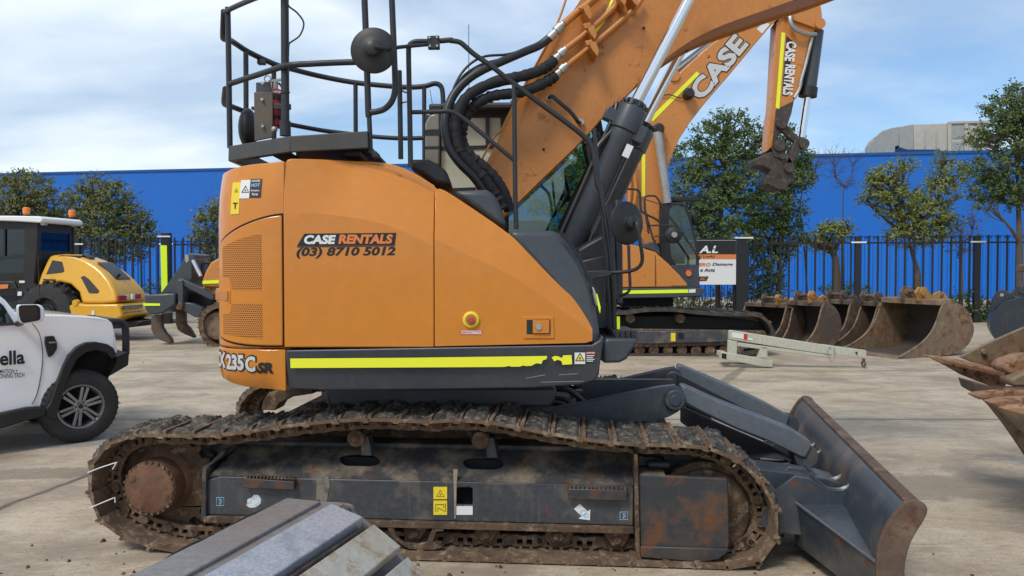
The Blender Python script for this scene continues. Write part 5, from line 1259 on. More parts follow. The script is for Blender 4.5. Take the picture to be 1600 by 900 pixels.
# track frame: section along u. near face v=.13, sloping top
fz = lambda x, y, v: T.L('P', x, y, v).z
uL, uR = T.L('P', 323, 760, .13).x, T.L('P', 990, 790, .13).x
zf_t, zf_b = fz(713, 752, .13), fz(713, 815, .13)
zs_t = fz(713, 702, .40)
b = MB(T)
sq = T.uz('f', roundpts([(700, 490), (774, 488), (775, 566), (700, 564)], 8), .13)
b.prism([(uL, zf_b), (uR, zf_b), (uR, zf_t), (uL + .10, zf_t), (uL, zf_t - .03)], .13, .15, holes=[sq]); TFR = b.build('track_frame', M['tframe'], EX, bevel=.010)
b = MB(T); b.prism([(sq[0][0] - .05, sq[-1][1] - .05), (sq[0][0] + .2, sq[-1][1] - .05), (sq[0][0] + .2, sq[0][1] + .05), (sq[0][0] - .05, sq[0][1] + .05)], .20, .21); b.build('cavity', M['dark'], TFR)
# sloped top with slots: build in (u, t) then map to slope
def slope_pt(u, t, off=0):
    n_ = Vector((0, -(zs_t - zf_t), .27)).normalized()
    return Vector((u, .13 + .27 * t, zf_t + (zs_t - zf_t) * t)) + n_ * off
def slope_ut(c, x, y):
    best = None
    for k in range(41):
        t = k / 40; q = T.L(c, x, y, .13 + .27 * t); e = abs(q.z - (zf_t + (zs_t - zf_t) * t))
        if best is None or e < best[0]: best = (e, q.x, t)
    return best[1], best[2]
slots = []
for cx_, cy_ in ((245, 355), (825, 370)):
    q = []
    for k in range(24):
        a = 2 * pi * k / 24; ex = (abs(cos(a)) ** .6) * (1 if cos(a) > 0 else -1); ez = (abs(sin(a)) ** .8) * (1 if sin(a) > 0 else -1)
        q.append(slope_ut('f', cx_ + 95 * ex + 8 * ez * -1, cy_ - 31 * ez))
    slots.append(q)
b = MB(T); ou = [(uL + .02, 0), (uR, 0), (uR, 1), (uL + .12, 1)]
tris = tessellate_polygon([[Vector((p[0], p[1], 0)) for p in l] for l in [ou] + slots]); flat = [p for l in [ou] + slots for p in l]
ids = [b.av(slope_pt(*p)) for p in flat]; ids2 = [b.av(slope_pt(p[0], p[1], -.018)) for p in flat]
for t_ in tris: b.af([ids[k] for k in t_]); b.af([ids2[k] for k in reversed(t_)])
st0 = 0
for l in [ou] + slots:
    for k in range(len(l)): a, c_ = st0 + k, st0 + (k + 1) % len(l); b.af((ids[a], ids[c_], ids2[c_], ids2[a]))
    st0 += len(l)
b.build('frame_top', M['tslope'], TFR)
b = MB(T); b.box((uL - .12, .42, zf_b - .02), (uR + .55, .62, zs_t + .03)); b.build('inner_beam', M['tslope'], TFR, bevel=.01)
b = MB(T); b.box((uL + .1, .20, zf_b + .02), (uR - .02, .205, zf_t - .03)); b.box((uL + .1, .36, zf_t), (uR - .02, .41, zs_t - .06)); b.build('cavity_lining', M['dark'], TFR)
# welded seams and mud runs on the frame
b = MB(T)
p = T.uz('f', [(685, 400), (706, 400), (700, 480), (697, 630), (690, 630), (688, 520)], .128); b.prism(p, .1255, .1295); b.build('dried_mud', paint('dried_mud_run', (.30, .24, .17), .9, dirt=.3, bump=.5), TFR)
b = MB(T); p = T.uz('f', [(45, 440), (100, 430), (106, 480), (96, 530), (90, 560), (78, 545), (70, 580), (58, 540), (42, 545)], .128); b.prism(p, .1262, .1295); b.build('dried_mud', paint('dried_mud_patch', (.20, .175, .14), .9, dirt=.7, dcol=(.06, .06, .06), bump=.5, sc_=12), TFR)
# bottom flange
uf0, uf1 = uL - .01, uR
b = MB(T); zz = fz(713, 827, .10); b.prism([(uf0, zz), (uf1, zz), (uf1, zf_b + .0), (uf0, zf_b + .0)], .095, .55); b.build('bottom_flange', M['mudmetal'], TFR, bevel=.004)
# left end plate
b = MB(T); b.prism(T.uz('e', [(592, 400), (612, 392), (612, 640), (585, 640), (590, 560)], .12), .10, .56); b.prism(T.uz('e', [(592, 402), (600, 385), (650, 350), (690, 305), (712, 300), (700, 330), (640, 375), (612, 400)], .2), .15, .5); b.build('end_plate', M['tslope'], TFR, bevel=.006)
# steps
def stepo(c, pts, parent=TFR):
    b = MB(T); q = T.uz(c, pts, .08); b.prism(q, .08, .13); o = b.build('step', M['rustplate'], parent, bevel=.005)
    (ua, za), (ub, zb2) = q[0], q[1]
    b = MB(T); nt_ = 14
    for k in range(nt_):
        u = ua + (ub - ua) * (k + .5) / nt_; b.box((u - .006, .082, za - .001), (u + .006, .12, za + .012))
    b.build('step_teeth', M['mudmetal'], o)
stepo('e', [(785, 442), (1018, 458), (1018, 497), (780, 488)])
stepo('g', [(118, 560), (350, 565), (350, 608), (118, 600)])
# idler guard panel with rust
VG = .07
q = T.uz('g', roundpts([(392, 505), (744, 518), (750, 780), (730, 815), (690, 836), (640, 842), (400, 822)], 14, 5), VG)
b = MB(T); b.prism(q, VG, VG + .04); IG = b.build('idler_guard', M['rustplate'], EX, bevel=.010, seg=3)
b = MB(T); q = T.uz('g', [(378, 425), (392, 425), (400, 820), (410, 838), (392, 842), (384, 800)], VG - .02); b.prism(q, VG - .025, .5); b.build('guard_flange', M['mudmetal'], IG, bevel=.004)
b = MB(T); q = T.uz('g', [(400, 780), (745, 790), (738, 806), (705, 832), (640, 844), (400, 824)], VG); b.prism(q, VG - .02, VG - .001); b.build('guard_lip', M['rustplate'], IG, bevel=.008)
b = MB(T); b.prism(T.uz('g', [(395, 500), (500, 505), (500, 515), (395, 512)], VG), VG, .3); b.prism(T.uz('g', [(395, 430), (500, 450), (500, 500), (395, 500)], .3), .3, .45); b.build('tensioner', M['tslope'], TFR, bevel=.006)
b = MB(T); p = T.L('g', 430, 465, .22); b.lathe(p, p + Vector((.14, 0, 0)), [(0, .03), (.1, .036), (1, .036)], 16); b.build('grease_cylinder', M['black'], TFR)
# rollers
def roller(c, x, y, v, r, nm):
    p = T.L(c, x, y, v); b = MB(T); b.lathe(p, p + Vector((0, .36, 0)), [(0, r * .55), (.03, r * .62), (.06, r), (.25, r * 1.0), (.27, r * .85), (.7, r * .85), (.75, r), (1, r)], 28); o = b.build(nm, M['mudmetal'], EX)
    b = MB(T); b.lathe(p - Vector((0, .012, 0)), p, [(0, r * .36), (1, r * .4)], 18); b.lathe(p - Vector((0, .02, 0)), p - Vector((0, .010, 0)), [(0, r * .16), (1, r * .2)], 12); b.build('hub', M['hub'], o)
    return o
for c_ in (('f', 222, 260), ('f', 808, 268)):
    roller(*c_, .20, .058, 'carrier_roller'); p = T.L(*c_, .3)
    b = MB(T); b.prism([(p.x + .05, zs_t - .03), (p.x + .13, zs_t - .03), (p.x + .10, p.z + .03), (p.x + .05, p.z + .03)], .28, .40); b.build('roller_bracket', M['tframe'], TFR, bevel=.006)
for c_ in (('f', -90, 680), ('f', 200, 690), ('f', 505, 697), ('f', 840, 704), ('f', 1172, 712), ('g', 90, 745), ('g', 312, 758)):
    q = T.L(*c_, .16); roller('f', 0, 0, 0, .075, 'track_roller') if False else None
    b = MB(T); b.lathe(q + Vector((0, .0, 0)), q + Vector((0, .34, 0)), [(0, .045), (.04, .05), (.10, .085), (.3, .088), (.32, .07), (.7, .07), (.72, .088), (1, .085)], 24); o = b.build('track_roller', M['mudmetal'], EX)
    b = MB(T); b.lathe(q - Vector((0, .03, 0)), q, [(0, .026), (.3, .03), (1, .032)], 8)
    b.prism([(q.x - .085, q.z + .05), (q.x + .085, q.z + .05), (q.x + .07, q.z + .01), (q.x + .035, q.z - .04), (q.x - .035, q.z - .04), (q.x - .07, q.z + .01)], .145, .17); b.build('roller_cap', M['mudmetal'], o, bevel=.005)
# chain guard
b = MB(T); q = T.uz('f', [(375, 668), (400, 668), (420, 720), (450, 745), (520, 752), (560, 742), (578, 700), (590, 672), (640, 670), (640, 690), (605, 694), (588, 740), (630, 742), (630, 768), (590, 780), (480, 775), (420, 740), (390, 710)], .10); b.prism(q, .10, .13); b.build('chain_guard', M['mudmetal'], TFR, bevel=.004)
# stickers on the track frame
fl = lambda parent, nm, c, x0, y0, x1, y1, mat, v: flatlabel(parent, nm, c, x0, y0, x1, y1, mat, v, F=T)
ly = fl(TFR, 'warning_label', 'f', 592, 482, 656, 613, M['lblyel'], .129)
(ua, za) = T.uz('f', [(624, 518)], .125)[0]
b = MB(T); tri(b, lambda x, y: (ua + x, .1255, za + y), 0, 0, .032, .12); b.build('warning_symbol', M['lblblk'], ly, smooth=False, clean=False)
fl(ly, 'divider', 'f', 592, 540, 656, 544, M['lblblk'], .1264)
b = MB(T)
for pts in ([(602, 598), (602, 565), (640, 565), (640, 580)], [(612, 598), (612, 580), (648, 598), (648, 560)]): b.tube([T.L('f', x, y, .1255) for x, y in pts], .0022, 4)
b.build('pictogram', M['lblblk'], ly, smooth=False)
fl(TFR, 'white_label', 'f', 700, 572, 776, 613, M['lblwht'], .129)
b = MB(T); b.prism(T.uz('e', roundpts([(796, 570), (800, 540), (822, 532), (830, 518), (850, 520), (864, 535), (862, 560), (840, 578), (810, 580)], 5), .128), .1268, .1295); b.build('worn_label', paint('worn_sticker', (.62, .68, .72), .6, dirt=.8, dcol=(.06, .07, .08), sc_=22, bump=0, streak=0), TFR, smooth=False)
def glyph(c, x0, y0, x1, y1, v=.128):
    b = MB(T); q = lambda x, y: T.L(c, x0 + (x1 - x0) * x, y0 + (y1 - y0) * y, v)
    for pts in ([(0, 0), (1, 0), (1, 1), (0, 1), (0, 0)], [(.3, .25), (.7, .3), (.7, .6), (.4, .75)], [(.5, .15), (.5, .9)]): b.tube([q(*p) for p in pts], .0022, 4)
    b.build('blue_stencil', M['lblblu'], TFR, smooth=False)
glyph('e', 655, 532, 690, 570); glyph('g', 322, 650, 352, 680)
b = MB(T); b.prism(T.uz('g', [(142, 638), (165, 618), (196, 648), (206, 640), (204, 682), (160, 676), (172, 666)], .128), .1268, .1295); ar = b.build('arrow_label', M['lblwht'], TFR, smooth=False)
b = MB(T); b.torus(T.L('g', 178, 652, .1262), (0, 1, 0), .018, .004, 12, 4); b.torus(T.L('g', 188, 662, .1262), (0, 1, 0), .014, .003, 12, 4); b.build('arrow_symbol', M['lblblu'], ar, smooth=False)
# far frame and centre body
b = MB(T); b.box((uL + .05, 2.45, .30), (uR + .1, 2.85, .74)); b.build('track_frame', M['tframe'], EX, bevel=.02)
b = MB(T); b.box((-1.45, .64, .38), (1.55, 2.36, .80)); b.build('centre_frame', M['mudmetal'], EX, bevel=.03)
# lifting lug and muddy plate behind the rear of the near track
b = MB(T); q = T.uz('e', [(865, 122), (872, 80), (900, 40), (1000, 22), (1100, 20), (1110, 45), (1010, 60), (950, 90), (930, 124)], 1.3); b.prism(q, 1.3, 1.5); b.build('travel_motor_cover', M['mudmetal'], EX, bevel=.01)
b = MB(T); p = T.L('f', 440, 25, .95)
b.tube([p + Vector((0, 0, -.02)), p + Vector((.5, .1, -.03)), p + Vector((1.0, .1, 0))], .02, 8, smooth=4); b.build('swivel_hose', M['hose'], EX)
# white zip ties sticking out at the sprocket
b = MB(T)
for pts in ([(52, 415), (110, 392), (178, 370), (188, 366), (168, 400)], [(62, 580), (110, 560), (170, 535), (178, 530), (180, 556)]): b.tube([T.L('e', x, y, -.01) for x, y in pts], .004, 5)
b.build('loose_ties', M['lblwht'], EX)

# ================================================================ DOZER BLADE
N1, F1 = at(1440, 790, 4.35), at(1255, 622, 7.55)
zt = .70
k1 = (CH - zt) / ray(1440, 790).z * -1
Np = Vector((0, 0, CH)) + ray(1421, 788) * ((zt - CH) / ray(1421, 788).z); Fp = Vector((0, 0, CH)) + ray(1255, 622) * ((zt - CH) / ray(1255, 622).z)
BFm = Frame(Np.x, Np.y, atan2(Fp.y - Np.y, Fp.x - Np.x) - pi / 2); BWd = (Fp - Np).to_2d().length
# section in (u, z): u = 0 top edge, -u towards the machine; concave front faces away
back = [(-.01, zt), (-.08, zt - .10), (-.13, zt - .26), (-.13, zt - .42), (-.08, zt - .56), (.02, zt - .665)]
front = [(.07, zt - .67), (-.02, zt - .55), (-.07, zt - .41), (-.07, zt - .26), (-.03, zt - .11), (.055, zt - .0), (.04, zt + .015)]
b = MB(BFm); b.prism(curve2(back, 3) + curve2(front, 3), .02, BWd - .02); BL_ = b.build('dozer_blade', M['blade'], EX, bevel=.006)
# rusty top edge
b = MB(BFm); b.box((-.018, .01, zt - .012), (.058, BWd - .01, zt + .020)); b.build('top_edge', M['bladerust'], BL_, bevel=.012, seg=3)
# end plate, rusty and thick
q = [(-.01, zt + .02), (.07, zt + .01), (.085, zt - .05), (.01, zt - .20), (-.02, zt - .36), (.01, zt - .52), (.08, zt - .68), (-.02, zt - .68), (-.12, zt - .58), (-.16, zt - .42), (-.15, zt - .22), (-.09, zt - .08)]
for v in (-.005, BWd - .03):
    b = MB(BFm); b.prism(curve2(q, 3, True), v, v + .035); b.build('end_plate', M['bladerust'], BL_, bevel=.008, seg=3)
b = MB(BFm); b.prism([(-.02, zt - .70), (.10, zt - .70), (.11, zt - .60), (.04, zt - .60)], .0, BWd); b.build('cutting_edge', M['bladerust'], BL_, bevel=.005)
# horizontal stiffener and inner box on the back
for m_ in (0, 1):
    f_ = (lambda v: v) if m_ == 0 else (lambda v: BWd - v)
    b = MB(BFm); b.hexa([(-.02, f_(.06), .06), (-.06, f_(.08), .05), (-.42, f_(1.05), .10), (-.08, f_(1.05), .10), (-.11, f_(.06), zt - .36), (-.13, f_(.08), zt - .37), (-.46, f_(1.05), zt - .30), (-.10, f_(1.05), zt - .28)])
    b.build('corner_stiffener', M['blade'], BL_, bevel=.008)
    b = MB(BFm); b.tube([(-.125, f_(.06), zt - .355), (-.46, f_(1.05), zt - .29)], .011, 6); b.build('stiffener_rim', M['cyl'], BL_)
# lugs (pairs of curved ears) where the lift arms meet the blade
Bm_i = BFm.m.inverted()
def wl2(F, c, x, y, Y):                                # photo pixel at world depth Y -> local of frame F
    return F.m.inverted() @ at(*px(c, x, y), Y)
for vv, sgn_ in ((.95, 1), (1.20, 1), (1.95, 1), (2.2, 1)):
    b = MB(BFm); q = [(-.06, zt - .13), (-.10, zt - .17), (-.15, zt - .195), (-.21, zt - .20), (-.27, zt - .18), (-.34, zt - .13), (-.44, zt - .12), (-.56, zt - .22), (-.66, zt - .44), (-.60, zt - .50), (-.09, zt - .52), (-.11, zt - .3)]
    b.prism((q), vv, vv + .03); b.build('blade_lug', M['blade'], BL_, bevel=.004)
    b = MB(BFm); b.tube([(-.04, vv + .015, zt - .12), (-.14, vv + .015, zt - .19), (-.25, vv + .015, zt - .185), (-.34, vv + .015, zt - .10)], .014, 6, smooth=4); b.build('lug_rim', M['char'], BL_)
# push arms: heavy curved beams from the undercarriage to the blade
def beam(Y, pts, dv, name, mat='blade', parent=EX, bev=.01):
    Fw = Frame(at(1200, 700, Y).x, Y, R(-6)); q = Fw.uz('h', pts); b = MB(Fw); b.prism(q, 0, dv); return b.build(name, M[mat], parent, bevel=bev), Fw
pa, Fw = beam(5.35, [(120, 480), (210, 490), (330, 505), (430, 522), (490, 540), (520, 590), (512, 640), (500, 690), (470, 720), (495, 735), (440, 690), (360, 665), (280, 650), (120, 640)], .30, 'push_arm')
b = MB(Fw); b.prism(Fw.uz('h', [(320, 540), (400, 548), (470, 575), (520, 612), (505, 612), (455, 590), (390, 565), (330, 552)], -.02), -.06, .0); b.build('arm_gusset', M['bladerust'], pa, bevel=.006)
b = MB(Fw); b.prism(Fw.uz('h', [(240, 632), (330, 648), (420, 672), (500, 722), (495, 740), (430, 692), (330, 664), (240, 645)], -.01), -.02, .30); b.build('arm_flange', M['bladerust'], pa, bevel=.004)
beam(7.0, [(120, 480), (330, 500), (520, 560), (560, 640), (360, 600), (120, 600)], .25, 'push_arm')
if 0:
  b = MB(Fw); q = Fw.uz('h', [(490, 510), (530, 540), (632, 680), (625, 720), (600, 900), (560, 880), (500, 740), (520, 640)], .0); b.prism(q, .02, .06); b.build('blade_gusset', M['blade'], BL_, bevel=.006)
if 0:
  b = MB(Fw); b.tube([Fw.L('h', x, y, .015) for x, y in ((486, 512), (520, 545), (575, 615), (634, 684))], .010, 6, smooth=3); b.build('gusset_rim', M['blade'], BL_)
# A-frame side plates
def armplate(Y, pts, c='g', th=.05, nm='lift_frame'):
    F = Frame(at(1000, 620, Y).x, Y, R(-4)); q = F.uz(c, pts); b = MB(F); b.prism(q, 0, th); o = b.build(nm, M['blade'], EX, bevel=.006); return o, F
lf, F1_ = armplate(5.85, [(60, 245), (130, 232), (300, 195), (480, 160), (540, 157), (570, 175), (575, 225), (550, 258), (520, 275), (460, 300), (100, 300)])
b = MB(F1_); c = F1_.L('g', 536, 212, -.01); b.lathe(c, c + Vector((0, -.03, 0)), [(0, .082), (.6, .080), (1, .07)], 28); b.lathe(c + Vector((0, -.025, 0)), c + Vector((0, -.04, 0)), [(0, .045), (1, .04)], 20); b.build('pivot_pin', M['blade'], lf, bevel=.003)
b = MB(F1_); b.tube([F1_.L('g', x, y, .02) for x, y in ((60, 243), (200, 216), (400, 175), (480, 160), (536, 155))], .010, 6); b.build('plate_rim', M['cyl'], lf)
lf2, F2_ = armplate(6.95, [(120, 185), (300, 138), (500, 90), (535, 86), (560, 100), (562, 150), (530, 175), (300, 215), (150, 235)])
b = MB(F2_); c = F2_.L('g', 528, 132, -.01); b.lathe(c, c + Vector((0, -.03, 0)), [(0, .075), (.6, .073), (1, .065)], 28); b.build('pivot_pin', M['blade'], lf2, bevel=.003)
b = MB(F2_); b.tube([F2_.L('g', x, y, .02) for x, y in ((120, 180), (300, 135), (500, 88), (536, 83))], .009, 6); b.build('plate_rim', M['cyl'], lf2)
b = MB(F2_); b.cyl(F2_.L('g', 150, 205, -.4), F2_.L('g', 246, 205, -.4), .07, 16); b.build('cross_tube', M['char'], EX)
b = MB(F1_); b.prism(F1_.uz('g', [(180, 165), (560, 165), (560, 290), (180, 290)], .06), .5, .55); b.build('cross_web', M['char'], EX)
# lift cylinders under square covers
def liftcyl(Y, pts, w_, nm='lift_cylinder'):
    F = Frame(at(1150, 650, Y).x, Y, R(-5)); q = F.uz('g', pts); b = MB(F); b.prism(q, 0, w_); o = b.build(nm, M['cyl'], EX, bevel=.012, seg=3)
    return o, F
o1, FA = liftcyl(5.80, [(554, 212), (566, 160), (585, 162), (720, 222), (850, 272), (1000, 330), (1065, 372), (1072, 392), (1048, 440), (1030, 436), (900, 372), (780, 325), (640, 258)], .20)
o2, FB = liftcyl(6.95, [(546, 118), (553, 78), (575, 82), (760, 162), (900, 228), (985, 275), (968, 330), (900, 300), (760, 228), (640, 168)], .20)
for F, o, (x, y), r in ((FA, o1, (1050, 432), .085), (FB, o2, (985, 312), .085)):
    b = MB(F); c = F.L('g', x, y, .02); b.lathe(c, c + Vector((0, .18, 0)), [(0, r), (.1, r), (.15, r * .6), (.85, r * .6), (.9, r), (1, r)], 24); b.build('cylinder_eye', M['blade'], o)
b = MB(FA); b.tube([FA.L('h', x, y, .1) for x, y in ((180, 455), (240, 462), (280, 462), (285, 452))], .008, 6); b.tube([FA.L('h', x, y, .12) for x, y in ((170, 442), (230, 446), (262, 446))], .007, 6); b.build('grease_line', M['galv'], EX)
b = MB(FA); b.prism(FA.uz('h', [(130, 440), (250, 440), (300, 455), (300, 500), (120, 490)], .15), .15, .4); b.build('cylinder_rod_guard', M['black'], EX)
b = MB(F1_); b.prism(F1_.uz('g', [(560, 235), (700, 300), (900, 385), (1000, 440), (960, 470), (860, 455), (700, 400), (560, 300)], .35), .35, .40); b.build('lift_web', M['rail'], EX, bevel=.004)
b = MB(F1_); b.prism(F1_.uz('g', [(545, 110), (700, 190), (960, 318), (985, 350), (940, 395), (760, 320), (545, 220)], .75), .75, .80); b.build('lift_web', M['rail'], EX, bevel=.004)
# hoses at the swivel between house and arms
b = MB(F1_)
for k, pts in enumerate(([(0, 190), (60, 172), (120, 176), (160, 200), (185, 222)], [(0, 205), (60, 205), (110, 212), (135, 236)], [(30, 178), (90, 160), (150, 190), (175, 215)], [(0, 225), (50, 225), (100, 232)])):
    b2 = MB(F1_); b2.tube([F1_.L('g', x, y, .15 + .05 * k) for x, y in pts], .018, 8, smooth=4); b2.build('hydraulic_hose', M['hose'], EX)
# ================================================================ SECOND EXCAVATOR
SB = at(1100, 557, 17.4); S = Frame(SB.x, 17.4, R(0))
E2 = thing('excavator', 'second orange excavator behind, its boom lettered CASE and raised beside the trees', 'excavator', (SB.x, 18.5, 0))
def s2(name, c, pts, v0, v1, mat, parent=None, bevel=.02, F=S, cv=0, vp=None, **k):
    q = F.uz(c, pts, v0 if vp is None else vp)
    if cv: q = curve2(q, cv, True)
    b = MB(F); b.prism(q, v0, v1); return b.build(name, mat if not isinstance(mat, str) else M[mat], parent or E2, bevel=bevel, **k)
# tracks: a shallow loop of shoes
def loop_track(name, pts, c, v0, v1, mat, th=.07, F=S, parent=E2, cleat=.28):
    q = curve2(F.uz(c, pts, v0), 5, True); n_ = len(q); cen = Vector((sum(p[0] for p in q) / n_, sum(p[1] for p in q) / n_))
    inner = []
    for k in range(n_):
        a, p, d_ = Vector(q[k - 1]), Vector(q[k]), Vector(q[(k + 1) % n_]); t_ = (d_ - a).normalized(); nn = Vector((-t_.y, t_.x))
        if nn.dot(cen - p) < 0: nn = -nn
        inner.append(tuple(p + nn * th))
    b = MB(F); b.prism(q, v0, v1, holes=[inner])
    L_ = 0; nxt = 0
    for k in range(n_):
        a, d_ = Vector(q[k]), Vector(q[(k + 1) % n_]); seg = (d_ - a).length
        while nxt <= L_ + seg:
            p = a.lerp(d_, (nxt - L_) / max(seg, 1e-6)); t_ = (d_ - a).normalized(); nn = Vector((-t_.y, t_.x))
            if nn.dot(cen - p) > 0: nn = -nn
            c0 = Vector((p.x, (v0 + v1) / 2, p.y)); b.bar(c0 + Vector((nn.x, 0, nn.y)) * -.02, c0 + Vector((nn.x, 0, nn.y)) * .035, v1 - v0 - .01, .03, (t_.x, 0, t_.y))
            nxt += cleat
        L_ += seg
    return b.build(name, mat, parent, clean=True)
trk = [(40, 590), (60, 575), (200, 582), (300, 570), (420, 568), (560, 582), (700, 588), (790, 590), (830, 605), (860, 640), (872, 680), (850, 730), (800, 765), (700, 778), (500, 782), (300, 782), (60, 780), (20, 740), (15, 640)]
loop_track('crawler_track', trk, 'k', 0, .6, M['hitch'])
loop_track('crawler_track', trk, 'k', 2.4, 3.0, M['mudmetal'])
f2 = s2('track_frame', 'k', [(60, 655), (830, 665), (845, 690), (815, 725), (60, 745)], .12, .5, 'mudmetal')
s2('track_frame_face', 'k', [(270, 665), (680, 668), (678, 715), (270, 725)], .06, .12, 'tframe', f2)
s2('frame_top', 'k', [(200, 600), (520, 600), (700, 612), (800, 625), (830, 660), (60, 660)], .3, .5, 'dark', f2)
for x in (240, 460): p = S.L('k', x, 612, .15); b = MB(S); b.lathe(p, p + Vector((0, .3, 0)), [(0, .1), (1, .12)], 16); b.build('carrier_roller', M['mudmetal'], E2)
for k in range(8): p = S.L('k', 280 + k * 62, 752, .15); b = MB(S); b.lathe(p, p + Vector((0, .3, 0)), [(0, .11), (1, .11)], 16); b.build('track_roller', M['mudmetal'], E2)
s2('yellow_label', 'k', [(417, 675), (437, 675), (437, 712), (417, 712)], .045, .055, 'lblyel', f2, 0)
s2('cavity', 'k', [(450, 675), (472, 675), (472, 700), (450, 700)], .045, .055, 'dark', f2, 0)
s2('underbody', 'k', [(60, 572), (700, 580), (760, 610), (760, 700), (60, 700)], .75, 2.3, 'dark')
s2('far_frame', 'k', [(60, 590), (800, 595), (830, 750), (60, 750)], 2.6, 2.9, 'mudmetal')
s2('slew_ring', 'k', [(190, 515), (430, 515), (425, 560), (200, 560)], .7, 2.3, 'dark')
# house
bd = s2('body', 'k', [(-300, 478), (-300, 300), (-100, 270), (190, 278), (235, 285), (350, 320), (360, 330), (410, 375), (450, 415), (485, 455), (492, 476)], .35, 2.9, 'orange_far')
s2('engine_door', 'k', [(182, 290), (225, 284), (290, 298), (349, 330), (349, 474), (182, 476)], .30, .36, 'orange_far')
s2('pump_door', 'k', [(353, 333), (405, 375), (450, 418), (490, 465), (488, 474), (353, 474)], .30, .36, 'orange_far')
s2('side_skirt', 'k', [(-300, 483), (-300, 520), (190, 524), (440, 520), (545, 515), (562, 500), (568, 480), (520, 476)], .28, 2.9, 'char')
s2('reflective_tape', 'k', [(185, 489), (493, 484), (494, 499), (185, 504)], .268, .276, 'fluoro', bevel=0)
s2('warning_label', 'k', [(497, 484), (525, 482), (525, 498), (497, 499)], .268, .276, 'lblwht', bevel=0)
b = MB(S); (ua, za), (ub, zb2) = S.uz('k', [(416, 476), (492, 466)], .29); b.text('1Z53RH0573', lambda x, y: (ua + x, .29, za + y), ub - ua, zb2 - za, bold=.01); b.build('fleet_number', M['lblblk'], E2, smooth=False)
s2('front_cowl', 'k', [(300, 280), (350, 275), (365, 300), (372, 335), (345, 318), (300, 300)], .5, 1.6, 'char')
# cab
VCb = .9
cbq = [(372, 370), (368, 200), (375, 130), (392, 108), (440, 102), (478, 112), (495, 140), (515, 210), (535, 290), (541, 340), (540, 470), (415, 376)]
ho_ = [(412, 130), (430, 115), (455, 114), (476, 124), (490, 155), (510, 220), (526, 290), (530, 375), (440, 376), (418, 340), (408, 200)]
b = MB(S); b.prism(S.uz('k', cbq, VCb), VCb, VCb + .06, holes=[S.uz('k', ho_, VCb)]); cb2 = b.build('cab', M['black'], E2, bevel=.015)
b = MB(S); b.prism(S.uz('k', ho_, VCb), VCb + .02, VCb + .03); b.build('side_glass', M['glass2'], cb2, smooth=False)
b = MB(S); q = S.uz('k', cbq, VCb); b.prism(q, VCb + 1.0, VCb + 1.06, holes=[S.uz('k', ho_, VCb)]); b.build('far_wall', M['black'], cb2)
zr = max(p[1] for p in q); b = MB(S); b.box((q[2][0], VCb + .06, zr - .12), (q[5][0], VCb + 1.0, zr)); b.build('cab_roof', M['black'], cb2, bevel=.03)
s2('rear_post', 'k', [(372, 130), (405, 120), (412, 200), (412, 370), (372, 370)], VCb + .06, VCb + 1.0, 'black', cb2)
s2('lower_panel', 'k', [(415, 378), (540, 378), (545, 478), (490, 476), (470, 440)], .7, 1.9, 'char', cb2)
s2('seat', 'k', [(430, 330), (480, 330), (480, 372), (425, 372), (418, 270), (432, 270)], 1.2, 1.6, 'rail', cb2)
p = S.L('k', 494, 414, .69); b = MB(S); b.lathe(p, p + Vector((0, -.03, 0)), [(0, .07), (1, .065)], 20); b.build('orange_badge', M['lblora'], cb2)
s2('white_badge', 'k', [(482, 397), (508, 397), (508, 403), (482, 403)], .685, .695, 'lblred', cb2, 0)
# rails, mirror
def t2(name, c, pts, r, v=.4, mat='rail', sm=3, F=S, parent=None): b = MB(F); b.tube(F.tp(c, pts, v), r, 8, smooth=sm); return b.build(name, M[mat], parent or E2)
t2('hand_rail', 'k', [(220, 60), (222, 45), (260, 45), (280, 60), (284, 130), (300, 150), (350, 175), (370, 190)], .026)
t2('hand_rail', 'k', [(320, 240), (305, 150), (302, 85), (315, 74), (345, 74), (360, 88), (400, 150), (470, 240), (545, 352)], .022)
t2('hand_rail', 'k', [(300, 120), (310, 160), (340, 265), (350, 270)], .022); t2('hand_rail', 'k', [(325, 203), (430, 203)], .018); t2('mirror_arm', 'k', [(345, 252), (385, 246), (420, 246)], .014)
p = S.L('k', 428, 245, .35); b = MB(S); b.lathe(p, p + Vector((0, -.1, 0)), [(0, .19), (.5, .17), (1, .06)], 24); mr_ = b.build('mirror', M['black'], E2); b = MB(S); b.lathe(p + Vector((0, -.09, 0)), p + Vector((0, -.13, 0)), [(0, .07), (1, .06)], 14); b.build('mirror_hub', M['galv'], mr_)
p = S.L('k', 515, 170, 1.9); b = MB(S); b.sphere(p, .2, 14, 10, (.4, .6, 1)); b.build('mirror', M['black'], E2)
s2('work_lamps', 'k', [(410, 75), (545, 80), (545, 96), (410, 98)], 1.2, 1.5, 'black', cb2)
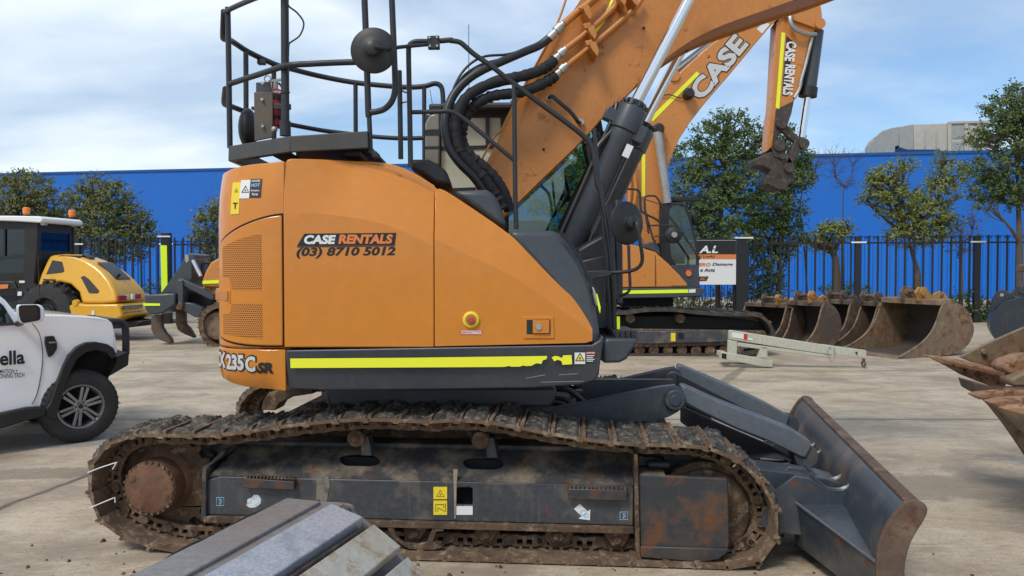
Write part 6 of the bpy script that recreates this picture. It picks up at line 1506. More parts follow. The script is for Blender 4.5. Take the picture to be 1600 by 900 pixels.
# boom: box section traced from the photograph, with real depth
VM0, VM1 = 1.15, 1.75
bo2 = [(1030, 380), (985, 380), (960, 330)] ; 
obq = S.uz('j', [(85, 860), (78, 760), (95, 690), (125, 600), (145, 540), (175, 470), (205, 410), (260, 345), (330, 280), (420, 200), (520, 128), (620, 90), (740, 45), (860, 20), (905, 15), (912, 60), (905, 110), (880, 122), (860, 115), (790, 90), (735, 68)], VM0) + S.uz('j', [(680, 120), (600, 215), (500, 335), (400, 450), (330, 540), (285, 610), (250, 690), (225, 780), (212, 900)], VM0)
b = MB(S); b.prism(obq, VM0, VM1); bm2 = b.build('boom', M['orange_far'], E2, bevel=.015)
s2('boom_foot', 'k', [(215, -20), (360, -10), (385, 110), (375, 285), (300, 285), (240, 120)], VM0 + .02, VM1 - .02, 'orange_far')
for y0, y1 in ((1, 2),):
    b = MB(S); b.tube(S.tp('j', [(200, 425), (300, 325), (430, 210), (560, 118)], VM0 + .05), .03, 6, smooth=3); b.tube(S.tp('j', [(215, 400), (300, 305), (430, 195), (540, 118)], VM0 + .15), .022, 6, smooth=3); b.build('boom_pipe', M['orange_far'], bm2)
def strip(c, pts, v, mat, parent, F=S, t=.006): b = MB(F); b.prism(F.uz(c, pts, v), v - t, v); return b.build('yellow_tape' if mat.startswith('fluo') else 'decal', M[mat], parent, smooth=False)
strip('j', [(154, 520), (168, 534), (374, 326), (362, 314)], VM0 - .002, 'fluoroy', bm2); strip('j', [(121, 622), (136, 622), (134, 862), (119, 862)], VM0 - .002, 'fluoroy', bm2)
strip('j', [(625, 128), (662, 92), (682, 108), (648, 148)], VM0 - .002, 'lblwht', bm2)
def rotated_text(c, base0, base1, h_px, txt, F, v, parent, name, mat, **k):
    a, b_ = F.L(c, *base0, v), F.L(c, *base1, v); d = b_ - a; W = d.length; d.normalize(); up = Vector((-d.z, 0, d.x))
    if k.pop('flip', False): up = -up
    b = MB(F); b.text(txt, lambda x, y: a + d * x + up * y, W, h_px, **k); return b.build(name, M[mat], parent, smooth=False, clean=False)
rotated_text('j', (385, 447), (592, 197), .44, 'CASE', S, VM0 - .008, bm2, 'boom_outline', 'lblblk', bold=.075, grow=.025, shear=.0)
rotated_text('j', (385, 447), (592, 197), .44, 'CASE', S, VM0 - .016, bm2, 'boom_lettering', 'lblgry', bold=.045, shear=.0)
# arm (dipper)
arm = S.uz('j', [(712, 100), (735, 68), (800, 50), (905, 18), (912, 60), (912, 100), (890, 120), (862, 160), (835, 270), (800, 420), (778, 470), (762, 540), (735, 570), (700, 640), (670, 665), (682, 520), (690, 480)], VM0 + .08)
b = MB(S); b.prism(arm, VM0 + .08, VM1 - .08); ar2 = b.build('arm', M['orange_far'], E2, bevel=.015)
strip('j', [(734, 142), (750, 145), (724, 478), (708, 474)], VM0 + .075, 'fluoroy', ar2); strip('j', [(756, 158), (782, 180), (760, 424), (736, 418)], VM0 + .075, 'lblblk', ar2)
rotated_text('j', (757, 180), (746, 266), .24, 'CASE', S, VM0 + .062, ar2, 'lettering', 'lblwht', bold=.04)
rotated_text('j', (751, 282), (738, 416), .24, 'RENTALS', S, VM0 + .062, ar2, 'lettering', 'lblwht', bold=.04)
s2('dirty_tip', 'j', [(708, 480), (790, 440), (778, 500), (762, 545), (735, 575), (700, 640), (690, 650), (700, 560)], VM0 + .07, VM1 - .06, 'hitch', ar2)
def cyl2(name, c, p0, p1, r, v, mat): b = MB(S); b.lathe(S.L(c, *p0, v), S.L(c, *p1, v), [(0, r), (1, r)], 18); return b.build(name, M[mat], E2)
cyl2('bucket_cylinder', 'j', (887, 135), (850, 420), .17, VM0 + .3, 'char'); cyl2('cylinder_gland', 'j', (853, 385), (848, 425), .21, VM0 + .3, 'black'); cyl2('cylinder_rod', 'j', (848, 425), (822, 605), .085, VM0 + .3, 'chrome')
cyl2('arm_cylinder', 'j', (268, 330), (500, 150), .17, VM0 + .3, 'char'); p = S.L('j', 262, 333, VM0); b = MB(S); b.cyl(p + Vector((0, -.05, 0)), p + Vector((0, .6, 0)), .13, 18); b.build('pin_boss', M['orange_far'], bm2)
t2('arm_hose', 'j', [(775, 52, 1.1), (772, 90, 1.05), (790, 125, 1.05), (840, 150, 1.1), (885, 150, 1.2)], .05, mat='galv'); t2('arm_hose', 'j', [(868, 165, 1.2), (840, 280, 1.2), (820, 350, 1.2), (812, 390, 1.2), (790, 430, 1.2)], .04, mat='galv')
p = S.L('j', 902, 105, VM0); b = MB(S); b.cyl(p + Vector((0, -.05, 0)), p + Vector((0, .7, 0)), .12, 16); b.build('arm_pin', M['orange_far'], ar2)
# boom cylinder and lamps
cyl2('boom_rod', 'j', (190, 580), (232, 892), .10, VM0 - .2, 'galv')
for x, y in ((192, 568), (324, 414)): p = S.L('j', x, y, VM0 - .1); b = MB(S); b.lathe(p + Vector((0, .1, 0)), p + Vector((0, -.2, 0)), [(0, .12), (.6, .14), (1, .09)], 10); b.build('boom_lamp', M['black'], E2)
t2('lamp_cable', 'j', [(324, 414, 1.05), (290, 430, 1.1), (240, 415, 1.1), (200, 425, 1.12)], .012, mat='hose')
# quick hitch and links
s2('quick_hitch', 'j', [(616, 700), (640, 688), (690, 665), (730, 700), (770, 680), (790, 720), (782, 790), (755, 830), (725, 838), (672, 810), (670, 780), (690, 745), (650, 730), (622, 730)], VM0 + .0, VM1, 'hitch', ar2, .03)
s2('link', 'j', [(715, 535), (740, 525), (770, 560), (800, 590), (850, 625), (845, 645), (815, 650), (760, 600), (720, 560)], VM0 + .02, VM0 + .14, 'hitch', ar2)
s2('link', 'j', [(800, 600), (845, 620), (840, 648), (800, 690), (770, 740), (745, 730), (775, 670)], VM0 + .0, VM0 + .12, 'hitch', ar2)
s2('hitch_jaw', 'j', [(690, 640), (745, 610), (760, 650), (740, 700), (700, 690)], VM0 - .03, VM0 + .03, 'hitch', ar2)
for x, y, r in ((733, 545, .12), (722, 640, .14), (830, 632, .12), (765, 738, .12), (735, 690, .07)): p = S.L('j', x, y, VM0); b = MB(S); b.cyl(p + Vector((0, -.08, 0)), p + Vector((0, .6, 0)), r, 18); b.build('hitch_pin', M['hitch'], ar2, bevel=.01)
t2('service_hose', 'k', [(255, 110, .9), (262, 40, .9), (250, -60, .9), (248, -120, .9)], .04, mat='orange_far'); t2('service_hose', 'k', [(232, 120, .9), (238, 40, .9), (228, -60, .9)], .04, mat='orange_far')
s2('valve_block', 'k', [(222, -20), (262, -24), (268, 70), (250, 120), (228, 80)], .95, 1.1, 'orange_far')

# ================================================================ YELLOW ROLLER
q0 = at(70, 500, 21.0); RF = Frame(q0.x, 21.0, R(-7))
RO = thing('road_roller', 'yellow roller with black cab and white roof parked behind the ute', 'road roller', (q0.x, 22, 0))
def rr(name, c, pts, v0, v1, mat, parent=None, bevel=.03, cv=0, vp=None, vf=None, holes=(), **k):
    q = RF.uz(c, pts, v0 if vp is None else vp)
    if cv: q = curve2(q, cv, True)
    b = MB(RF); b.prism(q, v0, v1, vf=vf, holes=[RF.uz(c, h, v0 if vp is None else vp) for h in holes]); return b.build(name, M[mat], parent or RO, bevel=bevel, **k)
vt = lambda u, z, v: v + (.30 * max(0, z - 1.0) ** 1.0 if v < .6 else -.30 * max(0, z - 1.0))
hd = rr('bonnet', 'n', [(145, 590), (150, 530), (165, 470), (175, 446), (240, 440), (290, 448), (340, 466), (385, 490), (425, 520), (460, 556), (490, 598), (508, 638), (511, 655), (440, 660), (370, 660), (355, 655), (335, 610), (290, 575), (240, 565), (180, 580)], .12, 1.66, 'yellow', vf=vt, bevel=.08, seg=4)
def vtp(u, z): return .12 + .30 * max(0, z - 1.0)
def dec(name, pts, mat, off=.012, parent=hd):
    q = [RF.L('n', x, y, .35) for x, y in pts]; b = MB(RF)
    for s_ in (-off, .02):
        pass
    I0 = [b.av((p.x, vtp(p.x, p.z) - off, p.z)) for p in q]; I1 = [b.av((p.x, vtp(p.x, p.z) + .03, p.z)) for p in q]; n_ = len(q)
    b.af(I0); b.af(list(reversed(I1)))
    for k in range(n_): b.af((I0[k], I0[(k + 1) % n_], I1[(k + 1) % n_], I1[k]))
    return b.build(name, M[mat], parent, smooth=False)
dec('side_vent', [(204, 530), (218, 468), (262, 475), (280, 515), (272, 522)], 'black'); dec('side_vent', [(358, 542), (372, 537), (396, 552), (450, 602), (446, 612), (408, 612)], 'black'); dec('number_plate', [(195, 550), (250, 552), (250, 558), (195, 556)], 'lblblk', .014)
# top grille on the sloping tail
def ontop(name, pts, mat, off=.02, parent=hd):
    q = [(424, 528), (520, 522), (576, 572), (470, 582)]
gq = [(378, 460), (384, 456), (496, 562), (490, 568)]
rr('tail_grille', 'n', [(370, 475), (388, 482), (462, 552), (450, 560)], .62, 1.25, 'rail', hd, .01, vp=.12)
rr('tail_cap', 'n', [(560, 560), (590, 578), (618, 612), (560, 600)], .5, 1.6, 'yellow', hd, .02, vp=.4) if False else None
rr('air_intake', 'n', [(248, 452), (270, 446), (345, 448), (355, 462), (300, 466)], .5, 1.2, 'black', hd, .01, vp=.5)
rr('exhaust', 'n', [(348, 455), (365, 440), (395, 455), (400, 470), (375, 476), (350, 468)], .7, .9, 'black', hd, .02, vp=.7)
b = MB(RF); p = RF.L('n', 515, 560, .8); b.tube([p, p + Vector((.0, 0, .12)), p + Vector((.10, 0, .2))], .04, 10); b.build('tail_pipe', M['rail'], hd)
ct = rr('tail_weight', 'n', [(300, 668), (330, 655), (370, 662), (508, 661), (520, 668), (540, 715), (500, 735), (450, 738), (310, 712)], .0, 1.85, 'yellow', bevel=.05)
b = MB(RF)
c = RF.L('n', 328, 655, -.02); b.lathe(c, c + Vector((0, .1, 0)), [(0, .08), (1, .09)], 16); b.build('tow_eye', M['yellow'], ct)
# tail lights and lettering on the rear-right corner
def rearbox(name, x0, y0, x1, y1, mat, parent, off=.02, v=.10):
    q = RF.uz('n', [(x0, y0), (x1, y0), (x1, y1), (x0, y1)], v); b = MB(RF); b.prism(q, v - off, v + .1); return b.build(name, M[mat], parent, bevel=.006)
uE = RF.uz('n', [(514, 640)], .12)[0][0]; uT = RF.uz('n', [(536, 700)], .0)[0][0]
def rface(name, x0, y0, x1, y1, mat, parent, u, off=.03):
    a, c_ = RF.Lu('n', x0, y1, u), RF.Lu('n', x1, y0, u); b = MB(RF); b.box((u - .03, a.y, a.z), (u + off, c_.y, c_.z)); return b.build(name, M[mat], parent, bevel=.006)
rface('tail_light', 518, 622, 552, 645, 'red', ct, uE); rface('tail_light', 590, 616, 616, 638, 'red', ct, uE); rface('reverse_light', 553, 621, 563, 642, 'lblwht', ct, uE); rface('reverse_light', 578, 617, 589, 640, 'lblwht', ct, uE)
pl = rface('name_plate', 540, 664, 625, 684, 'lblblk', ct, uT, .006)
def rtext(txt, x0, y0, x1, y1, mat, v, parent, nm='lettering', **k):
    (ua, za), (ub, zb2) = RF.uz('n', [(x0, y1), (x1, y0)], v); b = MB(RF); b.text(txt, lambda x, y: (ua + x, v, za + y + x * .06), ub - ua, zb2 - za, **k); return b.build(nm, M[mat], parent, smooth=False, clean=False)
def rft(txt, x0, y0, x1, y1, mat, u, parent, nm, **k):
    a, c_ = RF.Lu('n', x0, y1, u), RF.Lu('n', x1, y0, u); b = MB(RF); b.text(txt, lambda x, y: (u, a.y + x, a.z + y), c_.y - a.y, c_.z - a.z, **k); return b.build(nm, M[mat], parent, smooth=False, clean=False)
rft('CASE RENTALS', 543, 668, 622, 681, 'lblwht', uT + .012, pl, 'lettering', bold=.03, shear=.2); rft('(03) 8710 5012', 542, 688, 628, 704, 'lblblk', uT + .012, ct, 'phone_number', bold=.03, shear=.2)
rr('rear_label', 'n', [(403, 690), (414, 690), (414, 712), (403, 712)], -.012, -.002, 'lblwht', ct, 0)
rr('chassis', 'n', [(120, 690), (300, 690), (560, 735), (630, 735), (600, 760), (540, 768), (120, 790)], .5, 1.5, 'black')
rr('chassis', 'n', [(-140, 560), (60, 560), (100, 650), (100, 760), (-140, 760)], .3, 1.7, 'black')
# wheel
def tyre(F, c, v0, w_, R_, rr_, parent, lug=22, name='wheel', hubmat='black', sp=None, lug_h=.03):
    c = Vector(c); W = bpy.data.objects.new(name, None); col.objects.link(W); W.parent = parent
    b = MB(F); a, e = Vector((c.x, v0, c.z)), Vector((c.x, v0 + w_, c.z))
    b.lathe(a, e, [(0.03, rr_), (0.0, rr_ * 1.06), (.0, R_ * .82), (.06, R_ * .93), (.16, R_ - lug_h * .6), (.5, R_ - lug_h * .3), (.84, R_ - lug_h * .6), (.94, R_ * .93), (1, R_ * .82), (1, rr_ * 1.06), (.97, rr_)], 56, closed=True)
    for k in range(lug):
        for s_ in (0, 1):
            th = 2 * pi * (k + .5 * s_) / lug
            y0, y1 = (v0 + w_ * .03, v0 + w_ * .50) if s_ == 0 else (v0 + w_ * .97, v0 + w_ * .50)
            p0 = Vector((c.x + cos(th) * R_ * .965, y0, c.z + sin(th) * R_ * .965)); th2 = th + .9 / lug * 2.2
            p1 = Vector((c.x + cos(th2) * (R_ - lug_h * .2), y1, c.z + sin(th2) * (R_ - lug_h * .2)))
            b.bar(p0, p1, .30 * 2 * pi * R_ / lug / 2 * 1.4, lug_h * 2.0, (cos(th), 0, sin(th)))
    b.build('tyre', M['rubber'], W, ang=30)
    return W
wc = RF.L('n', 195, 698, .0)
RW = tyre(RF, wc, .0, .55, .80, .38, RO, 16, lug_h=.06)
b = MB(RF); b.lathe((wc.x, .06, wc.z), (wc.x, .5, wc.z), [(0, .15), (.2, .2), (.25, .39), (1, .39)], 30); b.build('rim', M['black'], RW)
b = MB(RF); b.torus((wc.x, .10, wc.z), (0, 1, 0), .2, .03, 20, 6); b.build('hub', M['rail'], RW)
tyre(RF, wc, 1.5, .55, .80, .38, RO, 16, lug_h=.06)
# cab
hole_a = [(170, 345), (305, 345), (308, 430), (170, 430)]
cz_ = [(-90, 296), (166, 296), (166, 440), (155, 560), (145, 600), (100, 650), (-90, 650)]
hole_b = [(22, 332), (108, 332), (108, 440), (22, 450)]; hole_c = [(-80, 332), (14, 332), (14, 452), (-80, 455)]; hole_d = [(-70, 470), (105, 456), (100, 590), (-70, 610)]
cab3 = rr('cab', 'n', cz_, .30, .38, 'black', holes=[hole_b, hole_c, hole_d], bevel=.01)
for h_ in (hole_b, hole_c, hole_d): rr('window_glass', 'n', h_, .34, .35, 'glassd', cab3, 0)
rr('far_wall', 'n', cz_, 1.7, 1.78, 'black', cab3, holes=[hole_b, hole_c], vp=.3)
rr('door_post', 'n', [(110, 300), (166, 300), (162, 440), (148, 600), (112, 600)], .26, .42, 'black', cab3)
uC = RF.uz('n', [(166, 400)], .3)[0][0]; A1_ = RF.Lu('n', 176, 345, uC); A2_ = RF.Lu('n', 308, 430, uC); A0_ = RF.Lu('n', 322, 302, uC); vF = A0_.y
b = MB(RF); yz = [(.38, A0_.z - 1.9), (vF, A0_.z - 1.9), (vF, A0_.z), (.38, A0_.z)]
b.box((uC - .08, .381, A2_.z - .9), (uC - .01, vF, A2_.z)); b.box((uC - .08, .381, A1_.z), (uC - .01, vF, A0_.z)); b.box((uC - .08, A2_.y, A2_.z + .001), (uC - .01, vF, A1_.z - .001)); b.build('rear_frame', M['black'], cab3)
b = MB(RF); b.box((uC - .05, .39, A2_.z), (uC - .04, A2_.y, A1_.z)); b.build('window_glass', M['glassd'], cab3, smooth=False)
rf = rr('cab_roof', 'n', [(-90, 292), (-90, 272), (60, 273), (170, 275), (184, 283), (186, 298), (174, 304), (60, 297)], .12, 1.78, 'whitepl', cab3, .03)
for x, y, v in ((116, 244, .4), (316, 254, 1.7)):
    p = RF.L('n', x, y + 18, v); b = MB(RF); b.lathe(p - Vector((0, 0, .06)), p + Vector((0, 0, .16)), [(0, .07), (.25, .075), (.3, .09), (.85, .09), (1, .06)], 16); bc_o = b.build('beacon', M['beacon'], rf)
    b = MB(RF); b.cyl(p - Vector((0, 0, .12)), p - Vector((0, 0, .04)), .08, 14); b.build('beacon_base', M['black'], bc_o)
for x, y, v_ in ((186, 306, .25), (308, 312, 1.55)): rr('work_lamp', 'n', [(x - 11, y - 12), (x + 11, y - 10), (x + 8, y + 9), (x - 8, y + 9)], v_, v_ + .13, 'galv', rf, .01)
rr('seat', 'n', [(30, 500), (70, 480), (75, 560), (20, 570)], .8, 1.2, 'rail', cab3); rr('floor_mat', 'n', [(22, 545), (78, 536), (80, 548), (30, 558)], .5, .9, 'pink', cab3)
rr('door_label', 'n', [(0, 575), (36, 574), (34, 592), (0, 594)], .27, .29, 'lblora', cab3, 0); rr('door_label', 'n', [(84, 558), (108, 558), (108, 568), (84, 568)], .27, .29, 'lblwht', cab3, 0); rr('door_label', 'n', [(78, 606), (96, 606), (94, 624), (76, 624)], .27, .29, 'lblwht', cab3, 0)
b = MB(RF); b.tube(RF.tp('n', [(10, 520, .6), (30, 480, .6), (50, 470, .6)]), .02, 6); b.build('steering_wheel', M['rail'], cab3)
b = MB(RF); b.tube(RF.tp('n', [(168, 450, .0), (170, 560, .0), (176, 650, .0)]), .012, 6); b.build('aerial', M['rail'], RO)

# ================================================================ GRADER-STYLE RIPPER MACHINE behind the house
q0 = at(300, 520, 19.5); G = Frame(q0.x, 19.5, R(0))
GD = thing('bulldozer', 'orange bulldozer with a two shank ripper, half hidden behind the excavator', 'bulldozer', (q0.x, 20.5, 0))
def gg(name, pts, v0, v1, mat, parent=None, bevel=.02, c='p', cv=0, **k):
    q = G.uz(c, pts, v0); q = curve2(q, cv, True) if cv else q
    b = MB(G); b.prism(q, v0, v1); return b.build(name, M[mat], parent or GD, bevel=bevel, **k)
rp_ = gg('ripper_beam', [(110, 455), (330, 440), (330, 520), (250, 580), (210, 590), (150, 590), (120, 560)], .2, 1.9, 'char', bevel=.04)
gg('yellow_stripe', [(108, 512), (225, 514), (225, 530), (108, 530)], .18, .195, 'fluoro', rp_, 0)
gg('ripper_bracket', [(230, 440), (300, 345), (380, 225), (400, 175), (430, 160), (470, 170), (472, 190), (450, 215), (450, 330), (385, 500), (380, 540), (330, 545), (325, 440)], .5, 1.5, 'char', rp_)
gg('badge', [(400, 172), (425, 172), (428, 210), (412, 230), (400, 210)], .485, .497, 'galv', rp_, 0)
gg('link_arm', [(345, 345), (375, 335), (600, 450), (604, 490), (570, 485), (360, 375)], .3, .45, 'char', rp_); gg('link_arm', [(385, 505), (440, 510), (530, 545), (500, 610), (470, 610), (385, 565)], .3, .5, 'char', rp_)
gg('upright', [(345, 345), (385, 350), (388, 540), (350, 540)], .25, .5, 'char', rp_)
gg('works', [(400, 440), (600, 470), (600, 540), (530, 545), (400, 505)], .8, 1.4, 'dark'); gg('pivot_plate', [(335, 540), (360, 500), (385, 520), (375, 560), (345, 560)], .2, .3, 'bkt', rp_)
b = MB(G); b.lathe(G.L('p', 455, 210, .45), G.L('p', 510, 320, .45), [(0, .05), (1, .05)], 14); b.build('ripper_rod', M['chrome'], rp_)
for pts in ([(162, 595), (232, 595), (236, 680), (262, 725), (300, 765), (306, 792), (290, 796), (210, 765), (178, 735), (160, 690)], [(332, 560), (395, 562), (400, 660), (432, 690), (468, 752), (460, 757), (380, 722), (348, 700), (335, 660)]):
    sh = gg('ripper_shank', pts, .5 if pts[0][0] < 200 else 1.4, .68 if pts[0][0] < 200 else 1.58, 'bkt', rp_, .02)
b = MB(G); b.tube(G.tp('p', [(600, 330, .8), (540, 310, .8), (520, 260, .8), (540, 225, .8), (580, 230, .8)]), .04, 8, smooth=4); b.build('rear_rail', M['rail'], GD)
gg('tail_body', [(520, 400), (524, 340), (545, 285), (580, 225), (640, 190), (760, 190), (760, 400)], .4, 2.2, 'orange_far', bevel=.05); gg('yellow_stripe', [(524, 354), (640, 348), (640, 372), (524, 376)], .37, .39, 'fluoro', GD, 0)
gg('lower_body', [(520, 400), (760, 400), (760, 520), (600, 470), (560, 440)], .5, 2.0, 'yelwear')
def gtrack(): 
    loop_track('crawler_track', [(560, 540), (620, 512), (700, 505), (1100, 505), (1150, 600), (1130, 760), (1060, 830), (700, 838), (590, 832), (520, 760), (492, 660), (510, 590)], 'p', .0, .55, M['mudmetal'], th=.12, F=G, parent=GD, cleat=.2)
gtrack(); b = MB(G); c = G.L('p', 628, 672, .12); b.lathe(c, c + Vector((0, .4, 0)), [(0, .33), (.1, .36), (1, .4)], 30); b.build('final_drive', M['bkt2'], GD)

# ================================================================ WHITE UTE
wg = onground(128, 692); U = Frame(wg.x, wg.y, R(44))
UT = thing('utility_vehicle', 'white four door ute with black bull bar cut by the left edge', 'car', (wg.x, wg.y, 0))
def uu(name, pts, v0, v1, mat, parent=None, bevel=.01, c='i', vp=0.0, **k):
    b = MB(U); b.prism(U.uz(c, pts, vp), v0, v1, **{a: k.pop(a) for a in ('vf', 'holes') if a in k}); return b.build(name, M[mat], parent or UT, bevel=bevel, **k)
side = [(-700, 500), (-300, 190), (-60, 20), (0, 28), (40, 60), (85, 118), (160, 126), (205, 126), (300, 127), (400, 132), (470, 138), (515, 148), (540, 166), (550, 205), (557, 260), (560, 304), (545, 318), (538, 325)]
arch = [(530, 310), (510, 285), (480, 266), (440, 258), (400, 262), (360, 285), (330, 325), (300, 380), (275, 440), (255, 500), (238, 545), (225, 560), (0, 618), (-160, 660), (-700, 800)]
bulge = lambda u, z, v: v + (.09 * max(0, z - 1.0) ** 1.3 * 2 + .03 * max(0, .8 - z) if v < .5 else -.09 * max(0, z - 1.0) * 2) + ((.20 * max(0, u - .30) / .5) if v < .5 else -(.2 * max(0, u - .30) / .5))
# body side as cross-section along the length
ub_f = U.L('i', 550, 300, 0).x
body = uu('body', side + arch, .03, 1.87, 'white', bevel=.035, vf=bulge, seg=3)
# glass
uu('side_window', [(-600, 250), (-80, 45), (-10, 50), (30, 85), (75, 165), (60, 168), (0, 172), (-600, 240)], .0, .06, 'glassd', body, .004, vf=lambda u, z, v: v + .18 * max(0, z - 1.0) + .005)
uu('cab_black', [(-600, 240), (-80, 40), (-10, 45), (35, 85), (85, 168), (60, 172), (0, 176), (-600, 250)], .008, .05, 'black', body, .004, vf=lambda u, z, v: v + .18 * max(0, z - 1.0) + .008)
uu('window_seal', [(-300, 180), (60, 166), (85, 168), (84, 174), (0, 180), (-300, 200)], -.0, .05, 'black', body, .002, vf=lambda u, z, v: v + .18 * max(0, z - 1.0) - .004)
# door seam
b = MB(U); b.tube([p + Vector((0, -.002, 0)) for p in U.tp('i', [(150, 165), (180, 205), (195, 260), (200, 330), (190, 420), (172, 500), (150, 545)], .035)], .004, 5, smooth=4); b.build('door_seam', M['dark'], body)
# fender vent
vv = uu('fender_vent', roundpts([(215, 228), (255, 225), (268, 255), (270, 285), (250, 315), (232, 327), (224, 305), (214, 260)], 6), .012, .06, 'black', body, .004)
uu('vent_badge', [(230, 252), (262, 252), (262, 258), (230, 260)], .004, .011, 'galv', vv, 0)
# arch flare
fl_o = [(538, 325), (548, 312), (530, 280), (500, 262), (450, 252), (400, 255), (355, 275), (320, 315), (292, 370), (268, 430), (245, 500), (228, 545), (215, 560), (212, 600), (245, 616), (262, 610), (275, 560), (300, 470), (330, 385), (360, 330), (400, 300), (450, 290), (500, 305), (520, 330)]
uu('wheel_arch_flare', fl_o, -.03, .12, 'black', body, .012, vf=lambda u, z, v: v + (.2 * max(0, u - .30) / .5))
uu('wheel_well', [(540, 320), (500, 275), (440, 262), (360, 290), (310, 370), (260, 500), (230, 600), (520, 600), (560, 420)], .35, 1.5, 'dark', body, 0)
uu('mud_guard', [(222, 560), (262, 560), (270, 600), (250, 616), (215, 610)], .04, .3, 'black', body)
# bumper, bull bar
bb = uu('bumper', [(498, 418), (520, 395), (545, 352), (548, 322), (600, 300), (606, 305), (602, 362), (560, 386), (505, 418)], .22, 1.68, 'black', bevel=.03, vp=.22)
b = MB(U)
for v in (.50, 1.4): b.tube([U.L('i', x, y, .5) + Vector((0, v - .5, 0)) for x, y in ((500, 160), (540, 158), (570, 162), (586, 185), (590, 240), (590, 310))], .042, 10, smooth=4)
p = U.L('i', 560, 160, .5); b.tube([(p.x, .5, p.z), (p.x, 1.4, p.z)], .042, 10); b.build('bull_bar', M['black'], bb)
p = U.L('i', 588, 230, .5); b = MB(U); b.tube([(p.x, .5, p.z), (p.x, 1.4, p.z)], .03, 10); b.build('cross_bar', M['black'], bb)
# mirror
mo = U.L('i', 130, 120, -.12); b = MB(U)
b.prism(roundpts(U.uz('i', [(82, 78), (180, 76), (200, 92), (204, 130), (198, 152), (180, 158), (95, 168), (84, 130)], -.16), .03), -.24, -.08); um = b.build('wing_mirror', M['white'], UT, bevel=.03, seg=3)
b = MB(U); b.prism(roundpts(U.uz('i', [(84, 80), (172, 78), (186, 92), (188, 150), (100, 166), (86, 130)], -.22), .03), -.247, -.235); b.build('mirror_housing', M['black'], um, bevel=.01)
b = MB(U); b.prism(roundpts(U.uz('i', [(90, 88), (165, 86), (174, 96), (176, 144), (106, 156), (92, 128)], -.24), .02), -.251, -.246); b.build('mirror_glass', M['darkglass'], um)
b = MB(U); b.tube(U.tp('i', [(110, 155, -.15), (95, 165, -.02), (80, 168, .1)]), .03, 8); b.build('mirror_stalk', M['black'], um)
# side step
uu('side_step', [(-300, 640), (0, 590), (130, 562), (205, 556), (216, 572), (216, 598), (130, 622), (0, 662), (-300, 740)], -.04, .14, 'black', bevel=.015, vp=-.04)
b = MB(U); b.prism(U.uz('i', [(-300, 634), (0, 588), (130, 560), (200, 556), (205, 562), (130, 568), (0, 596), (-300, 644)], -.04), -.03, .12); b.build('step_tread', M['rail'], UT, smooth=False)
# lettering
def utext(txt, x0, y0, x1, y1, slope=0, nm='lettering', **k):
    a, b_ = U.L('i', x0, y1, .0), U.L('i', x1, y1 + slope, .0); t_ = U.L('i', x0, y0, .0); d = b_ - a; W = d.length; d.normalize(); H_t = t_.z - a.z
    b = MB(U); b.text(txt, lambda x, y: a + d * x + Vector((0, .012, y)), W, H_t, **k); b.build(nm, M['lblblk'], body, smooth=False, clean=False)
utext('ella', 0, 298, 118, 366, -10, 'company_lettering', bold=.028); utext('MATION +', 0, 382, 84, 402, -4, bold=.012, shear=.05); utext('IONING TECH', -8, 404, 116, 426, -8, bold=.014, shear=.05)
# wheels
def alloy(F, c, v0, R_, parent):
    c = Vector(c); b = MB(F); rr_ = R_ * .58
    b.lathe((c.x, v0 + .012, c.z), (c.x, v0 + .24, c.z), [(0, rr_ * .97), (0, rr_ * 1.04), (.3, rr_ * 1.04), (1, rr_ * 1.04), (1, rr_ * .88), (.3, rr_ * .88), (.08, rr_ * .92)], 40, closed=True); rim = b.build('rim', M['rim'], parent)
    b = MB(F); b.lathe((c.x, v0 + .14, c.z), (c.x, v0 + .16, c.z), [(0, rr_ * .9), (1, rr_ * .9)], 30); b.build('brake', M['dark'], rim)
    b = MB(F)
    for k in range(6):
        for s_ in (-1, 1):
            th = 2 * pi * k / 6 + .3 + s_ * .13; th0 = 2 * pi * k / 6 + .3 + s_ * .33
            p0 = Vector((c.x + cos(th0) * rr_ * .24, v0 + .045, c.z + sin(th0) * rr_ * .24)); p1 = Vector((c.x + cos(th) * rr_ * .93, v0 + .022, c.z + sin(th) * rr_ * .93))
            b.bar(p0, p1, .03, .035, (0, -1, 0))
    b.lathe((c.x, v0 + .02, c.z), (c.x, v0 + .08, c.z), [(0, .05), (.1, .068), (1, .075)], 24); b.build('spokes', M['rim'], rim, bevel=.004)
    b = MB(F)
    for k in range(6):
        th = 2 * pi * k / 6; b.cyl((c.x + cos(th) * .052, v0 + .03, c.z + sin(th) * .052), (c.x + cos(th) * .052, v0 + .012, c.z + sin(th) * .052), .010, 6)
    b.lathe((c.x, v0 + .012, c.z), (c.x, v0 + .03, c.z), [(0, .024), (1, .03)], 16); b.build('wheel_nuts', M['rail'], rim)
Rw = .405
W1 = tyre(U, (0.0, 0, Rw), .0, .27, Rw, .245, UT, 40, lug_h=.006); alloy(U, (0.0, 0, Rw), .0, Rw, W1)
for (uu_, v_) in ((0, 1.62), (-3.27, .02), (-3.27, 1.62)):
    W1 = tyre(U, (uu_, 0, Rw), v_, .27, Rw, .245, UT, 40, lug_h=.006); alloy(U, (uu_, 0, Rw), v_, Rw, W1) if v_ < 1 else None

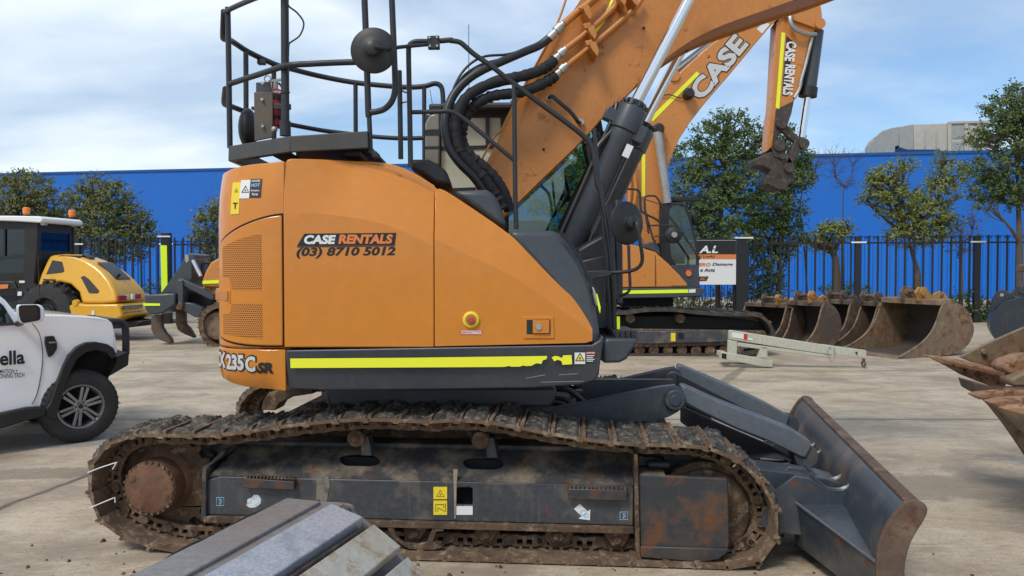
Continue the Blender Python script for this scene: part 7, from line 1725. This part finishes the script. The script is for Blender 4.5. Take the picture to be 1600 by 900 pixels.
# ================================================================ BUCKETS
def bucket(name, label, x, y, yaw, W, Dp, Hh, mat, matin, ears=True, teeth=0, yellow=False, group='buckets lined up along the fence', z0=0.0, tilt=0.0, earu=None, cat='excavator bucket', earmat=None):
    """u = width, mouth opens towards -v; origin under the mouth's left corner"""
    F = Frame(x, y, yaw); F.m = Matrix.Translation((x, y, z0)) @ Matrix.Rotation(yaw, 4, 'Z') @ Matrix.Rotation(tilt, 4, 'X')
    t = thing(name, label, cat, (x, y, z0), group)
    sh = [(-.74, .0), (-.35, -.0), (.08, .02), (.30, .12), (.43, .32), (.45, .52), (.38, .74), (.24, .90), (.05, .98), (-.02, .97)]   # (v, z) from lip round the back
    sh = [(a * Dp / .95, b_ * Hh) for a, b_ in curve2(sh, 3)]
    def ext(mb, prof, u0, u1):                      # prof in (v, z)
        n_ = len(prof); A = [mb.av((u0, p[0], p[1])) for p in prof]; B_ = [mb.av((u1, p[0], p[1])) for p in prof]
        mb.af(A); mb.af(list(reversed(B_)))
        for k in range(n_): mb.af((A[k], B_[k], B_[(k + 1) % n_], A[(k + 1) % n_]))
    th = .03; inner = []
    for k, p in enumerate(sh):
        a, d_ = Vector(sh[max(0, k - 1)]), Vector(sh[min(len(sh) - 1, k + 1)]); tt = (d_ - a).normalized(); inner.append((p[0] - tt.y * th, p[1] + tt.x * th))
    b = MB(F); n_ = len(sh)
    A0 = [b.av((0, p[0], p[1])) for p in sh]; A1 = [b.av((W, p[0], p[1])) for p in sh]; I0 = [b.av((0, p[0], p[1])) for p in inner]; I1 = [b.av((W, p[0], p[1])) for p in inner]
    for k in range(n_ - 1):
        b.mi = 0; b.af((A0[k], A1[k], A1[k + 1], A0[k + 1])); b.mi = 1; b.af((I0[k], I0[k + 1], I1[k + 1], I1[k]))
    b.mi = 0
    for k in (0, n_ - 1): b.af((A0[k], A1[k], I1[k], I0[k]))
    b.build('shell', [mat, matin], t)
    ck = [(-.76, .03), (-.60, .12), (-.42, .24), (-.26, .42), (-.16, .64), (-.10, .84), (-.03, .97)]
    ck = [(a * Dp / .95, b_ * Hh) for a, b_ in curve2(ck, 3)]
    outer = [(p[0], p[1]) for p in sh]
    for u0 in (-.03, W):
        b = MB(F); ext(b, outer[:1] + [q for q in outer[1:]] + list(reversed(ck)), u0, u0 + .03); b.build('cheek', mat, t, bevel=.006)
    for u0 in (-.015, W + .015):
        b = MB(F); b.tube([(u0, p[0], p[1]) for p in ck], .024, 6); b.build('cheek_edge', M['bkt2'] if mat.name.startswith('brown') else mat, t)
    b = MB(F); ext(b, [(-.86 * Dp, -.0), (-.76 * Dp, -.012), (-.66 * Dp, .0), (-.66 * Dp, .045), (-.76 * Dp, .045)], -.03, W + .03); b.build('cutting_edge', mat, t, bevel=.004)
    b = MB(F); ext(b, [(-.10 * Dp, .90 * Hh), (-.10 * Dp, 1.0 * Hh), (.08 * Dp, 1.02 * Hh), (.08 * Dp, .97 * Hh)], -.02, W + .02); b.build('top_lip', mat, t, bevel=.012)
    if ears:
        uc = earu if earu is not None else W / 2
        for s_ in (-1, 1):
            u0 = uc + s_ * .20 - .025
            q = [(-.15, .96), (-.18, 1.12), (-.12, 1.22), (0, 1.22), (.06, 1.12), (.14, 1.08), (.26, 1.14), (.36, 1.08), (.44, .92), (.46, .70), (.30, .86), (.1, .97)]
            b = MB(F); ext(b, [(a * Dp, b_ * Hh) for a, b_ in q], u0, u0 + .05); b.build('ear', earmat or (M['yelwear'] if (yellow and s_ == 1) else mat), t, bevel=.008)
            b = MB(F); c = Vector((u0 - .03, -.06 * Dp, 1.13 * Hh)); b.cyl(c, c + Vector((.11, 0, 0)), .085, 16); b.build('boss', earmat or (M['yelwear'] if (yellow and s_ == 1) else mat), t, bevel=.008)
        for v_, z_ in ((-.06, 1.13), (.28, 1.04)):
            b = MB(F); b.cyl((uc - .24, v_ * Dp, z_ * Hh), (uc + .24, v_ * Dp, z_ * Hh), .042, 14); b.build('pin', M['bladerust'] if earmat is None else M['galv'], t)
    return t, F
BY = R(-44)
def place(px_, Y): r_ = ray(px_, 470); return r_.x / r_.y * Y
def bk(label, x0, Y, yaw, W, D_, H_, **k):
    return bucket('excavator_bucket', label, place(x0, Y), Y, yaw, W, D_, H_, k.pop('mat', M['bkt']), k.pop('matin', M['bktin']), **k)
bk('wide brown bucket at the left end of the row, partly behind the second excavator track', 1168, 20.6, R(-52), 1.35, 1.05, 1.05, yellow=True, earu=.75)
bk('brown bucket with a yellow painted ear in front of the row', 1235, 19.6, R(-60), 1.0, 1.25, 1.14, yellow=True, earu=.50)
bk('brown bucket standing just behind the yellow eared bucket', 1290, 20.8, R(-60), .8, 1.2, 1.12, earu=.40)
bk('narrow brown trenching bucket squeezed against the big tan bucket', 1352, 20.0, R(-64), .45, 1.45, 1.10, earu=.25)
bk('big tan wide bucket with a rusty cheek in the row', 1386, 18.9, R(-68), 1.6, 1.75, 1.24, mat=M['bkt2'], yellow=True, earu=.85)
bucket('excavator_bucket', 'dark blue grey bucket with bright pins at the right edge', place(1592, 18.6), 18.6, R(62), 1.3, 1.2, 1.25, M['slate'], M['slate'], earu=.35, earmat=M['slate'])

# ================================================================ CRANE JIB
jn, jf = onground(1165, 570), onground(1345, 566)
J = Frame(at(1145, 560, 15.4).x, 15.4, R(-4))
JB = thing('forklift_jib', 'pale cream steel lifting jib lying on the concrete before the buckets', 'lifting jib', (J.o.x, J.o.y, 0))
def jj(name, pts, v0, v1, mat='cream', parent=None, bevel=.008, **k):
    b = MB(J); b.prism(J.uz('m', pts, v0), v0, v1); return b.build(name, M[mat], parent or JB, bevel=bevel, **k)
mb_ = jj('main_beam', [(66, 391), (80, 388), (600, 470), (598, 515), (400, 487), (66, 434)], .0, .16)
jj('inner_beam', [(600, 468), (780, 492), (778, 530), (600, 512)], .02, .14); jj('beam_skirt', [(110, 450), (600, 517), (598, 530), (400, 507), (108, 470)], .0, .16, 'cream')
jj('post', [(62, 436), (108, 445), (104, 525), (60, 515)], .0, .14); jj('post', [(228, 470), (262, 474), (266, 530), (212, 532), (222, 500)], .0, .14)
jj('fork_pocket', [(22, 500), (80, 508), (292, 545), (290, 578), (240, 576), (20, 535)], -.02, .14); jj('fork_pocket', [(22, 500), (80, 508), (292, 545), (290, 578), (240, 576), (20, 535)], .62, .78)
jj('pocket_mouth', [(26, 507), (50, 510), (50, 536), (26, 531)], -.03, -.021, 'dark', bevel=0); jj('cross_tie', [(22, 502), (60, 505), (60, 530), (22, 528)], .14, .62)
lb = jj('maker_plate', [(80, 398), (140, 406), (140, 432), (80, 424)], -.010, -.002, 'lblwht', bevel=0); jj('red_stamp', [(142, 405), (160, 408), (158, 438), (140, 434)], -.010, -.002, 'lblred', bevel=0); jj('blank_label', [(162, 426), (188, 430), (186, 440), (162, 436)], -.010, -.002, 'lblwht', bevel=0)
b = MB(J); p = J.L('m', 588, 480, -.02); b.cyl(p, p + Vector((0, .22, 0)), .03, 12); b.tube(J.tp('m', [(575, 490, -.03), (585, 530, -.03), (600, 552, -.03), (614, 530, -.03), (612, 480, -.03)]), .008, 6, smooth=3); b.build('locking_pin', M['galv'], JB)
b = MB(J); p = J.L('m', 728, 505, -.006); b.cyl(p, p + Vector((0, .006, 0)), .022, 12); b.build('pin_hole', M['dark'], JB)
b = MB(J); p = J.L('m', 765, 535, .07); b.cyl(p, p - Vector((0, 0, .08)), .03, 10); b.torus(p - Vector((0, 0, .10)), (1, .3, 0), .05, .018, 16, 6); b.build('hook', M['bladerust'], JB)
jj('plate_collar', [(560, 462), (612, 470), (610, 518), (562, 510)], -.014, .17)

# ================================================================ FOREGROUND BUCKETS
P1, P2 = at(545, 785, 3.38), at(350, 900, 2.57)
axd = Vector((.284, .959, 0)); Q = Frame(P1.x, P1.y, R(-16.5)); Q.u = Vector((cos(R(-16.5)), sin(R(-16.5)), 0))
FBK = thing('excavator_bucket', 'grey steel bucket with bright welded wear strips in the near foreground', 'excavator bucket', (Q.o.x, Q.o.y, 0))
zt_ = P1.z
# section in (u, z), u to the right; far end at v = 0, near end v = -2
sec = [(-.02, zt_ - .012), (-.30, zt_ - .035), (-.50, zt_ - .115), (-.66, zt_ - .24), (-.76, zt_ - .42), (-.80, zt_ - .66), (-.78, .06), (-.72, .03)]
secR = [(.02, zt_ - .05), (.10, zt_ - .10), (.24, zt_ - .22), (.34, zt_ - .36), (.40, zt_ - .52), (.42, zt_ - .70), (.40, .03)]
prof = curve2(list(reversed(sec)) + secR, 4)
inn = [(p[0] * .955 - .006, p[1] - .03 if p[1] > .3 else p[1]) for p in prof]
b = MB(Q); VN = -2.1; b.prism(prof + list(reversed(inn)), VN, 0); b.build('shell', paint('scuffed_shell', (.10, .095, .09), .6, metal=.1, dirt=.6, dcol=(.05, .045, .04), bump=.3, streak=0, rust=.15, sc_=4), FBK, ang=30)
b = MB(Q); b.prism(prof, -.0, .03); b.build('side_plate', M['steelgrey'], FBK, bevel=.004)
def plate(u0, z0, u1, z1, v0, v1, th, mat, name='wear_strip'):
    a, c_ = Vector((u0, 0, z0)), Vector((u1, 0, z1)); d = (c_ - a).normalized(); n_ = Vector((-d.z, 0, d.x)); n_ = n_ if n_.z > 0 else -n_
    lo = n_ * -.045; hi = n_ * th
    b = MB(Q); q = [(a + lo), (c_ + lo), (c_ + hi), (a + hi)]; b.prism([(p.x, p.z) for p in q], v0, v1); return b.build(name, mat, FBK, bevel=.005, seg=2)
def QL(c, x, y, v): q = Q.L(c, x, y, v); return q.x, q.z
a_ = QL('e', 985, 537, -.02); c_ = QL('e', 1145, 553, -.02); plate(a_[0], a_[1], c_[0], c_[1], VN, -.02, .004, M['steelgrey'])
a_ = QL('P', 517, 790, -.06); c_ = QL('P', 567, 812, -.06); plate(a_[0], a_[1], c_[0], c_[1], VN, -.06, .012, M['steel'])
a_ = QL('P', 582, 822, -.10); c_ = QL('P', 625, 857, -.10); plate(a_[0], a_[1], c_[0], c_[1], VN, -.10, .012, M['steelrust'])
a_ = QL('P', 635, 872, -.18); c_ = QL('P', 657, 900, -.18); plate(a_[0], a_[1], c_[0] + .02, c_[1] - .03, VN, -.18, .012, M['steelrust'])
for (u_, z_), v1_ in ((QL('e', 1150, 560, -.02), -.03), (QL('P', 570, 818, -.06), -.08), (QL('P', 512, 796, -.06), -.08), (QL('P', 577, 828, -.10), -.12)):
    P_ = [Vector((u_ + .004 * noise.noise(Vector((k * .7, u_, 0))), VN + (v1_ - VN) * k / 90, z_ - .018 + .004 * noise.noise(Vector((k * .9, 3, u_))))) for k in range(91)]
    b = MB(Q); b.tube(P_, [.011 + .005 * noise.noise(Vector((k * 1.3, 0, u_ * 9))) for k in range(91)], 6); b.build('weld_bead', M['hitch'], FBK)
# lighter skin plate on the heel
sk = curve2(list(reversed(sec[:-1])), 4); so = [(p[0] * 1.006 - .001, p[1] + .004) for p in sk]; si = [(p[0] * .99 + .002, p[1] - .012) for p in sk]
b = MB(Q); b.prism(so + list(reversed(si)), VN, -.004); b.build('heel_skin', M['steelgrey'], FBK, ang=30)
# weld seams across the shell
def seam(v):
    b = MB(Q); pts = [Vector((p[0] * 1.006 - .001, v + .10 * (p[0] + .4), p[1] + .006)) for p in prof if p[0] < -.14 and p[1] > .3]; b.tube([p + Vector((0, 0, .002)) for p in pts], .006, 5); b.build('weld_seam', M['dark'], FBK)
seam(-.42); seam(-.05); seam(-.85)

# right-hand bucket with teeth
RB = thing('excavator_bucket', 'rusty toothed bucket entering the picture from the right edge', 'excavator bucket', (at(1560, 600, 6.4).x, 6.4, 0))
def rbp(name, pts, Y, dv, mat, bevel=.008, yaw=-8, c='o', cv=0, parent=None, y1=0):
    F = Frame(at(1500, 600, Y).x, Y, R(yaw)); q = F.uz(c, pts); q = curve2(q, cv, True) if cv else q
    b = MB(F); b.prism(q, 0, dv); return b.build(name, M[mat], parent or RB, bevel=bevel)
rbp('side_wing', [(300, 415), (410, 358), (600, 275), (720, 220), (1000, 60), (1300, 20), (1480, 300), (1480, 700), (720, 700), (600, 560), (500, 520), (440, 470), (400, 455)], 7.4, .05, 'bkt2')
rbp('wing_bolt', [(400, 385), (412, 375), (428, 378), (432, 392), (422, 402), (406, 400)], 7.36, .03, 'bkt2', .006)
rbp('wing_bolt', [(500, 430), (512, 425), (526, 430), (528, 442), (516, 452), (502, 446)], 7.36, .03, 'bkt2', .006)
# segmented cutting edge running away to the left
F_ = Frame(at(1500, 590, 6.2).x, 6.2, 0)
e0 = [at(*px('o', x, y), Yv) for x, y, Yv in ((130, 403, 8.6), (545, 500, 6.5), (500, 568, 6.3), (400, 535, 6.9), (260, 480, 7.8))]
ew = rbp('cutting_edge', [(128, 403), (240, 418), (360, 440), (460, 470), (520, 490), (552, 505), (528, 520), (505, 560), (492, 570), (400, 535), (300, 495), (230, 455)], 6.9, .06, 'tooth', .01, yaw=-30)
for k in range(6):
    x0, y0 = 180 + k * 56, 415 + k * 12.5
    rbp('edge_segment', [(x0, y0), (x0 + 95, y0 + 16), (x0 + 110, y0 + 32), (x0 + 60, y0 + 22)], 6.80, .08, 'tooth', .006, yaw=-30, parent=ew)
for k in range(5):
    p = (270 + k * 52, 452 + k * 20); F = Frame(at(1500, 600, 6.9).x, 6.9, R(-30)); c = F.L('o', *p, 0); b = MB(F); b.cyl(c - Vector((0, .01, 0)), c, .008, 8); b.build('bolt_hole', M['dark'], ew)
rbp('floor_plate', [(360, 530), (440, 552), (520, 575), (720, 575), (720, 640), (420, 600), (375, 575)], 6.5, .3, 'bkt')
rbp('adaptor', [(505, 460), (540, 432), (600, 412), (720, 400), (720, 490), (600, 490), (560, 502), (520, 490)], 6.2, .25, 'tooth', .02)
rbp('adaptor', [(535, 520), (600, 485), (720, 470), (720, 560), (600, 556), (545, 552)], 6.1, .2, 'bkt2', .02)
def tooth(pts, Y, dv=.10):
    rbp('tooth', pts, Y, dv, 'tooth', .015, yaw=-4)
tooth([(357, 592), (400, 582), (480, 574), (550, 566), (600, 572), (720, 574), (720, 612), (560, 604), (480, 612), (400, 614)], 5.9)
tooth([(432, 625), (480, 614), (560, 606), (720, 603), (720, 648), (600, 640), (520, 648), (470, 646)], 5.6)
tooth([(492, 655), (540, 646), (620, 642), (720, 640), (720, 700), (600, 690), (540, 676)], 5.3)
rbp('shell', [(430, 615), (520, 605), (720, 600), (1500, 560), (1600, 800), (1500, 1203), (900, 1203), (720, 1010), (640, 890), (590, 815), (530, 730), (470, 655)], 6.0, .16, 'bkt', .02)
rbp('shell', [(1200, 560), (1500, 560), (1600, 800), (1500, 1203), (1200, 1203)], 6.17, 1.23, 'bkt', .02)
rbp('back_plate', [(1500, 565), (1560, 300), (1450, 60), (1200, -60), (1000, -20), (990, 20), (1180, 0), (1400, 110), (1490, 320), (1440, 565)], 6.0, 1.4, 'bkt', .01)
rbp('cheek', [(660, 600), (700, 420), (850, 150), (1000, -20), (1200, -60), (1450, 60), (1560, 300), (1500, 600)], 5.93, .05, 'bkt2', .01)
rbp('inner_lip', [(460, 640), (720, 640), (720, 900), (640, 800), (540, 700)], 5.8, .1, 'bkt2', .02)
